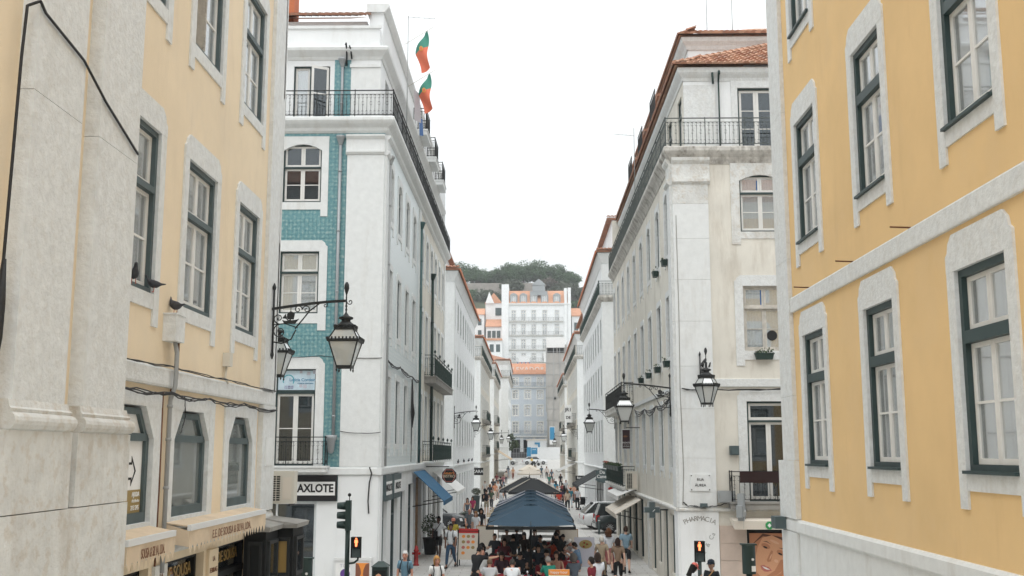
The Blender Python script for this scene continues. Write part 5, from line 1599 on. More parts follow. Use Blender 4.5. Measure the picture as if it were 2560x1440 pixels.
# scaffolded tower beside it
SC = thing('scaffolded_building', 'tall building wrapped in grey scaffold netting at the end of the street', 'building', (5, 208, 2))
q = MB(); q.smooth = False
FS = xf((0, 205, 0), (1, 0, 0), (0, -1, 0))
rows_ = []
for z in (2, 6, 10, 13, 16, 19, 22, 25.3):
    x0 = 3.15 if z > 15 else 3.15 + (15 - z) * .02 + (.35 if z < 13 else .1)
    rows_.append([(x0, 0, z), (x0, .0, z)])
pts = [[(3.6 if z < 12 else 3.1, .02 * (i % 2), z), (4.4, .12 * ((i + 1) % 2), z), (5.2, .05, z), (6.1, .14 * (i % 2), z), (7.2, 0, z)] for i, z in enumerate((2, 5, 8, 10.5, 12.5, 15, 18, 21, 25.2))]
q.rings(pts, cap=False, closed=False)
q.put('netting', 'scaffold_net', SC, FS)
MB().box(3.5, 9, 205.3, 214, 1, 24.8).put('inner_block', 'scaffold_net', SC)
q = MB()
for x in (3.3, 4.6, 5.8, 7.1):
    q.tube([(x, .2, 2), (x, .2, 25.6)], .05, 6)
for z in (4, 6.2, 8.4, 10.6, 12.8, 15, 17.2, 19.4, 21.6, 23.8):
    q.tube([(3.1, .2, z), (7.2, .2, z)], .04, 5)
q.put('scaffold_frame', 'pipe_grey', SC, FS)
MB().box(3.2, 6.8, -.2, .25, 24.6, 26.6).put('roof_sheet', 'canvas_white', SC, FS)
MB().box(3.4, 5.2, .01, .16, 23.6, 24.5).box(5.4, 6.6, .01, .16, 23.6, 24.5).put('painted_gap_shade', 'black_shop', SC, FS)  # solid black boxes, the shade of openings in the netting painted on
MB().box(4.6, 5.05, .1, .2, 14.6, 15.1).put('painted_gap_shade', 'black_shop', SC, FS)
bn = MB().box(3.75, 4.75, .3, .36, 6.0, 9.4).put('hanging_banner', 'paper', None, FS)
tag(bn, 'blue and white vertical banner hanging on the scaffold netting', 'banner')
MB().box(3.8, 4.7, .36, .365, 6.9, 9.3).put('print', 'blue_print', bn, FS)
# hoarding and site hut in front
hd = thing('site_hoarding', 'white and blue building site hoarding behind the white car', 'hoarding', (2.5, 203, gz(203)))
for k in range(8):
    MB().box(-.6 + k * .8, -.6 + k * .8 + .79, 203, 203.08, gz(203), gz(203) + 2.3).put('board', 'blue_print' if k == 0 else 'white_metal', hd)
MB().box(.25, 1.4, 202.98, 202.996, gz(203) + 1.0, gz(203) + 2.2).put('print', 'blue_print', hd)
text(hd, 'emel', face_cam(.8, 202.97, gz(203) + 1.9), .35, 'paper')
hut = thing('site_hut', 'pale cabin with blue frame standing behind the hoarding', 'cabin', (1.5, 207, gz(207)))
MB().box(-.5, 3.1, 205, 208, gz(206), gz(206) + 3.3).put('cabin_wall', 'white_metal', hut)
MB().box(-.7, 3.3, 204.8, 208.2, gz(206) + 3.3, gz(206) + 3.5).put('cabin_roof', 'canvas_cream', hut)
MB().prism([(1.5, 4.6), (1.9, 4.6), (1.9, 6.4), (.9, 6.4), (.9, 6.05), (1.55, 6.05), (1.55, 4.6)], 204.9, 204.99).put('blue_frame', 'blue_print', hut)
rmp = MB().prism([(-4.6, 2.6), (-.7, 2.6), (-.7, 4.6), (-4.6, 4.6)], 206, 214)
struct(rmp.put('ramp', 'asphalt'))
q = MB()
for k in range(9):
    x = -4.6 + k * .5
    q.tube([(x, 205.6, gz(205)), (x, 205.6, gz(205) + 1.9)], .03, 5)
q.tube([(-4.6, 205.6, gz(205) + 1.85), (-.6, 205.6, gz(205) + 1.85)], .03, 5).tube([(-4.6, 205.6, gz(205) + .9), (-.6, 205.6, gz(205) + .9)], .02, 5)
tag(q.put('ramp_railing', 'pipe_grey'), 'thin grey railing along the ramp before the blue grey building', 'railing')

# ================================================================== white apartment house on the hill
HY = 270
FH = xf((0, HY, 0), (1, 0, 0), (0, -1, 0))
H = thing('hillside_apartment_building', 'tall white apartment house with dormered orange roof on the hillside', 'building', (3, HY + 6, 20))
xh = [-4.1, -1.6, 1.05, 3.85, 7.0]
rowsH = ((27.6, 29.5), (30.6, 33.1), (34.3, 37.0), (37.9, 40.55), (23.6, 26.0))
wall(H, FH, -5.3, 10.6, 10, 42.3, [(x - .62, x + .62, z0, z1) for x in xh for z0, z1 in rowsH], 'white_plaster')
MB().box(-5.3, 10.6, HY + .6, HY + 10, 10, 42).put('inner_block', 'painted_room_dark', H)
front_windows(H, FH, xh, rowsH, 1.15, sur='white_stone', jw=.12)
for z in (37.7, 34.1, 30.4, 27.3):
    cornice(H, FH, -5.3, 8.6, [(-.1, z - .25), (.1, z - .25), (.6, z - .08), (.6, z), (-.1, z)], 'limestone_worn', 'balcony_slab')
    rail_mesh(13.9, 1.0, bar=.25).put('balcony_railing', 'iron_rail', H, FH @ Matrix.Translation((-5.3, .56, z)))
cornice(H, FH, -5.4, 10.7, [(-.1, 41.7), (.1, 41.7), (.4, 42.1), (.4, 42.35), (-.1, 42.4)], 'white_stone', 'eaves_cornice')
rh = MB().quad((-5.4, HY - .3, 42.4), (9.9, HY - .3, 42.4), (9.9, HY + 2.6, 46.0), (-5.4, HY + 2.6, 46.0)).quad((-5.4, HY + 2.6, 46.0), (9.9, HY + 2.6, 46.0), (9.9, HY + 9, 46.2), (-5.4, HY + 9, 46.2)).put('roof', 'roof_tile_far', H)
for i, x in enumerate(xh):
    q = MB()
    q.box(x - .95, x - .6, -1.6, .15, 42.4, 44.6).box(x + .6, x + .95, -1.6, .15, 42.4, 44.6)
    n = 6
    top = [(x - .95 + 1.9 * k / n, 44.55 + .5 * math.sin(math.pi * k / n)) for k in range(n + 1)]
    q.prism(top + [(x + .95, 44.4), (x - .95, 44.4)], -2.2, .18)
    o = q.put('dormer', 'lead', H, FH)
    window(H, FH, (x - .6, x + .6, 42.6, 44.4), 'sash_white', 'sash_white', fw=.06, rec=.0, tr=0, bot=(2, 3), curt='curtain', panes=False, name='dormer_window')
cup = MB().box(.1, 4.6, -2.6, -.4, 44.6, 45.6).box(.75, 4.0, -2.6, -.3, 45.6, 47.2).prism([(.5, 47.2), (4.25, 47.2), (2.38, 48.8)], -2.7, -.1)
cup.put('roof_lantern', 'lead', H, FH)
for x0, x1, z in ((-7.2, -5.35, 47.3), (8.9, 9.6, 46.3), (9.8, 10.6, 46.4)):
    MB().box(x0, x1, -8, .3, 12, z).put('gable_wall', 'white_plaster', H, FH)
MB().box(-2.9, -.0, .55, .75, 27.2, 28.7).put('balcony_screen', 'white_metal', H, FH)
rng = random.Random(5)
q = MB()
for k in range(11):
    q.k = k % 3
    q.box(-3.2 + k * .33, -2.95 + k * .33, .78, .8, 26.2 + rng.uniform(0, .3), 27.15)
tag(q.put('washing_line', ['laundry_blue', 'laundry_grey', 'flag_red'], None, FH), 'washing hung on a line below a balcony of the hillside house', 'laundry')
MB().prism([(3.6, 27.2), (7.4, 27.2), (7.6, 29.8), (3.4, 29.8)], .65, .75).put('balcony_awning', 'canvas_white', H, FH)
LH = thing('small_hillside_house', 'small white house with orange roofs left of the hillside apartment house', 'building', (-9.3, HY + 8, 20))
MB().box(-11.6, -7.3, HY + 6, HY + 12, 10, 43.3).put('wall', 'white_plaster', LH)
MB().box(-18, -11.8, HY + 4, HY + 12, 10, 40.0).put('wall', 'white_plaster', LH)
MB().hexa([(-18.2, HY + 3.6, 40), (-11.7, HY + 3.6, 40), (-11.7, HY + 12, 40), (-18.2, HY + 12, 40), (-18.2, HY + 7, 42), (-11.7, HY + 7, 42), (-11.7, HY + 8, 42), (-18.2, HY + 8, 42)]).put('side_roof', 'roof_tile_far', LH)
MB().prism([(-11.8, 43.3), (-7.2, 43.3), (-9.4, 46.0)], HY + 5.8, HY + 12).put('roof', 'roof_tile_far', LH)
MB().prism([(-11.6, 43.2), (-9.3, 43.2), (-10.6, 46.2)], HY + 5.4, HY + 5.75).put('gable', 'white_plaster', LH)
MB().box(-9.0, -7.4, HY + 5.85, HY + 5.99, 40, 42).put('window', 'frame_slate', LH)
MB().box(-11.2, -7.25, HY + 1, HY + 6, 10, 36.4).put('wall', 'white_plaster', LH)
MB().hexa([(-11.4, HY + .6, 36.4), (-7.2, HY + .6, 36.4), (-7.2, HY + 6, 38.8), (-11.4, HY + 6, 38.8), (-11.4, HY + .6, 36.6), (-7.2, HY + .6, 36.6), (-7.2, HY + 6, 39.0), (-11.4, HY + 6, 39.0)]).put('lower_roof', 'roof_tile_far', LH)
for x in (-10.4, -9.2, -8.0):
    MB().box(x - .45, x + .45, HY + .9, HY + .99, 33.6, 35.4).put('window', 'frame_slate', LH)
MB().box(-17, -7, HY - 3, HY + .5, 10, 32.5).put('lower_house', 'white_plaster', LH)
MB().box(-17.2, -7, HY - 3.3, HY + .6, 32.5, 33.0).put('roof_edge', 'roof_tile_far', LH)
for x in (-15.6, -13.6, -11.6, -9.6, -8.0):
    for z in (29.6, 26.2, 22.8):
        MB().box(x - .5, x + .5, HY - 3.06, HY - 3.01, z, z + 1.9).put('window', 'frame_slate', LH)
for x in (-16.6, -14.8, -13.0):
    for z in (37.2, 34.2):
        MB().box(x - .45, x + .45, HY + 3.93, HY + 3.99, z, z + 1.7).put('window', 'frame_slate', LH)
RH = thing('small_hillside_house', 'white house with pale orange roof right of the hillside apartment house', 'building', (14, HY + 6, 20))
MB().box(10.9, 17, HY + 2, HY + 9, 10, 39.2).put('wall', 'white_plaster', RH)
MB().hexa([(10.8, HY + 1.7, 39.2), (17.2, HY + 1.7, 39.2), (17.2, HY + 6, 41.6), (10.8, HY + 6, 41.6), (10.8, HY + 1.7, 39.5), (17.2, HY + 1.7, 39.5), (17.2, HY + 6, 41.9), (10.8, HY + 6, 41.9)]).put('roof', 'roof_tile_far', RH)
for x in (12, 14, 16):
    MB().box(x - .5, x + .5, HY + 1.9, HY + 1.99, 35.6, 37.6).put('window', 'frame_slate', RH)
# ================================================================== hill with castle wall and trees
q = MB(); q.smooth = True
rings = []
hp = [(225, 3), (250, 8), (285, 24), (310, 40), (330, 52), (350, 56), (420, 57), (520, 40), (640, 10)]
for y, z in hp:
    rings.append([(x, y, z * (1 - .00004 * x * x) + (math.sin(x * .11 + y * .05) * 1.2 if z > 20 else 0)) for x in range(-150, 151, 10)])
q.rings(rings, cap=False, closed=False)
struct(q.put('hill', 'hill_green'))
cw = thing('castle_wall', 'grey stone castle wall below the pine trees on the hill', 'wall', (-8, 336, 52))
MB().box(-26, 2.5, 336, 339, 48, 58.2).put('wall', 'castle_stone', cw)
MB().box(2.5, 22, 337, 340, 46, 56.6).put('wall', 'castle_stone', cw)
def tree(name, label, x, y, z0, zc, rx, rz, m, nclump, leaves, seed, group=None, lean=0.0, s=.55, trunk_r=.28, ry=None, cl_r=(.16, .27)):
    """tapered trunk with limbs that carry a crown of leaf clumps"""
    rng = random.Random(seed)
    ry = ry or rx
    t = thing(name, label, 'tree', (x, y, z0), group)
    q = MB()
    fork = z0 + (zc - z0) * .55
    q.tube([(x, y, z0 - .5), (x + lean * .3, y, (z0 + fork) / 2), (x + lean, y, fork)], [trunk_r * 1.2, trunk_r, trunk_r * .8], 7)
    cl = []
    for k in range(nclump):
        a = rng.uniform(0, 6.283); r = math.sqrt(rng.random()) * .92
        hz = rng.uniform(-.25, 1) * math.sqrt(max(0, 1 - r * r))
        cl.append(Vector((x + lean + rx * r * math.cos(a), y + ry * r * math.sin(a), zc + rz * hz)))
    for p in cl[:max(6, nclump // 4)]:
        q.tube([(x + lean, y, fork - .2), ((x + lean + p.x) / 2, (y + p.y) / 2, (fork + p.z) / 2 + .2), p], [trunk_r * .45, trunk_r * .3, trunk_r * .1], 5)
    q.put('trunk', 'bark', t)
    q = MB()
    for p in cl:
        cr = rng.uniform(*cl_r) * rx
        for _ in range(leaves):
            d = Vector((rng.gauss(0, 1), rng.gauss(0, 1), rng.gauss(0, 1))).normalized() * cr * rng.uniform(.45, 1.08)
            d.z *= .75
            c = p + d
            u = Vector((rng.gauss(0, 1), rng.gauss(0, 1), rng.gauss(0, .5))).normalized()
            v = u.cross(Vector((rng.gauss(0, 1), rng.gauss(0, 1), rng.gauss(0, 1)))).normalized()
            w_ = s * rng.uniform(.6, 1.2)
            q.quad(c - u * w_ * .5, c + v * w_ * .32, c + u * w_ * .5, c - v * w_ * .32)
    q.put('crown', m, t)
    return t
spec = [(-24, 344, 60.5, 6.5, 4.2, 'leaf_pine'), (-17.5, 342, 59.5, 5.0, 3.4, 'leaf_pine'), (-12.5, 346, 58.8, 4.4, 3.2, 'leaf_pine'),
        (-7.0, 344, 60.2, 4.6, 4.4, 'leaf_pine'), (-2.5, 346, 61.0, 5.2, 4.8, 'leaf_pine'), (2.8, 345, 61.0, 5.2, 4.6, 'leaf_pine'), (8.0, 346, 60.2, 5.0, 4.2, 'leaf_pine'), (12.4, 344, 58.6, 4.2, 3.6, 'leaf_pine'),
        (6.0, 333, 56.2, 3.2, 2.0, 'leaf_dry'), (-5.5, 332, 55.4, 3.4, 2.2, 'leaf_olive'), (10.5, 332, 54.2, 4.4, 2.6, 'leaf_olive'), (16.2, 338, 52.6, 4.0, 4.0, 'leaf_olive'), (19.0, 342, 51.0, 3.4, 3.6, 'leaf_pine'), (15, 330, 48, 4, 3, 'leaf_pine'), (21, 331, 45, 4, 4, 'leaf_olive'), (-13.5, 331, 51.5, 4.4, 2.6, 'leaf_olive'), (-20, 331, 51.5, 4.6, 3, 'leaf_pine'), (-9, 330, 49.5, 3.2, 2.4, 'leaf_pine')]
lab = ['pine at the left end of the hill above the roofs', 'second pine from the left on the hill', 'pine above the castle wall at the dip in the tree line', 'left pine of the big dome on the hill', 'tall pine of the big dome left of its middle', 'tall pine of the big dome right of its middle', 'pine on the right shoulder of the big dome', 'rightmost pine of the big dome where the line drops',
       'brownish thin bush between the pines above the roof lantern', 'low grey green tree left of the roof lantern before the wall', 'low grey green tree right of the roof lantern', 'grey green tree right of the hillside house', 'dark tree at the right end of the hill', 'dark low tree behind the right chimney walls', 'grey green tree low at the right edge of the hill', 'grey green bush below the castle wall on the left', 'dark bush below the castle wall at its left end', 'dark bush behind the small house with the steep roof']
for i, (x, y, zc, rx, rz, m) in enumerate(spec):
    tree('pine_tree' if m == 'leaf_pine' else 'hill_tree', lab[i], x, y, 55 if y > 340 else 46, zc + (1.0 if y > 340 else .6), rx * 1.08, rz, m, 66, 75, 40 + i, 'trees on the hill', s=.62, cl_r=(.22, .34))
# street tree before the ramp
tree('street_tree', 'small leafy street tree left of the parked silver car', -4.6, 186, gz(186), 5.6, 2.5, 2.2, 'leaf_street', 40, 60, 90, s=.36, trunk_r=.14)
# ================================================================== street lamps on wrought iron brackets
def spiral(cx, cz, r0, turns, a0, sgn=1, n=16):
    return [(cx + r0 * (1 - .85 * k / n) * math.cos(a0 + sgn * turns * 6.283 * k / n), 0, cz + r0 * (1 - .85 * k / n) * math.sin(a0 + sgn * turns * 6.283 * k / n)) for k in range(n + 1)]
def lantern_parts(t, L, z, M, sides=4, s=1.0, crown=False, wf=1.0):
    """glazed lantern hanging at local x = L, its top rod at height z"""
    ph = math.pi / sides
    T = M @ Matrix.Translation((L, 0, z)) @ Matrix.Diagonal((s, s, s, 1))
    ring = lambda r, zz: [(r * math.cos(ph + 6.2832 * k / sides), r * math.sin(ph + 6.2832 * k / sides), zz) for k in range(sides)]
    rb, rt, ru = .19 * wf, .395 * wf, .235 * wf
    zb, zm, zu = -.90, -.40, -.19
    q = MB()
    for k in range(sides):
        a, b_, c = ring(rb, zb)[k], ring(rt, zm)[k], ring(ru, zu)[k]
        q.tube([a, b_], .016, 4).tube([b_, c], .014, 4)
    q.rings([ring(rb - .03, zb - .03), ring(rb + .02, zb - .03), ring(rb + .02, zb + .02), ring(rb - .03, zb + .02)], cap=False)
    q.rings([ring(rt - .05, zm - .05), ring(rt + .03, zm - .04), ring(rt + .045, zm), ring(rt - .03, zm + .02)], cap=False)
    q.rings([ring(ru - .03, zu - .02), ring(ru + .035, zu - .02), ring(ru + .04, zu + .03), ring(ru - .03, zu + .04)], cap=False)
    for r, zz, n in ((rt + .04, zm, 9), (ru + .035, zu + .03, 6)):           # little crenels round the rims
        rg = ring(r, zz)
        for k in range(sides):
            p, p2 = Vector(rg[k]), Vector(rg[(k + 1) % sides])
            for i in range(n):
                c = p.lerp(p2, (i + .5) / n)
                q.box(c.x - .014, c.x + .014, c.y - .014, c.y + .014, zz, zz + .045)
    for k in range(sides):
        x, y, zz = ring(rb, zb)[k]
        q.lathe([(.006, zb - .1), (.018, zb - .07), (.008, zb - .03)], 6, (x, y))
    q.put('lantern_frame', 'iron', t, T)
    q = MB().lathe([(ru - .01, zu + .04), (.15, zu + .10), (.09, zu + .15), (.085, zu + .18), (.14, zu + .20), (.14, zu + .23), (.06, zu + .26), (.02, zu + .32), (.015, zu + .34)], 12)
    if crown:
        for k in range(6):
            a = k * 1.047
            q.tube([(.1 * math.cos(a), .1 * math.sin(a), zu + .29), (.14 * math.cos(a), .14 * math.sin(a), zu + .42)], [.02, .012], 5)
    q.put('lantern_cap', 'iron', t, T)
    for k in range(sides):
        j = (k + 1) % sides
        MB().quad(ring(rb, zb)[k], ring(rb, zb)[j], ring(rt, zm)[j], ring(rt, zm)[k]).put('glass_pane', GL_FROST, t, T)
        MB().quad(ring(rt, zm)[k], ring(rt, zm)[j], ring(ru, zu)[j], ring(ru, zu)[k]).put('glass_pane', GL_FROST, t, T)
    MB().lathe([(.05, zb + .05), (.07, zb + .3), (.03, zb + .4)], 8).put('bulb_holder', 'cream_metal', t, T)
def street_lamp(label, x, y, z, rz, L=1.45, s=1.0, sides=4, detail=True, crown=False, wf=1.0):
    """bracket fixed to the wall at local x = 0; z is the height of the arm's end"""
    t = thing('street_lamp', label, 'street lamp', (x, y, z), 'lanterns on wall brackets', rz)
    M = WM[t]
    q = MB()
    q.tube([(.03, 0, -.95), (.03, 0, .25)], .022, 6).lathe([(.03, .25), (.04, .3), (.01, .38)], 6, (.03, 0)).lathe([(.01, -1.08), (.035, -1.0), (.025, -.95)], 6, (.03, 0))
    arc_ = [(L * k / 10, 0, -.12 + .16 * math.sin(k / 10 * 1.35)) for k in range(11)]
    for k in range(10):
        p, p2 = arc_[k], arc_[k + 1]
        q.hexa([(p[0], -.018, p[2] - .025), (p2[0], -.018, p2[2] - .025), (p2[0], .018, p2[2] - .025), (p[0], .018, p[2] - .025), (p[0], -.018, p[2] + .025), (p2[0], -.018, p2[2] + .025), (p2[0], .018, p2[2] + .025), (p[0], .018, p[2] + .025)])
    q.put('bracket_arm', 'iron', t, M)
    q = MB()
    q.tube([(.03, 0, -.75), (.2, 0, -.78), (.38, 0, -.7), (.47, 0, -.52)], .014, 5)
    q.tube([(.45, 0, -.5), (.58, 0, -.34), (.72, 0, -.16), (.9, 0, -.02), (1.0, 0, .02)], .014, 5)
    q.tube(spiral(.16, -.55, .14, 1.4, 1.6), .012, 5).tube(spiral(.13, -.3, .10, 1.3, 4.7, -1), .011, 5).tube(spiral(.5, -.13, .08, 1.3, 0), .010, 5).tube(spiral(.66, -.13, .08, 1.3, 3.1, -1), .010, 5)
    q.tube(spiral(1.02, -.05, .05, 1.2, 1.5, -1), .009, 5).tube(spiral(.33, -.3, .06, 1.2, 1.5), .009, 5)
    q.tube([(.03, 0, -.42), (.25, 0, -.40), (.5, 0, -.48)], .010, 5)
    q.put('scrollwork', 'iron', t, M)
    if detail:
        # the little ship worked into the bracket
        q = MB().prism([(.2, -.33), (.24, -.4), (.44, -.41), (.52, -.31), (.47, -.33), (.26, -.35)], -.02, .02)
        q.prism([(.3, -.32), (.42, -.32), (.44, -.2), (.36, -.16), (.29, -.22)], -.012, .012).prism([(.2, -.3), (.28, -.31), (.27, -.21)], -.012, .012).tube([(.36, 0, -.36), (.36, 0, -.08)], .008, 5)
        q.put('iron_ship', 'iron', t, M)
    zl = arc_[-1][2]
    q = MB().tube([(L, 0, zl + .12), (L, 0, zl - .46)], .014, 6).tube([(L, 0, zl + .12), (L, 0, zl + .17), (L, 0, zl + .24), (L, 0, zl + .31), (L, 0, zl + .36)], [.014, .03, .05, .045, .02], 8)
    for k in range(5):
        q.lathe([(.02, zl - .12 - .07 * k), (.022, zl - .1 - .07 * k), (.014, zl - .07 - .07 * k)], 6, (L, 0))
    q.tube(spiral(L + .07, zl - .02, .06, 1.1, 3.1), .010, 5)
    q.put('hanger', 'iron', t, M)
    lantern_parts(t, L, zl - .36 - .12 * (s - 1), M, sides, s, crown, wf)
    return t
street_lamp('lantern on ornate ship bracket hanging before the teal tiles', -4.92, 20.0, 7.42, 0, L=1.42)
street_lamp('half hidden lantern round the corner of the pale yellow building', -5.3, 20.56, 7.4, R(90), L=1.5)
street_lamp('big crowned lantern on the front of the cream corner pilaster', 5.62, 35.1, 7.5, R(-90), L=1.2, s=1.15, sides=6, crown=True, wf=.84)
street_lamp('lantern on bracket over the street by the cream building', 4.76, 36.0, 6.85, R(180), L=1.58)
street_lamp('lantern on the near corner of the plain white building on the left', -4.95, 69.4, 7.2, 0)
street_lamp('lantern on the far end of the cream building on the right', 4.80, 60.3, 6.95, R(180))
street_lamp('small far lantern on the left past the plain white building', -4.95, 95.5, 6.95, 0, detail=False)
street_lamp('far left lantern of the pair before the street tree', -4.95, 132, 6.9, 0, detail=False)
street_lamp('farthest left lantern beside the street tree', -4.95, 147, 7.2, 0, L=2.0, detail=False)
street_lamp('far right lantern with wide body under the dark balconies', 4.75, 106.5, 6.9, R(180), L=1.4, detail=False)
street_lamp('farthest lantern on the right side of the street', 4.75, 137, 6.6, R(180), L=1.6, detail=False)

# ================================================================== signals, bins, boxes at the crossing
def signal_figure(b, M):
    q = MB()
    q.disc((0, .07), (.018, .02), 10, -.001).poly([(-.028, .045), (.028, .045), (.034, -.02), (.02, -.02), (.018, -.1), (-.018, -.1), (-.02, -.02), (-.034, -.02)], -.001)
    return q.put('lit_figure', 'signal_red_lit', b, M)
def pedestrian_head(t, x, y, z):
    M = Matrix.Translation((x, y, z))
    o = MB().box(-.13, .13, 0, .12, -.28, .28).box(-.14, .14, -.1, .0, .265, .28).box(-.14, -.125, -.07, 0, .0, .28).box(.125, .14, -.07, 0, .0, .28).box(-.14, .14, -.09, 0, -.012, .003).box(-.14, -.125, -.07, 0, -.28, -.02).box(.125, .14, -.07, 0, -.28, -.02).put('pedestrian_signal', 'black_shop', t, M)
    MB().box(-.115, .115, -.008, -.001, .01, .255).put('signal_lens', 'signal_dark', o, M)
    MB().box(-.115, .115, -.008, -.001, -.265, -.025).put('signal_lens', 'frame_slate', o, M)
    signal_figure(o, M @ Matrix.Translation((0, -.012, .15)) @ Matrix.Diagonal((1.5, 1, 1.25, 1)))
tl = thing('traffic_light', 'dark green traffic light with pedestrian signal before the white shop pier', 'traffic light', (-5.06, 30, 0))
MB().tube([(-5.06, 30, 0), (-5.06, 30, 3.2)], .065, 10).lathe([(.16, 0), (.16, .05), (.08, .35)], 10, (-5.06, 30)).put('pole', 'signal_green', tl)
q = MB().box(-5.12, -4.98, 29.88, 30.1, 2.45, 3.27)
hd_ = q.put('signal_head', 'signal_green', tl)
for z in (2.6, 2.86, 3.12):
    q = MB(); q.smooth = True
    q.rings([[(-5.12 - L_, 30 + .115 * s_ * math.cos(a), z + .115 * s_ * math.sin(a)) for a in [k * 6.283 / 12 for k in range(12)]] for L_, s_ in ((0, 1), (.24, .78))], cap=True)
    q.put('visor', 'signal_green', hd_)
MB().tube([(-5.03, 30, 3.27), (-5.03, 30, 3.38)], .012, 5).ball((-5.03, 29.99, 3.42), .05).put('sensor', 'black_shop', tl)
MB().tube([(-5.06, 30, 1.55), (-4.86, 29.98, 1.58), (-4.76, 29.98, 1.66), (-4.76, 29.98, 1.72)], .03, 7).put('bracket', 'signal_green', tl)
pedestrian_head(tl, -4.80, 29.9, 2.0)
tl2 = thing('traffic_light', 'slim pole with red pedestrian signal before the pharmacy pier', 'traffic light', (4.65, 30, 0))
MB().tube([(4.65, 30, 0), (4.65, 30, 1.62)], .055, 10).lathe([(.14, 0), (.14, .05), (.07, .3)], 10, (4.65, 30)).put('pole', 'signal_green', tl2)
pedestrian_head(tl2, 4.65, 29.95, 1.9)
def signal_back(label, x, y, z, w_=.3):
    t = thing('traffic_light', label, 'traffic light', (x, y, 0))
    MB().tube([(x, y, 0), (x, y, z)], .07, 10).lathe([(.16, 0), (.16, .05), (.08, .35)], 10, (x, y)).put('pole', 'signal_green', t)
    q = MB(); q.smooth = True
    q.rings([[(x + w_ / 2 * math.cos(a) * (1 if abs(math.cos(a)) > .5 else .98), y + .13 * math.sin(a), zz) for a in [k * 6.283 / 12 for k in range(12)]] for zz in (z - .62, z - .6, z - .02, z)])
    q.put('signal_housing', 'signal_green', t)
    MB().box(x - w_ / 2 - .02, x + w_ / 2 + .02, y - .1, y + .12, z, z + .03).put('housing_top', 'signal_green', t)
    MB().prism([(x + .06 + .03 * math.cos(a * .785), z - .3 + .03 * math.sin(a * .785)) for a in range(8)], y - .142, y - .13).put('round_plate', 'white_metal', t)
    MB().box(x + .03, x + .12, y - .142, y - .13, z - .56, z - .44).put('sticker', 'paper', t)
signal_back('dark green signal housing seen from behind before the beauty poster', 4.86, 24.3, 2.55)
signal_back('dark green signal housing seen from behind before the clothes shop', -4.93, 23.8, 2.28)
q = thing('signal_post', 'plain dark green post beside the black shop cabinet', 'post', (-4.78, 22.1, 0))
MB().tube([(-4.78, 22.1, 0), (-4.78, 22.1, 3.15)], .075, 10).lathe([(.06, 3.15), (.07, 3.2), (.02, 3.26)], 10, (-4.78, 22.1)).put('pole', 'signal_green', q)
MB().box(-4.82, -4.76, 22.0, 22.03, 2.1, 2.17).put('sticker', 'paper', q)
# waste bin with advertisement
bn = thing('waste_bin', 'dark green litter bin with a poster beside the white shop pier', 'bin', (-4.55, 33.2, 0))
MB().box(-4.80, -4.34, 33.0, 33.45, 0, 1.15).put('bin_body', 'signal_green', bn)
MB().hexa([(-4.84, 32.96, 1.15), (-4.30, 32.96, 1.15), (-4.30, 33.5, 1.15), (-4.84, 33.5, 1.15), (-4.65, 33.15, 1.3), (-4.49, 33.15, 1.3), (-4.49, 33.3, 1.3), (-4.65, 33.3, 1.3)]).put('bin_lid', 'signal_green', bn)
MB().box(-4.76, -4.38, 32.985, 32.998, .2, 1.05).put('poster', 'black_shop', bn)
MB().prism([(-4.70 + .1 + .1 * math.cos(k), .84 + .12 * math.sin(k)) for k in [i * .785 for i in range(8)]], 32.97, 32.984).prism([(-4.6, .7), (-4.45, .66), (-4.42, .72), (-4.56, .77)], 32.97, 32.984).put('poster_figure', 'skin_print_light', bn)
text(bn, 'SUPER FIT\nX 24', face_cam(-4.57, 32.98, .48), .1, 'green_print')
# poster board on the white pier
pb = thing('poster_board', 'low board with two posters on the white corner pier', 'poster board', (-5.75, 35.3, 0))
MB().box(-6.36, -5.16, 35.25, 35.38, .1, 1.12).put('board', 'white_metal', pb)
MB().box(-6.38, -5.14, 35.22, 35.4, 1.12, 1.22).put('top_rail', 'white_metal', pb)
MB().box(-6.3, -5.82, 35.236, 35.249, .15, 1.04).put('poster', 'paper', pb)
MB().disc((-6.0, .7), .16, 16, 35.234).put('poster_print', 'purple_print', pb)
text(pb, 'TOLI', face_cam(-6.0, 35.233, .95), .16, 'canvas_lilac')
o = MB().box(-5.66, -5.22, 35.236, 35.249, .15, 1.04).put('poster', 'orange_print', pb)
MB().poly([(-5.66, 1.04), (-5.66, .3), (-5.56, .5), (-5.48, .72), (-5.5, .85), (-5.56, 1.0)], 35.234).poly([(-5.22, 1.04), (-5.22, .3), (-5.34, .45), (-5.42, .68), (-5.40, .84), (-5.33, 1.0)], 35.234).put('poster_faces', 'skin_print_dark', o)
# fire hydrant
hy = thing('fire_hydrant', 'red fire hydrant on the left pavement by the wooden door', 'hydrant', (-4.68, 44.6, 0))
MB().lathe([(.13, 0), (.13, .05), (.09, .07), (.085, .55), (.11, .57), (.11, .62), (.085, .64), (.07, .74), (.03, .8)], 10, (-4.68, 44.6)).put('hydrant_body', 'red_enamel', hy)
MB().tube([(-4.85, 44.6, .48), (-4.51, 44.6, .48)], .05, 8).tube([(-4.68, 44.45, .4), (-4.68, 44.6, .4)], .06, 8).put('hydrant_outlet', 'red_enamel', hy)
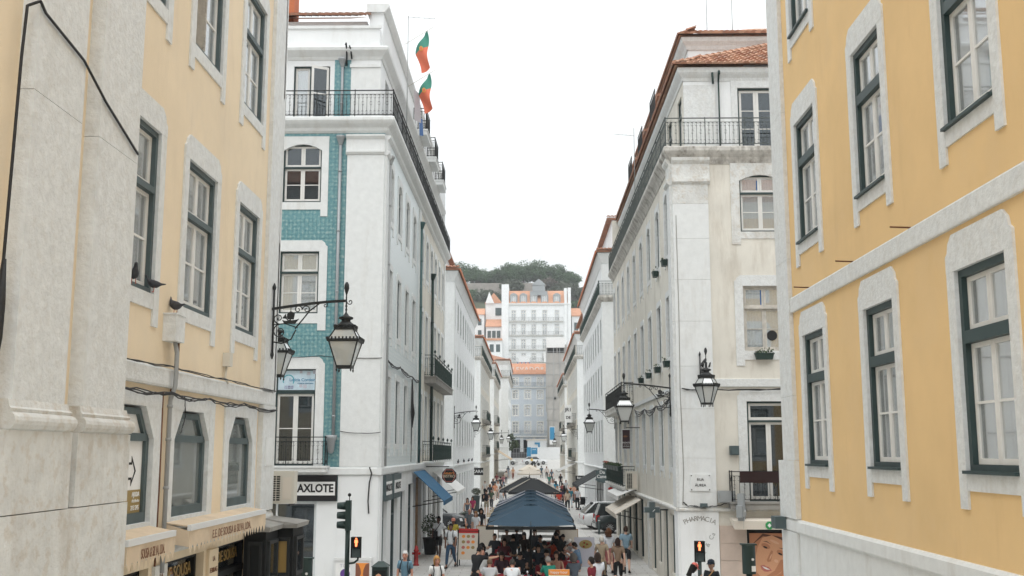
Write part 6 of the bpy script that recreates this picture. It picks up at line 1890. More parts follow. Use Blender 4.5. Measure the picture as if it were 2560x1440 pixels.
# bollards
for x, y, l_ in ((-3.0, 33.0, 'grey bollard beside the blond woman'), (-1.78, 33.3, 'grey bollard beside the waiter in black'), (-.05, 33.0, 'grey bollard before the parasol pole'), (1.2, 32.9, 'grey bollard right of the happy hour board'), (3.9, 61.4, 'grey bollard beside the parked cars on the right')):
    b_ = thing('bollard', l_, 'bollard', (x, y, 0), 'pavement bollards')
    MB().lathe([(.06, 0), (.06, .85), (.052, .9), (.02, .93)], 10, (x, y)).put('post', 'frame_slate', b_)
    MB().lathe([(.064, .74), (.064, .80)], 10, (x, y)).put('reflective_band', 'white_metal', b_)
# planters
def planter(label, x, y, h=.9, r=.3, m='frame_slate', sphere=False, leaf='leaf', n=600, hh=.9):
    t = thing('planter', label, 'planter', (x, y, 0))
    MB().lathe([(r * .75, 0), (r, h), (r + .03, h), (r + .03, h - .04), (r * .9, h - .04)], 12, (x, y)).put('pot', m, t)
    q = MB(); rng = random.Random(int(x * 100))
    for _ in range(n):
        d = Vector((rng.gauss(0, 1), rng.gauss(0, 1), rng.gauss(0, 1))).normalized() * rng.uniform(.5, 1)
        c = Vector((x + d.x * r * 1.25, y + d.y * r * 1.25, h + hh * .5 + d.z * hh * .5))
        u = Vector((rng.gauss(0, 1), rng.gauss(0, 1), rng.gauss(0, 1))).normalized(); v = u.cross(Vector((rng.gauss(0, 1), rng.gauss(0, 1), rng.gauss(0, 1)))).normalized()
        q.quad(c - u * .05, c + v * .026, c + u * .05, c - v * .026)
    q.put('foliage', leaf, t)
    MB().tube([(x, y, h - .1), (x, y, h + .5)], .02, 5).put('stem', 'bark', t)
planter('dark planter with bushy shrub before the dark doorway on the left', -4.55, 49.4, .75, .34, 'black_shop', hh=1.1)
planter('tall grey planter with pale flowers before the plain white building', -4.2, 84, 1.25, .3, 'frame_slate', leaf='leaf_olive', hh=.6)
planter('round clipped shrub in a pot at the far right shop', 4.2, 100, .7, .3, 'frame_slate', hh=1.0)
planter('small dark planter beside the front of the black car', -4.1, 67.6, .8, .35, 'black_shop', hh=.15, n=40)

# ================================================================== black shop cabinet, air conditioners, wall boxes
kb = thing('shop_cabinet', 'ornate black wooden shop cabinet with gold lettering on the yellow corner', 'shop front', (-4.75, 20.3, 0))
for k, (x0, x1, y0, y1) in enumerate(((-5.0, -4.62, 18.9, 19.8), (-5.0, -4.36, 19.9, 20.75))):
    q = MB().box(x0, x1, y0, y1, .1, 2.1).box(x0, x1 + .03, y0 - .03, y1 + .03, 2.1, 2.2).box(x0, x1, y0, y1, 2.2, 3.22)
    q.put('cabinet_case', 'black_shop', kb)
    q = MB().hexa([(x0, y0 - .08, 3.22), (x1 + .08, y0 - .08, 3.22), (x1 + .08, y1 + .08, 3.22), (x0, y1 + .08, 3.22), (x0, y0 - .02, 3.40), (x1 + .1, y0 - .1, 3.30), (x1 + .1, y1 + .1, 3.30), (x0, y1 + .02, 3.40)])
    q.put('cabinet_cornice', 'cement', kb)
    q = MB()
    for (a, c, d, e) in ((y0 + .12, y1 - .12, 2.35, 3.05),):
        q.box(x1, x1 + .05, a, a + .06, d, e).box(x1, x1 + .05, c - .06, c, d, e).box(x1, x1 + .05, a + .06, c - .06, d, d + .06).box(x1, x1 + .05, a + .06, c - .06, e - .06, e)
    q.box(x0 + .08, x0 + .13, y0 - .05, y0, 2.35, 3.05).box(x1 - .1, x1 - .05, y0 - .05, y0, 2.35, 3.05).box(x0 + .13, x1 - .1, y0 - .05, y0, 2.35, 2.41).box(x0 + .13, x1 - .1, y0 - .05, y0, 2.99, 3.05)
    q.put('carved_frame', 'iron', kb)
    MB().box(x0 + .13, x1 - .1, y0 - .012, y0 - .001, 2.42, 2.98).put('gilt_panel', 'gold' if k else 'black_shop', kb)
    MB().box(x1 + .001, x1 + .012, y0 + .2, y1 - .2, 2.42, 2.98).put('display_glass', GL_DARK, kb)
def air_unit(label, M, w_=.56, h_=.62, d_=.3):
    t = link('air_conditioner', None, None, M); tag(t, label, 'air conditioner')
    MB().box(0, w_, -d_, 0, 0, h_).put('casing', 'cream_metal', t, M)
    MB().box(.04, w_ * .52, -d_ - .004, -d_ - .001, .05, h_ - .09).put('coil', 'black_shop', t, M)
    q = MB()
    for k in range(12):
        z = .05 + (h_ - .14) * k / 11
        q.box(.035, w_ * .53, -d_ - .02, -d_ - .006, z - .006, z + .006)
    for k in range(4):
        x = .04 + (w_ * .48) * k / 3
        q.box(x - .006, x + .006, -d_ - .022, -d_ - .007, .05, h_ - .09)
    q.put('grille', 'cream_metal', t, M)
    MB().box(w_ * .62, w_ * .92, -d_ - .012, -d_ - .001, .08, h_ - .12).put('side_panel', 'canvas_cream', t, M)
    q = MB().box(.06, .1, -d_, .12, -.05, -.005).box(w_ - .1, w_ - .06, -d_, .12, -.05, -.005)
    q.put('wall_bracket', 'iron', t, M)
air_unit('cream air conditioner with black grille on the yellow building\'s corner', Matrix.Translation((-5.10, 20.95, 3.62)))
air_unit('white air conditioner on the cream street wall beside the flower balcony', Matrix.Translation((4.25, 48.2, 2.95)), .52, .8, .35)
for nm, lb, bx_, m_ in (('wall_box', 'grey cabinet on the pharmacy wall left of the balcony', (6.08, 6.62, .09, .3, 2.98, 3.36), 'lead'), ('wall_speaker', 'small dark box on the cream wall left of the tall window', (6.52, 6.8, .0, .22, 4.5, 4.8), 'frame_slate'),
                        ('security_light', 'small dark lamp over the pharmacy ledge', (5.5, 5.72, .1, .28, 2.83, 2.96), 'frame_slate')):
    q = MB().box(*bx_).box(bx_[0] + .03, bx_[1] - .03, bx_[3], bx_[3] + .02, bx_[4] + .03, bx_[5] - .03)
    tag(q.put(nm, m_, None, FJ), lb, 'wall box')
pl = MB().box(-.26, .26, 0, .02, 0, .52).put('wall_plaque', 'white_stone', None, FA @ Matrix.Translation((20.05, .09, 4.35)))
tag(pl, 'blank white stone plaque on the yellow building\'s corner pilaster', 'plaque')
# street name plaque
sp = thing('street_sign', 'white stone street plaque reading RUA AUREA on the cream corner', 'street sign', (5.52, JY - .1, 3.33))
MB().box(5.20, 5.86, JY - .13, JY - .092, 3.35, 3.88).put('plaque', 'white_stone', sp)
text(sp, 'RUA', face_cam(5.53, JY - .133, 3.71), .115, 'ink', ext=.002, bold=.002)
text(sp, 'ÁUREA', face_cam(5.53, JY - .133, 3.53), .115, 'ink', ext=.002, bold=.002)
for x, z in ((5.24, 3.84), (5.82, 3.84), (5.24, 3.39), (5.82, 3.39)):
    MB().prism([(x + .02 * math.cos(k), z + .02 * math.sin(k)) for k in [i * .785 for i in range(8)]], JY - .14, JY - .131).put('bolt', 'iron', sp)
# pharmacy crosses
def cross(label, M, s=.5, m='frame_slate'):
    t = link('pharmacy_cross', None, None, M); tag(t, label, 'shop sign', 'pharmacy crosses')
    a, b_ = s * .17, s * .5
    pts = [(-a, -b_), (a, -b_), (a, -a), (b_, -a), (b_, a), (a, a), (a, b_), (-a, b_), (-a, a), (-b_, a), (-b_, -a), (-a, -a)]
    MB().prism([(x * 1.08, z * 1.08) for x, z in pts], -.09, .09).put('cross_case', 'lead', t, M)
    MB().prism([(x, z) for x, z in pts], -.105, -.091).put('cross_face', m, t, M)
    q = MB()
    q.tube([(.02, -.11, -.06), (.1, -.11, .02)], .012, 5).put('neon_tube', 'white_metal', t, M)
    MB().tube([(b_, 0, 0), (b_ + .3, 0, 0)], .03, 6).put('arm', 'iron', t, M)
cross('dark pharmacy cross facing the viewer on the street side', Matrix.Translation((4.22, 37.6, 2.62)), .52)
cross('pale pharmacy cross seen edge on below the balcony', Matrix.Translation((6.72, 34.55, 2.75)) @ Matrix.Rotation(R(72), 4, 'Z'), 1.0, 'lead')
# pharmacy awning on the front
aw = thing('awning', 'folded cream pharmacy awning above the beauty poster', 'awning', (8, 34.9, 2.2))
MB().hexa([(6.45, 34.35, 2.18), (9.6, 34.35, 2.18), (9.6, 35.1, 2.40), (6.45, 35.1, 2.40), (6.45, 34.35, 2.44), (9.6, 34.35, 2.44), (9.6, 35.1, 2.52), (6.45, 35.1, 2.52)]).put('cassette', 'canvas_cream', aw)
MB().prism([(7.55 + .13 * math.cos(k * .785 + .39), 2.31 + .13 * math.sin(k * .785 + .39)) for k in range(8)], 34.33, 34.349).put('badge', 'green_print', aw)
MB().prism([(7.55, 2.38), (7.61, 2.31), (7.55, 2.24), (7.49, 2.31)], 34.322, 34.329).put('badge_mark', 'paper', aw)

# ================================================================== street awnings and shop signs
def slope_awning(label, x_wall, side, u0, u1, z1, z0, proj, m, rods=True, stripes=None):
    s_ = -side
    t = thing('awning', label, 'awning', (x_wall, (u0 + u1) / 2, z0))
    x0, x1 = x_wall + s_ * .08, x_wall + s_ * proj
    q = MB().hexa([(x0, u0, z1), (x1, u0, z0), (x1, u1, z0), (x0, u1, z1), (x0, u0, z1 + .03), (x1, u0, z0 + .03), (x1, u1, z0 + .03), (x0, u1, z1 + .03)])
    q.put('canopy', m, t)
    MB().box(*sorted((x1, x1 + s_ * .05)), u0, u1, z0 - .16, z0 + .03).put('valance', m, t)
    if stripes:
        for k in range(3):
            a = u0 + (u1 - u0) * (k + .5) / 3
            MB().hexa([(x0, a, z1 + .032), (x1, a, z0 + .032), (x1, a + .12, z0 + .032), (x0, a + .12, z1 + .032), (x0, a, z1 + .04), (x1, a, z0 + .04), (x1, a + .12, z0 + .04), (x0, a + .12, z1 + .04)]).put('stripe', stripes, t)
    if rods:
        for u in (u0 + .05, u1 - .05):
            MB().tube([(x_wall + s_ * .05, u, z0 - .22), (x1, u, z0)], .022, 6).put('support_rod', 'iron', t)
    return t
slope_awning('sloping blue awning over the left pavement', -5, -1, 45.4, 50.2, 3.75, 2.55, 1.35, 'canvas_blue')
slope_awning('pale awning beyond the blue one on the left', -5, -1, 54.5, 60.8, 3.6, 2.6, 1.3, 'canvas_white')
slope_awning('striped white awning below the flower balcony on the right', 4.85, 1, 46.5, 52.5, 2.55, 1.95, 1.15, 'canvas_cream', stripes='canvas_white')
slope_awning('rolled pale hood above the striped awning', 4.85, 1, 48.6, 55.0, 2.95, 2.62, .9, 'canvas_white', rods=False)
slope_awning('black ribbed awning under the oval shop sign', 4.8, 1, 69.5, 78, 3.3, 2.4, 1.7, 'canvas_black', stripes='frame_slate')
slope_awning('sand awning on the far left near the parked silver car', -5, -1, 150, 168, 4.9, 3.6, 2.2, 'canvas_sand')
slope_awning('white and dark awning far down on the right', 4.8, 1, 112, 122, 3.4, 2.6, 1.8, 'canvas_white', stripes='canvas_navy')
def hang_sign(name, label, x0, x1, y, z0, z1, m, parts, poly=None, arm_x=None, cat='shop sign'):
    t = thing(name, label, cat, ((x0 + x1) / 2, y, z0))
    (MB().prism(poly, y, y + .1) if poly else MB().box(x0, x1, y, y + .1, z0, z1)).put('sign_panel', m, t)
    for s_, x, z, size, mm in parts:
        text(t, s_, face_cam(x, y - .006, z), size, mm, bold=.004)
    if arm_x is not None:
        MB().tube([((x0 + x1) / 2, y + .05, z1 + .06), (arm_x, y + .05, z1 + .06)], .025, 6).put('arm', 'iron', t)
    return t
hx_ = [(-3.81 + .36 * math.cos(k * .785 + .39), 3.50 + .36 * math.sin(k * .785 + .39)) for k in range(8)]
bt = hang_sign('bistro_sign', 'eight sided black and red BISTRO sign over the left pavement', -4.17, -3.45, 50.6, 3.15, 3.86, 'ink', [('HENRY\'S', -3.81, 3.6, .12, 'orange_print'), ('BISTRO', -3.81, 3.47, .17, 'canvas_sand')], poly=hx_, arm_x=-5.0)
MB().prism([(-3.81 + (x + 3.81) * .92, 3.5 + (z - 3.5) * .92) for x, z in [(-3.81 + .36 * math.cos(k * 1.0472), 3.50 + .36 * math.sin(k * 1.0472)) for k in range(6)]], 50.595, 50.5995).put('sign_rim', 'lip_print', bt)
MB().prism([(-3.81 + .295 * math.cos(k * 1.0472), 3.5 + .295 * math.sin(k * 1.0472)) for k in range(6)], 50.5942, 50.5949).put('sign_face', 'ink', bt)
for o_ in [k for k in KIDS[bt] if k.name.startswith('lettering')]:
    o_.matrix_basis = Matrix.Translation((0, -.006, 0)) @ o_.matrix_basis
hang_sign('fashion_shop_sign', 'small black sign reading ZARA at the end of the plain white building', -5.15, -4.2, 96.3, 2.55, 3.2, 'ink', [('ZARA', -4.67, 2.87, .38, 'paper')], arm_x=-5.0)
hang_sign('shop_sign', 'small black sign with white lettering far on the right', 4.1, 4.85, 97, 2.1, 2.5, 'ink', [('Balsa', 4.47, 2.3, .24, 'paper')])
can = hang_sign('oval_shop_sign', 'grey shaped shop sign reading Da Canela beside the black awning', 4.0, 5.0, 66.5, 2.75, 3.6, 'frame_slate', [('Da', 4.45, 3.36, .28, 'paper'), ('Canela', 4.5, 3.10, .28, 'paper')],
                poly=[(4.03, 2.9), (4.2, 2.78), (4.5, 2.7), (4.8, 2.78), (4.97, 2.9), (4.92, 3.0), (4.92, 3.3), (4.97, 3.4), (4.8, 3.5), (4.5, 3.6), (4.2, 3.5), (4.03, 3.4), (4.08, 3.3), (4.08, 3.0)], arm_x=5.2)
cl = thing('clover_sign', 'white panel with red and green leaf logo on the right', 'shop sign', (4.35, 57.4, 1.9))
MB().box(4.0, 4.75, 57.4, 57.5, 2.0, 2.95).put('sign_panel', 'white_metal', cl)
MB().disc((4.28, 2.68), (.14, .08), 10, 57.395).put('logo_leaf', 'red_print', cl)
MB().disc((4.5, 2.6), (.09, .12), 10, 57.395).disc((4.38, 2.45), (.13, .08), 10, 57.395).disc((4.55, 2.35), (.08, .08), 10, 57.395).put('logo_leaf', 'green_print', cl)
vb = hang_sign('vertical_shop_banner', 'dark vertical restaurant banner hanging below the street lantern on the right', 4.05, 4.42, 47.2, 4.72, 5.6, 'white_metal', [])
MB().box(4.07, 4.40, 47.185, 47.199, 4.75, 5.57).put('banner_print', mat('banner_print', (.03, .012, .015), .7), vb)
for s_, z, sz in (('MONTE', 5.0, .1), ('11 12 13', 4.9, .06), ('RESTAURANTE', 4.83, .045)):
    text(vb, s_, face_cam(4.235, 47.18, z), sz, 'paper')
MB().disc((4.2, 5.28), (.1, .04), 12, 47.183).put('banner_mark', 'ink_brown', vb)
q = MB().tube([(4.24, 47.25, 5.66), (4.85, 47.25, 5.66)], .02, 5)
q.put('arm', 'iron', vb)
js = thing('black_wall_sign', 'black and white projecting sign far on the right under a balcony', 'shop sign', (4.2, 110, 7.5))
MB().box(3.6, 4.3, 110, 110.1, 7.6, 9.4).put('sign_panel', 'paper', js)
text(js, 'JR1', face_cam(3.95, 109.99, 8.9), .5, 'ink', bold=.01); text(js, 'DE', face_cam(3.95, 109.99, 8.1), .4, 'ink', bold=.01)
# balconies of the cream building on the street
balcony(J, FJs, 50, 60.5, 6.85, p=.55, H=1.0, mslab='limestone_worn', miron='iron', slab=.28, bar=.11)
balcony(J, FJs, 50, 60.5, 3.0, p=.55, H=.95, mslab='limestone_worn', miron='iron_green', slab=.15, bar=.11)
def flower_box(label, F, u, z, n=.12, w_=.42, flowers=False, leaf=True):
    t = link('flower_box', None, None, F @ Matrix.Translation((u, n, z))); tag(t, label, 'flower box', 'window flower boxes')
    M = WM[t]
    MB().hexa([(-w_ / 2 + .04, -.08, 0), (w_ / 2 - .04, -.08, 0), (w_ / 2 - .04, .08, 0), (-w_ / 2 + .04, .08, 0), (-w_ / 2, -.1, .18), (w_ / 2, -.1, .18), (w_ / 2, .1, .18), (-w_ / 2, .1, .18)]).box(-w_ / 2 - .02, w_ / 2 + .02, -.12, .12, .18, .21).put('trough', 'iron_green', t, M)
    q = MB(); rng = random.Random(int(u * 31 + z))
    for _ in range(60 if leaf else 10):
        c = Vector((rng.uniform(-w_ / 2, w_ / 2), rng.uniform(-.12, .12), .2 + rng.uniform(0, .16)))
        a = Vector((rng.gauss(0, 1), rng.gauss(0, 1), rng.gauss(0, 1))).normalized() * .05; b_ = Vector((rng.gauss(0, 1), rng.gauss(0, 1), rng.gauss(0, 1))).normalized() * .03
        q.quad(c - a, c + b_, c + a, c - b_)
    q.put('plants', 'leaf', t, M)
    if flowers:
        q = MB()
        for _ in range(24):
            c = (rng.uniform(-w_ / 2, w_ / 2), rng.uniform(-.1, .12), .3 + rng.uniform(0, .1)); q.ball(c, .025, 5, 3)
        q.put('blossoms', 'lip_print', t, M)
for u, z, l_ in ((36.75, 11.05, 'flower box under the nearest arched window of the cream street wall'), (39.45, 11.1, 'flower box under the second arched window of the cream street wall'), (36.75, 7.5, 'flower box under the nearest middle window of the cream street wall'), (39.45, 7.5, 'second flower box along the middle windows of the cream street wall'), (42.45, 7.5, 'third flower box along the middle windows of the cream street wall'), (45.4, 7.5, 'fourth flower box along the middle windows of the cream street wall')):
    flower_box(l_, FJs, u, z, leaf=False)
flower_box('green flower box under the worn window on the cream front', FJ, 7.75, 7.62, w_=.6)
for k in range(6):
    flower_box(['first', 'second', 'third', 'fourth', 'fifth', 'last'][k] + ' planted green trough along the iron balcony over the striped awning', FJs, 51 + k * 1.7, 3.72, n=.66, w_=1.5, flowers=k > 3)

# ================================================================== pigeons
def pigeon(label, x, y, z, rz, s=1.0):
    M = Matrix.Translation((x, y, z)) @ Matrix.Rotation(rz, 4, 'Z') @ Matrix.Diagonal((s, s, s, 1))
    t = link('pigeon', None, None, M); tag(t, label, 'pigeon', 'pigeons')
    q = MB(); q.smooth = True
    sec = [(-.17, .13, .012, .008), (-.10, .125, .035, .02), (-.04, .12, .055, .055), (.03, .13, .06, .065), (.08, .155, .045, .055), (.105, .195, .028, .035), (.115, .235, .024, .026), (.13, .25, .02, .022), (.15, .248, .006, .007)]
    q.rings([[(cx_, ry_ * math.cos(a), cz_ + rz_ * math.sin(a)) for a in [k * .7854 for k in range(8)]] for cx_, cz_, ry_, rz_ in sec])
    q.put('body', 'feather', t, M)
    MB().tube([(.0, .025, .07), (.01, .025, 0)], .006, 4).tube([(.0, -.025, .07), (.01, -.025, 0)], .006, 4).box(.0, .035, -.03, -.02, 0, .006).box(.0, .035, .02, .03, 0, .006).put('legs', 'lip_print', t, M)
pigeon('pigeon perched upright on the nearest window sill of the yellow wall', -4.93, 12.95, 6.67, R(-60), .95)
pigeon('pigeon crouching at the right end of the nearest yellow window sill', -4.92, 13.65, 6.67, R(200), .85)
pigeon('pigeon standing on the pale meter box', -4.9, 14.47, 6.48, R(150), 1.0)
for k, (y, r_) in enumerate(((73.5, 90), (80, -90), (86, 80), (91, -80))):
    pigeon(['first pigeon on the ledge of the plain white building', 'second pigeon on the ledge of the plain white building', 'third pigeon on the ledge of the plain white building', 'last pigeon on the ledge of the plain white building'][k], -4.92, y, 3.77, R(r_), 1.3)

# ================================================================== flags, laundry, aerials
def flag(label, x, y, z, ang, s=1.0):
    M = Matrix.Translation((x, y, z)); t = link('flag', None, None, M); tag(t, label, 'flag', 'hanging flags')
    W, H_ = .62 * s, 1.35 * s                  # hangs from a leaning staff, green part on top
    def P(u, v):
        return (-.1 - u * .42 * s + v * .10 + .05 * math.sin(v * 7 + u * 3), .10 * math.sin(v * 6 + u * 5), -v * H_ + u * -.28 * s + .0)
    for nm, v0, v1, m_ in (('green_field', 0, .42, 'flag_green'), ('red_field', .42, 1.0, 'flag_red')):
        q = MB(); q.smooth = True
        n = 8
        rows_ = []
        for j in range(n + 1):
            v = v0 + (v1 - v0) * j / n
            wd = .25 + .75 * min(1, v / .4) if v < .4 else 1 - (v - .4) * .55
            rows_.append([P(u / 6 * wd, v) for u in range(7)])
        q.rings(rows_, cap=False, closed=False)
        q.put(nm, m_, t, M)
    q = MB()
    c = P(.45, .42)
    for k in range(12):
        a, b_ = k * .5236, (k + 1) * .5236
        q.quad(*[(c[0] + r * math.cos(t_) * .7, c[1] - .03, c[2] + r * math.sin(t_)) for r, t_ in ((.10, a), (.10, b_), (.07, b_), (.07, a))])
    q.put('emblem_ring', 'flag_yellow', t, M)
    q = MB().quad((c[0] - .04, c[1] - .035, c[2] - .05), (c[0], c[1] - .035, c[2] - .09), (c[0] + .04, c[1] - .035, c[2] - .05), (c[0] + .04, c[1] - .035, c[2] + .06), (c[0] - .04, c[1] - .035, c[2] + .06))
    q.put('emblem_shield', 'flag_red', t, M)
    MB().tube([(-1.0, .1, -.55), (.12, 0, .12)], .012, 6).put('staff', 'cream_metal', t, M)
flag('upper green and red flag hanging beyond the tiled building', -3.9, 39.6, 21.0, 0, 1.15)
flag('lower green and red flag hanging beyond the tiled building', -3.78, 39.6, 19.25, 0, 1.08)
o = MB().quad((-4.45, 39.2, 18.45), (-4.30, 39.9, 18.5), (-4.22, 39.9, 17.3), (-4.40, 39.2, 17.2)).put('hanging_towel', 'laundry_grey'); tag(o, 'pale grey towel hanging over the upper balcony', 'laundry')
o = MB().quad((-4.45, 41.2, 18.0), (-4.38, 41.9, 18.1), (-4.33, 41.9, 17.4), (-4.42, 41.2, 17.2)).put('hanging_shirt', 'laundry_blue'); tag(o, 'blue cloth hanging over the upper balcony', 'laundry')
def aerial(label, x, y, z0, z1, arms=()):
    q = MB().tube([(x, y, z0), (x, y, z1)], .018, 5)
    for (a, b_, z) in arms:
        q.tube([(x + a, y, z), (x + b_, y, z - .08)], .010, 4)
        for k in range(6):
            xx = x + a + (b_ - a) * k / 5
            q.tube([(xx, y - .15, z - .08 * k / 5), (xx, y + .15, z - .08 * k / 5)], .006, 4)
    return tag(q.put('roof_aerial', 'pipe_grey'), label, 'aerial', 'roof aerials')
aerial('tall aerial with long arm beside the flags', -4.75, 39.6, 16.0, 21.6, ((0, 1.05, 21.55),))
aerial('thin aerial rising from the cream building\'s attic roof', 7.4, 42, 20.5, 24.2)
aerial('second thin aerial on the cream building\'s attic roof', 8.45, 42, 20.5, 24.2, ((0, .5, 23.4),))
aerial('aerial with side arm on the cream building\'s street side', 4.9, 48, 16, 19.6, ((-.9, 0, 19.3),))
aerial('slim roof aerial at the far end of the tiled building', -5.2, 58.5, 17, 19.6)
aerial('shorter roof aerial at the far end of the tiled building', -5.1, 61, 17, 19.0)
# small upper terraces on the far part of the two corner buildings
for k, (y, z) in enumerate(((46, 18.75), (50.5, 18.75), (55, 18.75))):
    FT = xf((-5.2, 0, 0), (0, 1, 0), (1, 0, 0))
    balcony(C_, FT, y, y + 1.8, z + .2, p=.55, H=1.0, miron='iron', slab=.25, bar=.14)
    MB().box(-7, -5.3, y + .1, y + 1.7, 18.7, 21.2).put('attic_dormer', 'white_plaster', C_)
    MB().box(-5.31, -5.28, y + .4, y + 1.4, 18.95, 20.6).put('dormer_door', 'frame_slate', C_)
for k, (y, z) in enumerate(((44, 18.4), (49, 18.4), (54, 18.4))):
    FT = xf((5.35, 0, 0), (0, 1, 0), (-1, 0, 0))
    MB().box(5.75, 8, y, y + 2.2, 17.9, 19.7).put('attic_dormer', 'cream_plaster', J)
    MB().hexa([(5.5, y - .2, 19.7), (8, y - .2, 19.7), (8, y + 2.4, 19.7), (5.5, y + 2.4, 19.7), (5.5, y - .2, 19.8), (8, y - .2, 20.2), (8, y + 2.4, 20.2), (5.5, y + 2.4, 19.8)]).put('dormer_roof', 'roof_tile', J)
    rail_mesh(1.8, 1.0, bar=.14).put('dormer_railing', 'iron', J, FT @ Matrix.Translation((y - 2.2, .2, 18.3)))

# ================================================================== parasols and cafe terrace
def parasol(label, x, y, w_, d_, ze, za, m, stripe=None, pole='black_shop', group='terrace parasols', val=.1, vm=None):
    t = thing('parasol', label, 'parasol', (x, y, 0), group)
    q = MB(); q.smooth = False
    n = 6
    cap = .16
    def P(fx, fy, t_):     # t_ 0 at the edge, 1 at the top; slightly hollow
        h = ze + (za - ze) * (t_ ** 1.12)
        return (x + fx * w_ / 2 * (1 - t_ * (1 - cap)), y + fy * d_ / 2 * (1 - t_ * (1 - cap * .6)), h)
    for (a, b_) in (((-1, -1), (1, -1)), ((1, -1), (1, 1)), ((1, 1), (-1, 1)), ((-1, 1), (-1, -1))):
        for k in range(n):
            t0, t1 = k / n, (k + 1) / n
            seg = 4
            for s_ in range(seg):
                f0 = [a[i] + (b_[i] - a[i]) * s_ / seg for i in (0, 1)]; f1 = [a[i] + (b_[i] - a[i]) * (s_ + 1) / seg for i in (0, 1)]
                sg = lambda f, tt: (lambda p, e: (p[0], p[1], p[2] - .05 * e * (1 - tt)))(P(f[0], f[1], tt), 1 - abs(sum(f[i] * (b_[i] - a[i]) / 2 for i in (0, 1))) ** 2)
                q.quad(sg(f0, t0), sg(f1, t0), sg(f1, t1), sg(f0, t1))
    q.put('canopy', m, t)
    if val:
        q = MB()
        q.box(x - w_ / 2, x + w_ / 2, y - d_ / 2 - .012, y - d_ / 2, ze - val - .05, ze - .052).box(x - w_ / 2, x + w_ / 2, y + d_ / 2, y + d_ / 2 + .012, ze - val - .05, ze - .052)
        q.box(x - w_ / 2 - .012, x - w_ / 2, y - d_ / 2, y + d_ / 2, ze - val - .05, ze - .052).box(x + w_ / 2, x + w_ / 2 + .012, y - d_ / 2, y + d_ / 2, ze - val - .05, ze - .052)
        q.put('valance', vm or m, t)
    if stripe:
        for fy in (-1, 1):
            for sx in (-1, 1):
                for off in (.0, .22):
                    p0 = P(sx, fy * (1 - off), 0); p1 = P(sx, fy * (1 - off), 1)
                    MB().hexa([(p0[0], p0[1] - .06, p0[2] + .012), (p1[0], p1[1] - .05, p1[2] + .012), (p1[0], p1[1] + .05, p1[2] + .012), (p0[0], p0[1] + .06, p0[2] + .012), (p0[0], p0[1] - .06, p0[2] + .03), (p1[0], p1[1] - .05, p1[2] + .03), (p1[0], p1[1] + .05, p1[2] + .03), (p0[0], p0[1] + .06, p0[2] + .03)]).put('edge_stripe', stripe, t)
    MB().box(x - w_ * .055, x + w_ * .055, y - d_ * .05, y + d_ * .05, za + .03, za + .06).box(x - .04, x + .04, y - .04, y + .04, za, za + .03).put('top_cap', m, t)
    MB().tube([(x, y, 0), (x, y, za)], .045, 10).put('pole', pole, t)
    MB().box(x - .4, x + .4, y - .4, y + .4, 0, .09).put('base', pole, t)
    q = MB()
    for fx, fy in ((-1, -1), (1, -1), (1, 1), (-1, 1), (0, -1), (0, 1), (1, 0), (-1, 0)):
        p = P(fx, fy, .02)
        q.tube([(x, y, za - .1), (p[0], p[1], p[2] - .03)], .012, 4)
        mpt = P(fx, fy, .5)
        q.tube([(x, y, ze - .15), (mpt[0], mpt[1], mpt[2] - .04)], .010, 4)
    q.put('ribs', 'iron', t)
yp = 35.7
for k in range(5):
    lb = ['nearest navy parasol over the cafe tables', 'second navy parasol from the front', 'third navy parasol from the front', 'fourth navy parasol with pale edge stripes', 'fifth navy parasol with pale edge stripes'][k]
    parasol(lb, .02, yp + k * 3.15, 2.95 if k else 2.82, 3.1, 2.33, 2.86, 'canvas_navy', stripe='canvas_lilac' if k >= 3 else None, vm='black_shop')
parasol('front black parasol with cream stripes', .25, 66, 3.1, 3.2, 2.25, 2.95, 'canvas_black', stripe='canvas_cream')
parasol('rear black parasol with cream stripes', -.25, 70, 3.4, 3.2, 2.2, 2.95, 'canvas_black', stripe='canvas_cream')
parasol('nearer cream parasol down the street', -.05, 120, 2.7, 2.7, 2.25, 2.85, 'canvas_cream', pole='iron')
parasol('farther cream parasol down the street', -.1, 136, 2.7, 2.7, 2.4, 3.0, 'canvas_cream', pole='iron')
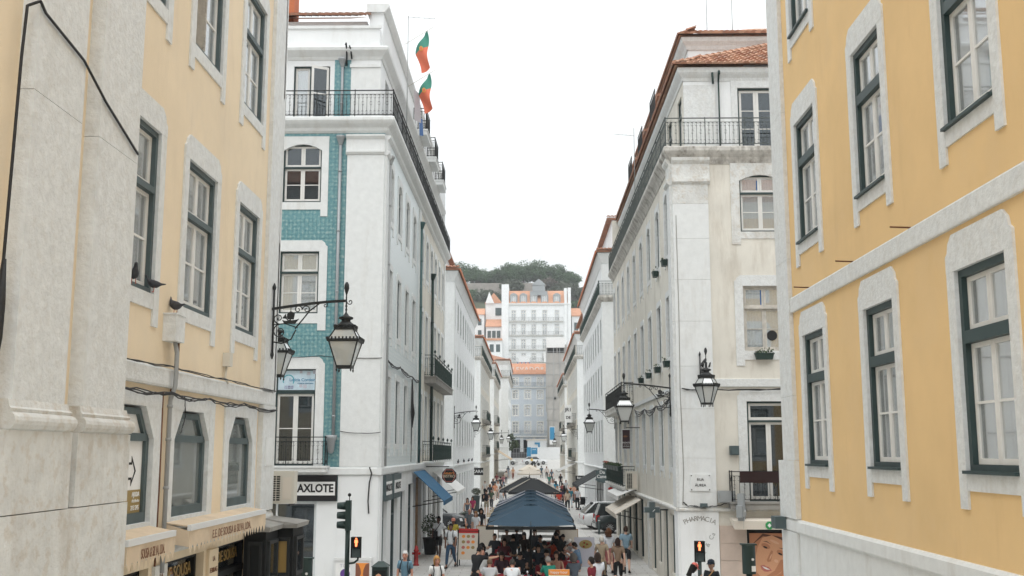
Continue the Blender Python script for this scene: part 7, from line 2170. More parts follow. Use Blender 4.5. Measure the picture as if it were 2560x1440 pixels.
def cafe_table(x, y, label, clabel, cloth='red_cloth', glasses=3):
    t = thing('cafe_table', label, 'table', (x, y, 0), 'cafe tables under the parasols')
    MB().box(x - .36, x + .36, y - .36, y + .36, .70, .735).put('table_top', 'wood', t)
    for sx in (-1, 1):
        for sy in (-1, 1):
            MB().box(x + sx * .32 - .02, x + sx * .32 + .02, y + sy * .32 - .02, y + sy * .32 + .02, 0, .70).put('leg', 'iron', t)
    c = link('tablecloth', None, None, Matrix.Translation((x, y, .735))); tag(c, clabel, 'tablecloth', 'red tablecloths')
    q = MB().box(x - .40, x + .40, y - .40, y + .40, .737, .745)
    for k in range(8):
        a = -.40 + k * .1; b_ = a + .1
        w1_, w2_ = .02 * math.sin(k * 1.7), .02 * math.sin((k + 1) * 1.7)
        for s_ in (-1, 1):
            q.quad((x + a, y + s_ * .40, .742), (x + b_, y + s_ * .40, .742), (x + b_, y + s_ * (.42 + w2_), .52), (x + a, y + s_ * (.42 + w1_), .52))
            q.quad((x + s_ * .40, y + a, .742), (x + s_ * .40, y + b_, .742), (x + s_ * (.42 + w2_), y + b_, .52), (x + s_ * (.42 + w1_), y + a, .52))
    q.put('cloth', cloth, c)
    rng = random.Random(int(x * 50 + y * 10))
    for k in range(glasses):
        gx, gy = x + rng.uniform(-.28, .28), y + rng.uniform(-.28, .28)
        MB().lathe([(.03, .746), (.008, .75), (.008, .82), (.035, .86), (.03, .92)], 8, (gx, gy)).put('wine_glass', GL, c) if k % 2 else MB().lathe([(.07, .747), (.11, .765), (.105, .767), (.06, .752)], 12, (gx, gy)).put('plate', 'white_metal', c)
def chair(x, y, rz, label):
    M = Matrix.Translation((x, y, 0)) @ Matrix.Rotation(rz, 4, 'Z')
    if 'chair' not in PROTO:
        t = link('cafe_chair', None, None, M); tag(t, label, 'chair', 'wooden cafe chairs')
        MB().box(-.2, .2, -.2, .2, .43, .46).put('seat', 'wood_pale', t, M)
        for k in range(3):
            MB().box(-.19, .19, -.215, -.195, .62 + k * .09, .68 + k * .09).put('back_slat', 'wood_pale', t, M)
        for sx in (-1, 1):
            MB().box(sx * .19 - .015, sx * .19 + .015, .16, .19, 0, .43).put('leg', 'wood_pale', t, M)
            MB().box(sx * .19 - .015, sx * .19 + .015, -.21, -.18, 0, .88).put('leg', 'wood_pale', t, M)
        PROTO['chair'] = t
        return t
    return copy_tree(PROTO['chair'], M, label)
PROTO = {}
TB = [(-1.25, 34.6, 'front left'), (-.35, 34.2, 'front middle left'), (.75, 34.9, 'front right'), (-1.2, 37.6, 'second row left'), (.6, 37.3, 'second row right'), (1.35, 38.9, 'right side under the blue shirted man'), (1.4, 40.6, 'right side behind the blue shirted man'), (-1.1, 40.6, 'third row left'), (.5, 41.5, 'third row right'), (-1.0, 43.8, 'fourth row left'), (.9, 44.2, 'fourth row right'), (-1.0, 47, 'last row left'), (.9, 47, 'last row right')]
for x, y, l_ in TB:
    cafe_table(x, y, 'cafe table under red cloth, ' + l_, 'red tablecloth on the table ' + l_)
n = 0
for (x, y, l_) in TB:
    for dx, dy, rz in ((0, -.62, 0), (0, .62, R(180))):
        chair(x + dx, y + dy, rz, 'pale wooden chair ' + ('before' if dy < 0 else 'behind') + ' the table ' + l_)
# shelves of glasses and screens at the back of the terrace
for k, (x0, x1, l_) in enumerate(((-1.45, -.35, 'left white slatted screen at the back of the terrace'), (.3, 1.3, 'right white slatted screen at the back of the terrace'))):
    t = thing('slatted_screen', l_, 'screen', ((x0 + x1) / 2, 49.6, 0), 'terrace screens')
    MB().box(x0 - .03, x0, 49.55, 49.62, 0, 1.9).box(x1, x1 + .03, 49.55, 49.62, 0, 1.9).put('post', 'wood', t)
    for j in range(7):
        MB().box(x0, x1, 49.57, 49.6, .25 + j * .24, .37 + j * .24).put('slat', 'white_metal', t)
for k, (x, y, l_) in enumerate(((-2.15, 51.5, 'pale wind screen with wooden frame left of the terrace'), (1.75, 49.2, 'pale wind screen with wooden frame right of the terrace'))):
    t = thing('wind_screen', l_, 'screen', (x, y, 0), 'terrace wind screens')
    MB().box(x - .42, x - .39, y, y + .03, 0, 1.15).box(x + .39, x + .42, y, y + .03, 0, 1.15).box(x - .39, x + .39, y, y + .03, 1.11, 1.15).box(x - .39, x + .39, y, y + .03, .12, .16).put('frame', 'wood', t)
    MB().box(x - .39, x + .39, y + .01, y + .02, .16, 1.11).put('sheet', 'canvas_cream', t)
# menu boards
def menu_board(label, x, y, rz, w_=.62, h_=1.25, food=True):
    M = Matrix.Translation((x, y, 0)) @ Matrix.Rotation(rz, 4, 'Z')
    t = link('menu_board', None, None, M); tag(t, label, 'menu board')
    Mt = M @ Matrix.Rotation(R(-9), 4, 'X')
    MB().box(-w_ / 2, w_ / 2, -.02, .02, .28, h_).put('panel', 'canvas_cream', t, Mt)
    MB().box(-w_ / 2 - .04, -w_ / 2, -.025, .025, 0, h_ + .02).box(w_ / 2, w_ / 2 + .04, -.025, .025, 0, h_ + .02).put('frame', 'black_shop', t, Mt)
    MB().box(-w_ / 2, w_ / 2, -.028, .028, h_ - .12, h_ + .06).put('header', 'red_print', t, Mt)
    M2 = M @ Matrix.Translation((0, .42, 0)) @ Matrix.Rotation(R(9), 4, 'X')
    MB().box(-w_ / 2 - .04, -w_ / 2, -.02, .02, 0, h_).box(w_ / 2, w_ / 2 + .04, -.02, .02, 0, h_).box(-w_ / 2, w_ / 2, -.01, .01, .28, h_ - .02).put('rear_leg', 'black_shop', t, M2)
    if food:
        for i in range(4):
            for j in range(3):
                if i == 3 and j: continue
                cx_, cz_ = -.2 + j * .2, h_ - .25 - i * .22
                MB().disc((cx_, cz_), (.075, .065), 12, -.024).put('dish_print', 'orange_print' if (i + j) % 3 == 0 else ('ochre' if (i + j) % 3 == 1 else 'lip_print'), t, Mt)
menu_board('tall menu board with pictures of dishes on the left pavement', -2.55, 44.2, R(-8), .8, 1.45)
t = thing('happy_hour_board', 'white and orange happy hour board before the terrace', 'menu board', (.88, 33.4, 0))
MB().box(.56, 1.2, 33.4, 33.43, .1, 1.05).put('panel', 'paper', t)
MB().box(.56, 1.2, 33.385, 33.399, .88, 1.05).put('header', 'orange_print', t)
text(t, 'happy hour', face_cam(.88, 33.38, .965), .115, 'paper')
MB().disc((.73, .68), .1, 14, 33.395).put('print_round', 'purple_print', t); MB().disc((.73, .68), .06, 12, 33.393).put('print_inner', 'red_print', t)
MB().box(.88, .97, 33.39, 33.396, .6, .78).put('print_glass', 'leaf_olive', t); MB().disc((1.09, .68), .065, 14, 33.395).put('print_round', 'red_print', t)
MB().box(.58, .62, 33.4, 33.44, 0, .1).box(1.14, 1.18, 33.4, 33.44, 0, .1).put('foot', 'iron', t)
t = thing('pizza_board', 'pale board with a pizza picture beside the cafe tables', 'menu board', (2.15, 43.2, 0))
MB().box(1.75, 2.55, 43.2, 43.23, .1, 1.25).put('panel', 'canvas_lilac', t)
MB().disc((2.2, .98), (.26, .17), 16, 43.195).put('pizza_print', 'ochre', t)
q = MB()
for k in range(9):
    q.disc((2.2 + .16 * math.cos(k * 2.1) * (k % 3 + 1) / 3, .98 + .1 * math.sin(k * 2.1) * (k % 3 + 1) / 3), .04, 8, 43.192)
q.put('topping_print', 'red_print', t)
MB().box(1.8, 1.84, 43.2, 43.3, 0, .1).box(2.46, 2.5, 43.2, 43.3, 0, .1).put('foot', 'iron', t)

# ================================================================== vehicles
def car(name, label, x, y, z, rz, L, W, H_, belt, hood, m, cab=(-.42, .18, -.30, .04), cat='car', glassy='car_glass', suv=False):
    """body lofted along its length (front at +x); cab = greenhouse extents as fractions of the length at belt and roof"""
    M = Matrix.Translation((x, y, z)) @ Matrix.Rotation(rz, 4, 'Z')
    t = link(name, None, None, M); tag(t, label, cat)
    h = W / 2
    q = MB(); q.smooth = True
    xc1 = cab[1] * L
    tail = belt if suv else belt - .04
    st = [(-L / 2, .42, tail - .22, .86), (-L / 2 + .06, .30, tail - .04, .93), (-L / 2 + .3, .24, tail, .98), (-L * .3, .2, belt + .02, 1), (0, .19, belt, 1), (xc1, .19, belt - .02, 1), (L * .33, .2, hood, .98), (L / 2 - .3, .22, hood - .08, .94), (L / 2 - .08, .28, hood - .2, .85), (L / 2, .36, hood - .34, .74)]
    rg = []
    for sx, zb, zt, wf in st:
        w2 = h * wf
        md = zb + (zt - zb) * .55
        rg.append([(sx, -w2 * .88, zb), (sx, -w2 * .99, zb + .12), (sx, -w2, md), (sx, -w2 * .97, zt - .07), (sx, -w2 * .88, zt), (sx, -w2 * .4, zt + .02), (sx, w2 * .4, zt + .02), (sx, w2 * .88, zt), (sx, w2 * .97, zt - .07), (sx, w2, md), (sx, w2 * .99, zb + .12), (sx, w2 * .88, zb)])
    q.rings(rg)
    body = q.put('body', m, t, M)
    b0, b1, r0, r1 = [v * L for v in cab]
    q = MB(); wb, wr = h * .88, h * .70
    q.hexa([(b0, -wb, belt - .01), (b1, -wb, belt - .03), (b1, wb, belt - .03), (b0, wb, belt - .01), (r0, -wr, H_ - .06), (r1, -wr, H_ - .05), (r1, wr, H_ - .05), (r0, wr, H_ - .06)])
    q.put('windows', glassy, t, M)
    q = MB(); q.smooth = True
    q.rings([[(r0 - .06, -wr, H_ - .08), (r0 - .03, -wr * .6, H_ - .03), (r0 - .03, wr * .6, H_ - .03), (r0 - .06, wr, H_ - .08)], [((r0 + r1) / 2, -wr - .01, H_ - .05), ((r0 + r1) / 2, -wr * .6, H_), ((r0 + r1) / 2, wr * .6, H_), ((r0 + r1) / 2, wr + .01, H_ - .05)], [(r1 + .05, -wr, H_ - .08), (r1 + .02, -wr * .6, H_ - .03), (r1 + .02, wr * .6, H_ - .03), (r1 + .05, wr, H_ - .08)]], cap=False, closed=False)
    q.smooth = False
    for s_ in (-1, 1):
        for (xb, xr) in ((b0, r0), (b1, r1), ((b0 + b1) / 2 - .1, (r0 + r1) / 2 - .05), (b0 * .62 + b1 * .38, r0 * .72 + r1 * .28) if suv else (b0 + .02, r0 + .01)):
            q.tube([(xb, s_ * (wb + .004), belt - .02), (xr, s_ * (wr + .004), H_ - .06)], .035, 5)
    q.put('roof', m, t, M)
    for sx in (-.32, .32):
        for s_ in (-1, 1):
            r = .34 if suv else .32
            Mw = M @ Matrix.Translation((sx * L, s_ * (h - .1), r)) @ Matrix.Rotation(R(90), 4, 'X')
            o = MB().lathe([(r * .66, -.11), (r * .95, -.11), (r, -.07), (r, .07), (r * .95, .11), (r * .66, .11)], 20).put('wheel', 'tyre', t, Mw)
            q = MB()
            for k in range(10):
                a = k * .628
                for sd in (-1, 1):
                    q.hexa([(.04 * math.cos(a + 1.57), .04 * math.sin(a + 1.57), sd * .09), (-.04 * math.cos(a + 1.57), -.04 * math.sin(a + 1.57), sd * .09), (r * .64 * math.cos(a - .06), r * .64 * math.sin(a - .06), sd * .09), (r * .64 * math.cos(a + .06), r * .64 * math.sin(a + .06), sd * .09), (.04 * math.cos(a + 1.57), .04 * math.sin(a + 1.57), sd * .115), (-.04 * math.cos(a + 1.57), -.04 * math.sin(a + 1.57), sd * .115), (r * .64 * math.cos(a - .06), r * .64 * math.sin(a - .06), sd * .115), (r * .64 * math.cos(a + .06), r * .64 * math.sin(a + .06), sd * .115)])
            q.lathe([(r * .68, -.1), (r * .68, .1)], 16).put('rim', 'rim', o, Mw)
    for s_ in (-1, 1):
        y0, y1 = sorted((s_ * h * .58, s_ * h * .90))
        zt = tail
        MB().hexa([(-L / 2 - .015, y0, zt - .34), (-L / 2 + .14, y0, zt - .34), (-L / 2 + .2, y1, zt - .34), (-L / 2 + .04, y1, zt - .34), (-L / 2 + .0, y0, zt - .12 if not suv else zt + .02), (-L / 2 + .2, y0, zt - .12 if not suv else zt + .02), (-L / 2 + .26, y1 + s_ * .02, zt - .1 if not suv else zt + .02), (-L / 2 + .05, y1 + s_ * .02, zt - .1 if not suv else zt + .02)]).put('tail_light', 'tail_red', t, M)
        MB().hexa([(L / 2 - .2, y0, hood - .36), (L / 2 - .04, y0, hood - .36), (L / 2 - .14, y1, hood - .34), (L / 2 - .3, y1, hood - .34), (L / 2 - .26, y0, hood - .2), (L / 2 - .1, y0, hood - .2), (L / 2 - .2, y1, hood - .18), (L / 2 - .36, y1, hood - .18)]).put('head_light', 'head_lamp', t, M)
        q = MB().ball((b1 - .25, s_ * (h + .07), belt + .05), (.07, .10, .07)); q.put('wing_mirror', m, t, M)
    MB().box(-L / 2 - .05, -L / 2 + .06, -h * .86, h * .86, .34, .56).put('rear_bumper', 'chrome' if suv else m, t, M)
    MB().box(-L / 2 - .022, -L / 2 - .0, -.26, .26, tail - .30, tail - .19).put('number_plate', 'paper', t, M)
    MB().box(L / 2 - .03, L / 2 + .04, -h * .7, h * .7, .3, .46).put('front_bumper', m, t, M)
    return t
car('parked_car', 'black car nosing out of the side street on the left', -6.05, 66.0, 0, R(-6), 4.3, 1.8, 1.45, .92, .86, 'car_black', cab=(-.40, .20, -.24, .06))
car('parked_car', 'dark green estate car with chrome bumper at the side street on the right', 5.85, 62.8, 0, R(4), 4.3, 1.82, 1.72, 1.02, .98, 'car_dark', cab=(-.485, .18, -.43, .06), suv=True)
car('parked_car', 'white hatchback behind the dark estate car', 5.2, 66.0, 0, R(8), 4.3, 1.82, 1.62, 1.0, .94, 'car_white', cab=(-.48, .20, -.33, .05))
car('parked_car', 'silver car parked at the far left of the square', -4.5, 193, gz(193), R(-4), 4.5, 1.8, 1.5, .95, .88, 'car_silver', cab=(-.42, .22, -.3, .06))
car('parked_car', 'white car parked before the hoarding', .9, 194, gz(194), R(2), 4.6, 1.8, 1.45, .92, .86, 'car_white', cab=(-.42, .22, -.28, .06))
mo = thing('motor_scooter', 'dark scooter with yellow box before the white car', 'scooter', (.9, 189, gz(189)))
for dx in (-.55, .6):
    MB().lathe([(.14, -.05), (.25, -.05), (.27, 0), (.25, .05), (.14, .05)], 14).put('wheel', 'tyre', mo, Matrix.Translation((.9 + dx, 189, gz(189) + .27)) @ Matrix.Rotation(R(90), 4, 'X'))
q = MB().prism([(.2, .35), (.95, .3), (1.25, .5), (1.4, .95), (1.3, .98), (1.1, .55), (.95, .5), (.85, .78), (.3, .8)], 188.85, 189.15)
q.put('body', 'car_black', mo, Matrix.Translation((0, 0, gz(189))))
MB().tube([(1.32, 188.7, gz(189) + 1.02), (1.32, 189.3, gz(189) + 1.02)], .02, 5).tube([(1.5, 189, gz(189) + .27), (1.33, 189, gz(189) + 1.0)], .03, 6).put('handlebar', 'iron', mo)
MB().box(.1, .5, 188.8, 189.2, gz(189) + .85, gz(189) + 1.25).put('top_box', 'flag_yellow', mo)
# pushchairs
def pushchair(label, x, y, rz):
    M = Matrix.Translation((x, y, 0)) @ Matrix.Rotation(rz, 4, 'Z'); t = link('pushchair', None, None, M); tag(t, label, 'pushchair', 'pushchairs')
    for dx in (-.24, .24):
        for dy in (-.28, .32):
            MB().lathe([(.06, -.025), (.12, -.025), (.12, .025), (.06, .025)], 12).put('wheel', 'tyre', t, M @ Matrix.Translation((dx, dy, .12)) @ Matrix.Rotation(R(90), 4, 'Y'))
        MB().tube([(dx, .32, .12), (dx, -.1, .6), (dx, -.5, 1.02)], .014, 6).tube([(dx, -.28, .12), (dx, .1, .62)], .014, 6).put('frame_tube', 'iron', t, M)
    MB().tube([(-.24, -.5, 1.02), (.24, -.5, 1.02)], .018, 6).put('handle', 'iron', t, M)
    q = MB(); q.smooth = True
    q.rings([[(-.2, .35, .42), (.2, .35, .42)], [(-.22, .1, .42), (.22, .1, .42)], [(-.22, -.12, .55), (.22, -.12, .55)], [(-.22, -.2, .9), (.22, -.2, .9)], [(-.22, -.05, 1.05), (.22, -.05, 1.05)], [(-.2, .2, 1.0), (.2, .2, 1.0)]], cap=False, closed=False)
    q.put('seat_and_hood', 'black_shop', t, M)
pushchair('black pushchair beside the woman on the far right', 4.15, 86.5, R(20))
pushchair('dark pushchair on the left before the planter', -3.9, 92, R(180))
# ================================================================== people
_cm = {}
def cmat(c, rough=.9):
    if c not in _cm:
        _cm[c] = mat('cloth_' + c.lstrip('#'), tuple(v * .85 for v in hx(c)), rough, var=.08, vscale=8)
    return _cm[c]
SKIN = {'pale': (.58, .36, .27), 'tan': (.46, .27, .185), 'brown': (.22, .11, .07), 'dark': (.075, .038, .026), 'red': (.55, .27, .19)}
SKM = {k: mat('skin_' + k, v, .55) for k, v in SKIN.items()}
_hair, _cap = {}, {}
def person(label, x, y, face, pose='walk', top='#dddddd', bottom='#333333', skin='pale', hair='short', hcol='#2a1d14', low='trousers', upper='shirt', h=1.0, shoes='#222222', cap=None, bag=None, z=0.0, group=None, seat=False):
    """face: direction the person looks, degrees; 0 = away from the viewer, 180 = towards the viewer"""
    r = pose_meshes(pose)
    M = Matrix.Translation((x, y, z)) @ Matrix.Rotation(R(face), 4, 'Z') @ Matrix.Diagonal((h, h, h, 1))
    t = link('person', None, None, M); tag(t, label, 'person', group)
    def part(nm, me, mats):
        o = link(nm, me, t, M)
        for i, m in enumerate(mats):
            if i < len(me.materials):
                o.material_slots[i].link = 'OBJECT'; o.material_slots[i].material = m
        return o
    for key in ('body', 'shirt', 'tank_top', 'trousers', 'shorts', 'capri', 'skirt'):
        if key in r and not r[key].materials:
            r[key].materials.append(MT['ink'])
    part('body', r['body'], [SKM[skin], MT['hair_print'], MT['lip_print']])
    part(upper, r[upper], [cmat(top)])
    if low == 'skirt' and 'skirt' not in r: low = 'capri'
    part(low, r[low], [cmat(bottom)])
    for i in (0, 1):
        part('shoe', r['shoe', i], [cmat(shoes)])
    if hair and hair != 'bald':
        if (pose, hair) not in _hair: _hair[pose, hair] = hair_mesh(hair, r['Rm'], hair)
        part('hair', _hair[pose, hair], [cmat(hcol)])
    if cap:
        if pose not in _cap: _cap[pose] = cap_mesh(r['Rm'])
        part('cap', _cap[pose], [cmat(cap)])
    P = r['P']
    if bag:
        kind, col = bag
        m = cmat(col)
        b_ = None
        if kind == 'backpack':
            c = P['ch'] - Vector((0, .2, .06))
            q = MB(); q.smooth = True
            q.rings([[(c.x + .14 * math.cos(a) * s_, c.y + .08 * math.sin(a) * s_, c.z + zz) for a in [k * .628 for k in range(10)]] for zz, s_ in ((-.22, .7), (-.18, 1), (.1, 1), (.19, .8), (.22, .4))])
            for sx in (-1, 1):
                q.tube([c + Vector((sx * .08, .04, .2)), P['nk'] + Vector((sx * .10, .0, .0)), P['ch'] + Vector((sx * .11, .135, .0)), P['sp'] + Vector((sx * .13, .10, .0)), c + Vector((sx * .11, .05, -.16))], .017, 5)
            b_ = q.mesh('backpack', m)
        elif kind == 'cross':
            q = MB(); c = P['pel'] + Vector((.14, .12, .05))
            q.box(c.x - .12, c.x + .1, c.y - .04, c.y + .05, c.z - .14, c.z + .14)
            q.tube([c + Vector((0, 0, .12)), P['ch'] + Vector((.0, .14, .0)), P['nk'] + Vector((-.09, .03, .0)), P['ch'] + Vector((0, -.15, 0)), c + Vector((.08, -.2, .1)), c + Vector((.06, -.02, .1))], .016, 5)
            b_ = q.mesh('shoulder_bag', m)
        elif kind == 'tote':
            q = MB(); c = P['pel'] + Vector((.24, .0, .02))
            q.hexa([(c.x - .05, c.y - .17, c.z - .2), (c.x + .05, c.y - .17, c.z - .2), (c.x + .05, c.y + .17, c.z - .2), (c.x - .05, c.y + .17, c.z - .2), (c.x - .03, c.y - .14, c.z + .1), (c.x + .03, c.y - .14, c.z + .1), (c.x + .03, c.y + .14, c.z + .1), (c.x - .03, c.y + .14, c.z + .1)])
            q.tube([c + Vector((0, -.12, .08)), P['sh', 1] + Vector((.03, -.03, .06)), c + Vector((0, .12, .08))], .013, 5)
            b_ = q.mesh('tote_bag', m)
        elif kind == 'hand':
            q = MB(); c = P['hn', 1] - Vector((0, 0, .18))
            q.box(c.x - .03, c.x + .03, c.y - .1, c.y + .1, c.z - .12, c.z + .1).tube([c + Vector((0, -.06, .1)), P['hn', 1], c + Vector((0, .06, .1))], .008, 4)
            b_ = q.mesh('hand_bag', m)
        o = link({'backpack': 'backpack', 'cross': 'shoulder_bag', 'tote': 'tote_bag', 'hand': 'hand_bag'}[kind], b_, None, M)
        tag(o, 'bag of the ' + ' '.join(label.split()[:13]), 'bag', 'bags people carry')
    return t
def at(px, d):
    return (px - 1325) / 2650 * d
G_ = 'people in the street'
# in the crossing, nearest the viewer
person('woman with white hair in a blue T-shirt with rucksack straps', at(1020, 32), 32, 172, 'stand', '#6f93a6', '#8a8f95', 'red', 'short', '#d9d9d6', bag=('backpack', '#26303a'), h=.98, group=G_)
person('blond woman in a white T-shirt carrying a dark rucksack', at(1097, 31), 31, 200, 'stand', '#f0f0ee', '#454a55', 'red', 'bob', '#b98a50', bag=('backpack', '#1c1c1e'), h=.95, group=G_)
person('woman with long dark hair in a coral cap and white top', at(1716, 29.5), 29.5, -70, 'phone', '#eceef0', '#5a6470', 'tan', 'long', '#17110e', cap='#e8776a', h=.94, group=G_)
person('man in a navy cap and black T-shirt with a tan strap', at(1764, 29.2), 29.2, 140, 'stand', '#20242a', '#2d3036', 'tan', 'short', '#15100d', cap='#1d2634', bag=('cross', '#b58a5c'), h=1.0, group=G_)
person('man in a dark red polo shirt passing the terrace', at(1474, 31), 31, 60, 'walk', '#7c1f2d', '#2b2b30', 'tan', 'short', '#1a1310', h=.97, group=G_)
person('woman in white with a big black shoulder bag behind the red polo shirt', at(1489, 32.2), 32.2, 20, 'walk', '#e6e9ee', '#3d4048', 'tan', 'bob', '#2b1c16', bag=('tote', '#16161a'), h=.97, group=G_)
# right pavement, walking away
person('old man in a beige jacket and beige trousers walking away', at(1499, 38.5), 38.5, 0, 'walk2', '#a99a83', '#a59378', 'pale', 'short', '#d5d0c8', h=.97, group=G_)
person('woman with curly brown hair and white blouse walking away', at(1516, 42), 42, 0, 'walk', '#dfe3ea', '#9a5a58', 'pale', 'curly', '#5f3c25', low='skirt', h=.97, group=G_)
person('woman in a brown floral top and black capri trousers walking away', at(1538, 37.8), 37.8, -5, 'walk2', '#8b7562', '#17171a', 'pale', 'bob', '#2a1812', low='capri', h=.96, bag=('hand', '#19191c'), group=G_)
person('man in a blue and grey T-shirt and black shorts walking away', at(1558, 42), 42, -4, 'walk', '#8aa6b8', '#1b1d22', 'pale', 'short', '#3a271b', low='shorts', h=1.04, group=G_)
# left pavement, coming
person('man in a white T-shirt with black sling bag and black shorts', at(1101, 47.6), 47.6, 175, 'walk', '#e9ecf0', '#17181b', 'dark', 'short', '#0d0a09', low='shorts', bag=('cross', '#141416'), shoes='#d8d8d8', h=1.06, group=G_)
person('man in a white T-shirt and blue jeans with rucksack', at(1131, 43.8), 43.8, 170, 'walk2', '#eceff2', '#35506a', 'brown', 'short', '#14100e', bag=('backpack', '#222831'), h=1.02, group=G_)
person('person in a salmon cap and yellow top behind the jeans', at(1137, 48), 48, 180, 'walk', '#c9b548', '#23242a', 'brown', 'short', '#120e0c', cap='#e89a86', low='shorts', h=1.0, shoes='#dddddd', group=G_)
person('bald man in a grey shirt coming beside the black car', at(1176, 56), 56, 190, 'walk', '#5f666c', '#4a5058', 'red', 'bald', '#777777', h=1.0, bag=('hand', '#c98540'), group=G_)
person('woman all in white with light brown hair', at(1192, 54), 54, 165, 'walk2', '#e4e7ec', '#dfe2e6', 'pale', 'long', '#8a6038', h=.98, group=G_)
person('woman with dark curly hair in black beside the woman in white', at(1205, 56.5), 56.5, 185, 'walk', '#22252b', '#26292f', 'tan', 'curly', '#1b120e', h=.98, group=G_)
person('woman in a grey tank top before the plain white building', at(1171, 70), 70, 180, 'walk', '#4e5964', '#8a95a3', 'tan', 'long', '#33201a', upper='tank_top', h=.97, group=G_)
person('girl in pink beside the tall planter', at(1184, 74), 74, 160, 'walk2', '#b23a62', '#4b3b52', 'tan', 'long', '#2b1a15', h=.92, group=G_)
person('man in a black T-shirt and khaki shorts looking at his phone', at(1218, 80), 80, 180, 'phone', '#1b1e25', '#9b917d', 'pale', 'short', '#1a1411', low='shorts', h=1.04, group=G_)
# farther down the street
far = [(1214, 112, 170, 'walk', '#e0dfdc', '#22252a', 'man in a pale shirt pushing the dark pushchair'), (1239, 104, 180, 'walk2', '#c98a68', '#c9b8a8', 'woman in peach beside the left shop doors'), (1246, 108, 175, 'walk', '#d9d6d2', '#8f8a84', 'woman in pale clothes in the left crowd'),
       (1254, 93, 0, 'stand', '#eef0f2', '#cfd2d6', 'person in a white T-shirt left of the black parasols'), (1262, 97, 20, 'walk', '#24262b', '#5b5f66', 'person in black left of the black parasols'), (1271, 150, 0, 'walk', '#7b848e', '#8b95a0', 'grey dressed woman left of the cream parasols'),
       (1283, 148, 190, 'walk2', '#b98d66', '#7c4a38', 'woman in brown left of the cream parasols'), (1259, 128, 180, 'walk', '#b0737d', '#4f6580', 'woman in pink top by the left shop fronts'), (1252, 122, 0, 'stand', '#3a3f45', '#2c2f34', 'dark dressed person by the left shop fronts'),
       (1353, 152, 0, 'walk', '#2f5a6c', '#3a4650', 'man in teal right of the cream parasols'), (1366, 150, 0, 'walk2', '#d9cfca', '#25272c', 'man with rucksack right of the cream parasols'), (1372, 128, 170, 'walk', '#4f9a8c', '#8a8f95', 'person in mint green right of the cream parasols'),
       (1384, 120, 180, 'stand', '#202328', '#26282d', 'person in black right of the cream parasols'), (1389, 108, 0, 'stand', '#1f8aa8', '#3d4a55', 'person in bright blue beside the black parasols'), (1381, 112, 180, 'walk', '#e2dfdc', '#a58a78', 'person in white beside the black parasols'),
       (1396, 84, 190, 'walk', '#d44a34', '#e8e4df', 'person in red right of the black parasols'), (1401, 88, 0, 'walk2', '#3b3350', '#2a2a35', 'person in dark purple right of the black parasols'), (1409, 92, 10, 'stand', '#25282e', '#20242b', 'person in black right of the dark purple one'),
       (1417, 86, 0, 'walk', '#d8c2ac', '#1f2126', 'blond woman in pale top with black bag on the right'), (1424, 90, 0, 'walk', '#2f7f92', '#b6c2c9', 'man in teal shirt and orange cap on the right'), (1441, 87, -10, 'stand', '#d5d5d8', '#1c1e22', 'woman with the black pushchair on the right'),
       (1337, 160, 0, 'walk', '#cbb9a8', '#45474d', 'far figure in beige behind the cream parasols'), (1330, 112, 0, 'stand', '#6a5a55', '#3b3b40', 'person in brown behind the black parasols'), (1312, 116, 180, 'walk', '#2b2f3a', '#2a2d33', 'person in navy behind the black parasols'), (1295, 118, 180, 'walk2', '#9aa3ad', '#3c4048', 'person in grey behind the black parasols'), (1400, 130, 180, 'walk', '#33373d', '#30343a', 'dark figure by the right shop awning'), (1234, 118, 0, 'walk', '#3a3f47', '#2b2e34', 'dark clothed walker past the sign reading ZARA'), (1243, 132, 180, 'walk2', '#8a4b50', '#3b3f46', 'walker in brick red by the left shop doors'), (1266, 138, 0, 'walk', '#c7c2ba', '#4a4e55', 'walker in off white left of the far parasol'), (1378, 140, 180, 'walk2', '#5f6b78', '#33363c', 'walker in blue grey right of the far parasol'),
       (1391, 96, 180, 'walk', '#b9b4ae', '#4b4f57', 'walker in stone colours behind the person in red'), (1405, 104, 0, 'walk', '#7d3b3a', '#2d3036', 'walker in dark red far on the right'), (1413, 112, 180, 'walk2', '#c9ccd0', '#565b63', 'walker in light grey far on the right'), (1230, 88, 175, 'walk', '#4a5a45', '#3b3f46', 'walker in olive behind the man with the phone'), (1226, 99, 0, 'walk2', '#2c3038', '#7c7468', 'walker with rucksack colours near the tall planter'), (1434, 98, 180, 'walk', '#d0a088', '#4b4f57', 'walker in salmon by the right shop corner')]
for i, (px_, d, fc, ps, tp, bt_, lb) in enumerate(far):
    person(lb, at(px_, d), d, fc, ps, tp, bt_, ['pale', 'tan', 'red'][i % 3], ['short', 'long', 'bob', 'short'][i % 4] if 'man in' not in lb or 'woman' in lb else 'short', ['#2a1d14', '#171210', '#7a5430', '#3a2a20'][i % 4], h=.95 + .03 * (i % 3), z=gz(d), cap='#d8703c' if 'orange cap' in lb else None, group=G_)
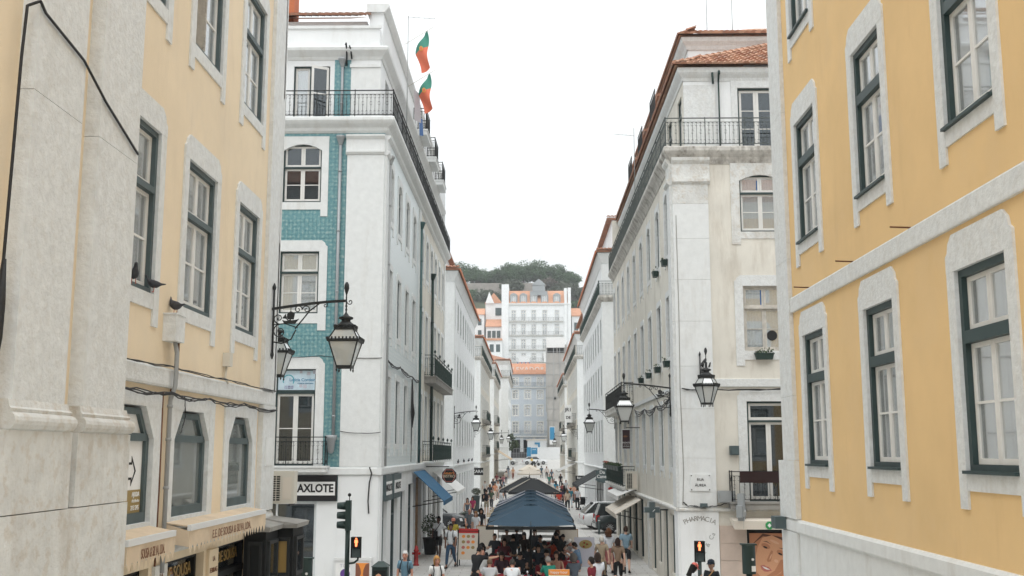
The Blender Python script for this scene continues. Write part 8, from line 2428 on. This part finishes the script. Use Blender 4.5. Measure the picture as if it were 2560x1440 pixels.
# cafe guests and waiters
W_ = 'guests and waiters of the cafe'
person('waiter in black leaning over the front left table', at(1190, 33.2), 33.2, -35, 'point', '#17181b', '#141517', 'tan', 'short', '#120e0c', h=1.02, group=W_)
person('waiter in black bending over the right hand tables', at(1400, 40), 40, 30, 'serve', '#1a1b1e', '#1a1b1e', 'tan', 'short', '#120e0c', h=1.0, group=W_)
sits = [(1226, 33.6, 0, 'sit', '#d9dbde', '#5b6068', 'red', 'short', '#6b5a48', 'man in a pale grey T-shirt with his back to us at the front left table'), (1281, 33.3, 0, 'sit_eat', '#e9ecef', '#3d4350', 'red', 'short', '#3a342f', 'man in a white T-shirt with his back to us at the front table'),
        (1210, 36.6, 10, 'sit', '#d3d4d3', '#50545a', 'red', 'bald', '#777777', 'bald man in a white T-shirt behind the waiter'), (1207, 38.6, 180, 'sit_back', '#2b2d33', '#24262b', 'tan', 'curly', '#14100e', 'dark curly haired woman facing us on the left'),
        (1371, 34.2, 15, 'sit', '#1f7f6c', '#3d4148', 'red', 'short', '#8a8580', 'grey haired man in a green T-shirt beside the happy hour board'), (1432, 35.0, 10, 'sit', '#4d5660', '#3c434b', 'pale', 'grey_curly', '#57524e', 'woman with big grey curls in a patterned dress'),
        (1388, 36.0, 170, 'sit_back', '#b58a74', '#5f5048', 'tan', 'long', '#2a1b15', 'woman in a strappy top facing us at the front right table'), (1363, 36.8, 190, 'sit', '#16181c', '#1b1c20', 'tan', 'short', '#16110e', 'man in black facing us at the front right table'),
        (1377, 41.6, -60, 'sit_eat', '#c8512c', '#3f4450', 'tan', 'short', '#2b1c14', 'man in an orange T-shirt leaning over his table'), (1446, 39.6, 70, 'sit_eat', '#6f8fae', '#3a5578', 'tan', 'short', '#231a15', 'man in a light blue polo shirt at the right hand table'),
        (1432, 41.2, 120, 'sit_eat', '#d8d8d8', '#60656c', 'red', 'short', '#9a948c', 'man in a white cap and shirt behind the blue polo shirt'), (1352, 43.2, 160, 'sit', '#3c4a58', '#30343b', 'tan', 'short', '#1b1411', 'man in slate blue in the shade near the pole'),
        (1363, 40.2, 20, 'sit', '#56646e', '#30343b', 'tan', 'short', '#1b1411', 'man in grey in the shade right of the pole'), (1285, 43.4, 10, 'sit', '#25282e', '#202227', 'tan', 'short', '#14100e', 'dark clothed guest in the shade left of the pole'), (1262, 41.0, 180, 'sit_back', '#5a2730', '#30262a', 'tan', 'long', '#2a1b15', 'woman in wine red in the shade on the left'),
        (1335, 46.6, 180, 'sit', '#6a6a70', '#33363c', 'pale', 'short', '#2a1d14', 'guest in grey at the back of the shade'), (1292, 47.2, 0, 'sit', '#3b4048', '#2a2d33', 'tan', 'short', '#171210', 'guest in dark grey at the back of the shade'),
        (1300, 36.2, 180, 'sit_eat', '#2a2d35', '#202227', 'tan', 'short', '#14100e', 'man in charcoal facing us behind the white T-shirt'), (1255, 36.0, 185, 'sit', '#3a2530', '#26262c', 'tan', 'long', '#1d1410', 'woman in plum facing us behind the front left table'), (1322, 38.8, 0, 'sit', '#20242b', '#1d1f24', 'brown', 'short', '#120e0c', 'man in black close behind the parasol pole'),
        (1345, 38.4, 175, 'sit_back', '#1f2a36', '#202227', 'tan', 'bob', '#2a1b15', 'woman in navy right of the parasol pole'), (1238, 43.6, 170, 'sit_back', '#2d3138', '#202227', 'tan', 'short', '#171210', 'man in dark grey at the left edge of the shade'), (1310, 44.6, 180, 'sit', '#4a3b34', '#26262c', 'pale', 'long', '#3a2418', 'woman in brown deep in the shade'),
        (1402, 43.6, 200, 'sit', '#23262c', '#202227', 'tan', 'short', '#171210', 'man in black at the right edge of the shade'), (1392, 46.4, 170, 'sit', '#39424c', '#26262c', 'pale', 'bob', '#4a2f1e', 'woman in blue grey at the back right of the shade'), (1268, 46.8, 180, 'sit', '#6b6560', '#26262c', 'tan', 'short', '#171210', 'man in taupe at the back left of the shade')]
for i, (px_, d, fc, ps, tp, bt_, sk, hr, hc, lb) in enumerate(sits):
    x = at(px_, d)
    person(lb, x, d, fc, ps, tp, bt_, sk, hr, hc, h=.99, group=W_, upper='tank_top' if 'strappy' in lb else 'shirt', cap='#e4e2de' if 'white cap' in lb else None)
    a = R(fc)
    chair(x, d, a, 'wooden chair under the ' + ' '.join(lb.split()[:12]))
person('shop visitor in a white T-shirt inside the clothes shop doorway', -4.95, 23.1, 120, 'stand', '#e4e6ea', '#4a4f58', 'tan', 'short', '#1a1310', h=.94, group=G_)

# ================================================================== lettering to meshes, thin summer haze
bake_texts()
hz = MB().box(-320, 320, -40, 660, -2, 75).put('haze', 'ink')
hz['kind'] = 'stuff'
hz['label'] = 'thin pale haze filling the street and hillside air'
hm = bpy.data.materials.new('haze_air')
hm.use_nodes = True
t = hm.node_tree
t.nodes.clear()
mo_ = t.nodes.new('ShaderNodeOutputMaterial')
pv = t.nodes.new('ShaderNodeVolumePrincipled')
pv.inputs['Color'].default_value = (.93, .96, .98, 1)
pv.inputs['Density'].default_value = .0005
t.links.new(pv.outputs[0], mo_.inputs['Volume'])
hz.data.materials[0] = hm
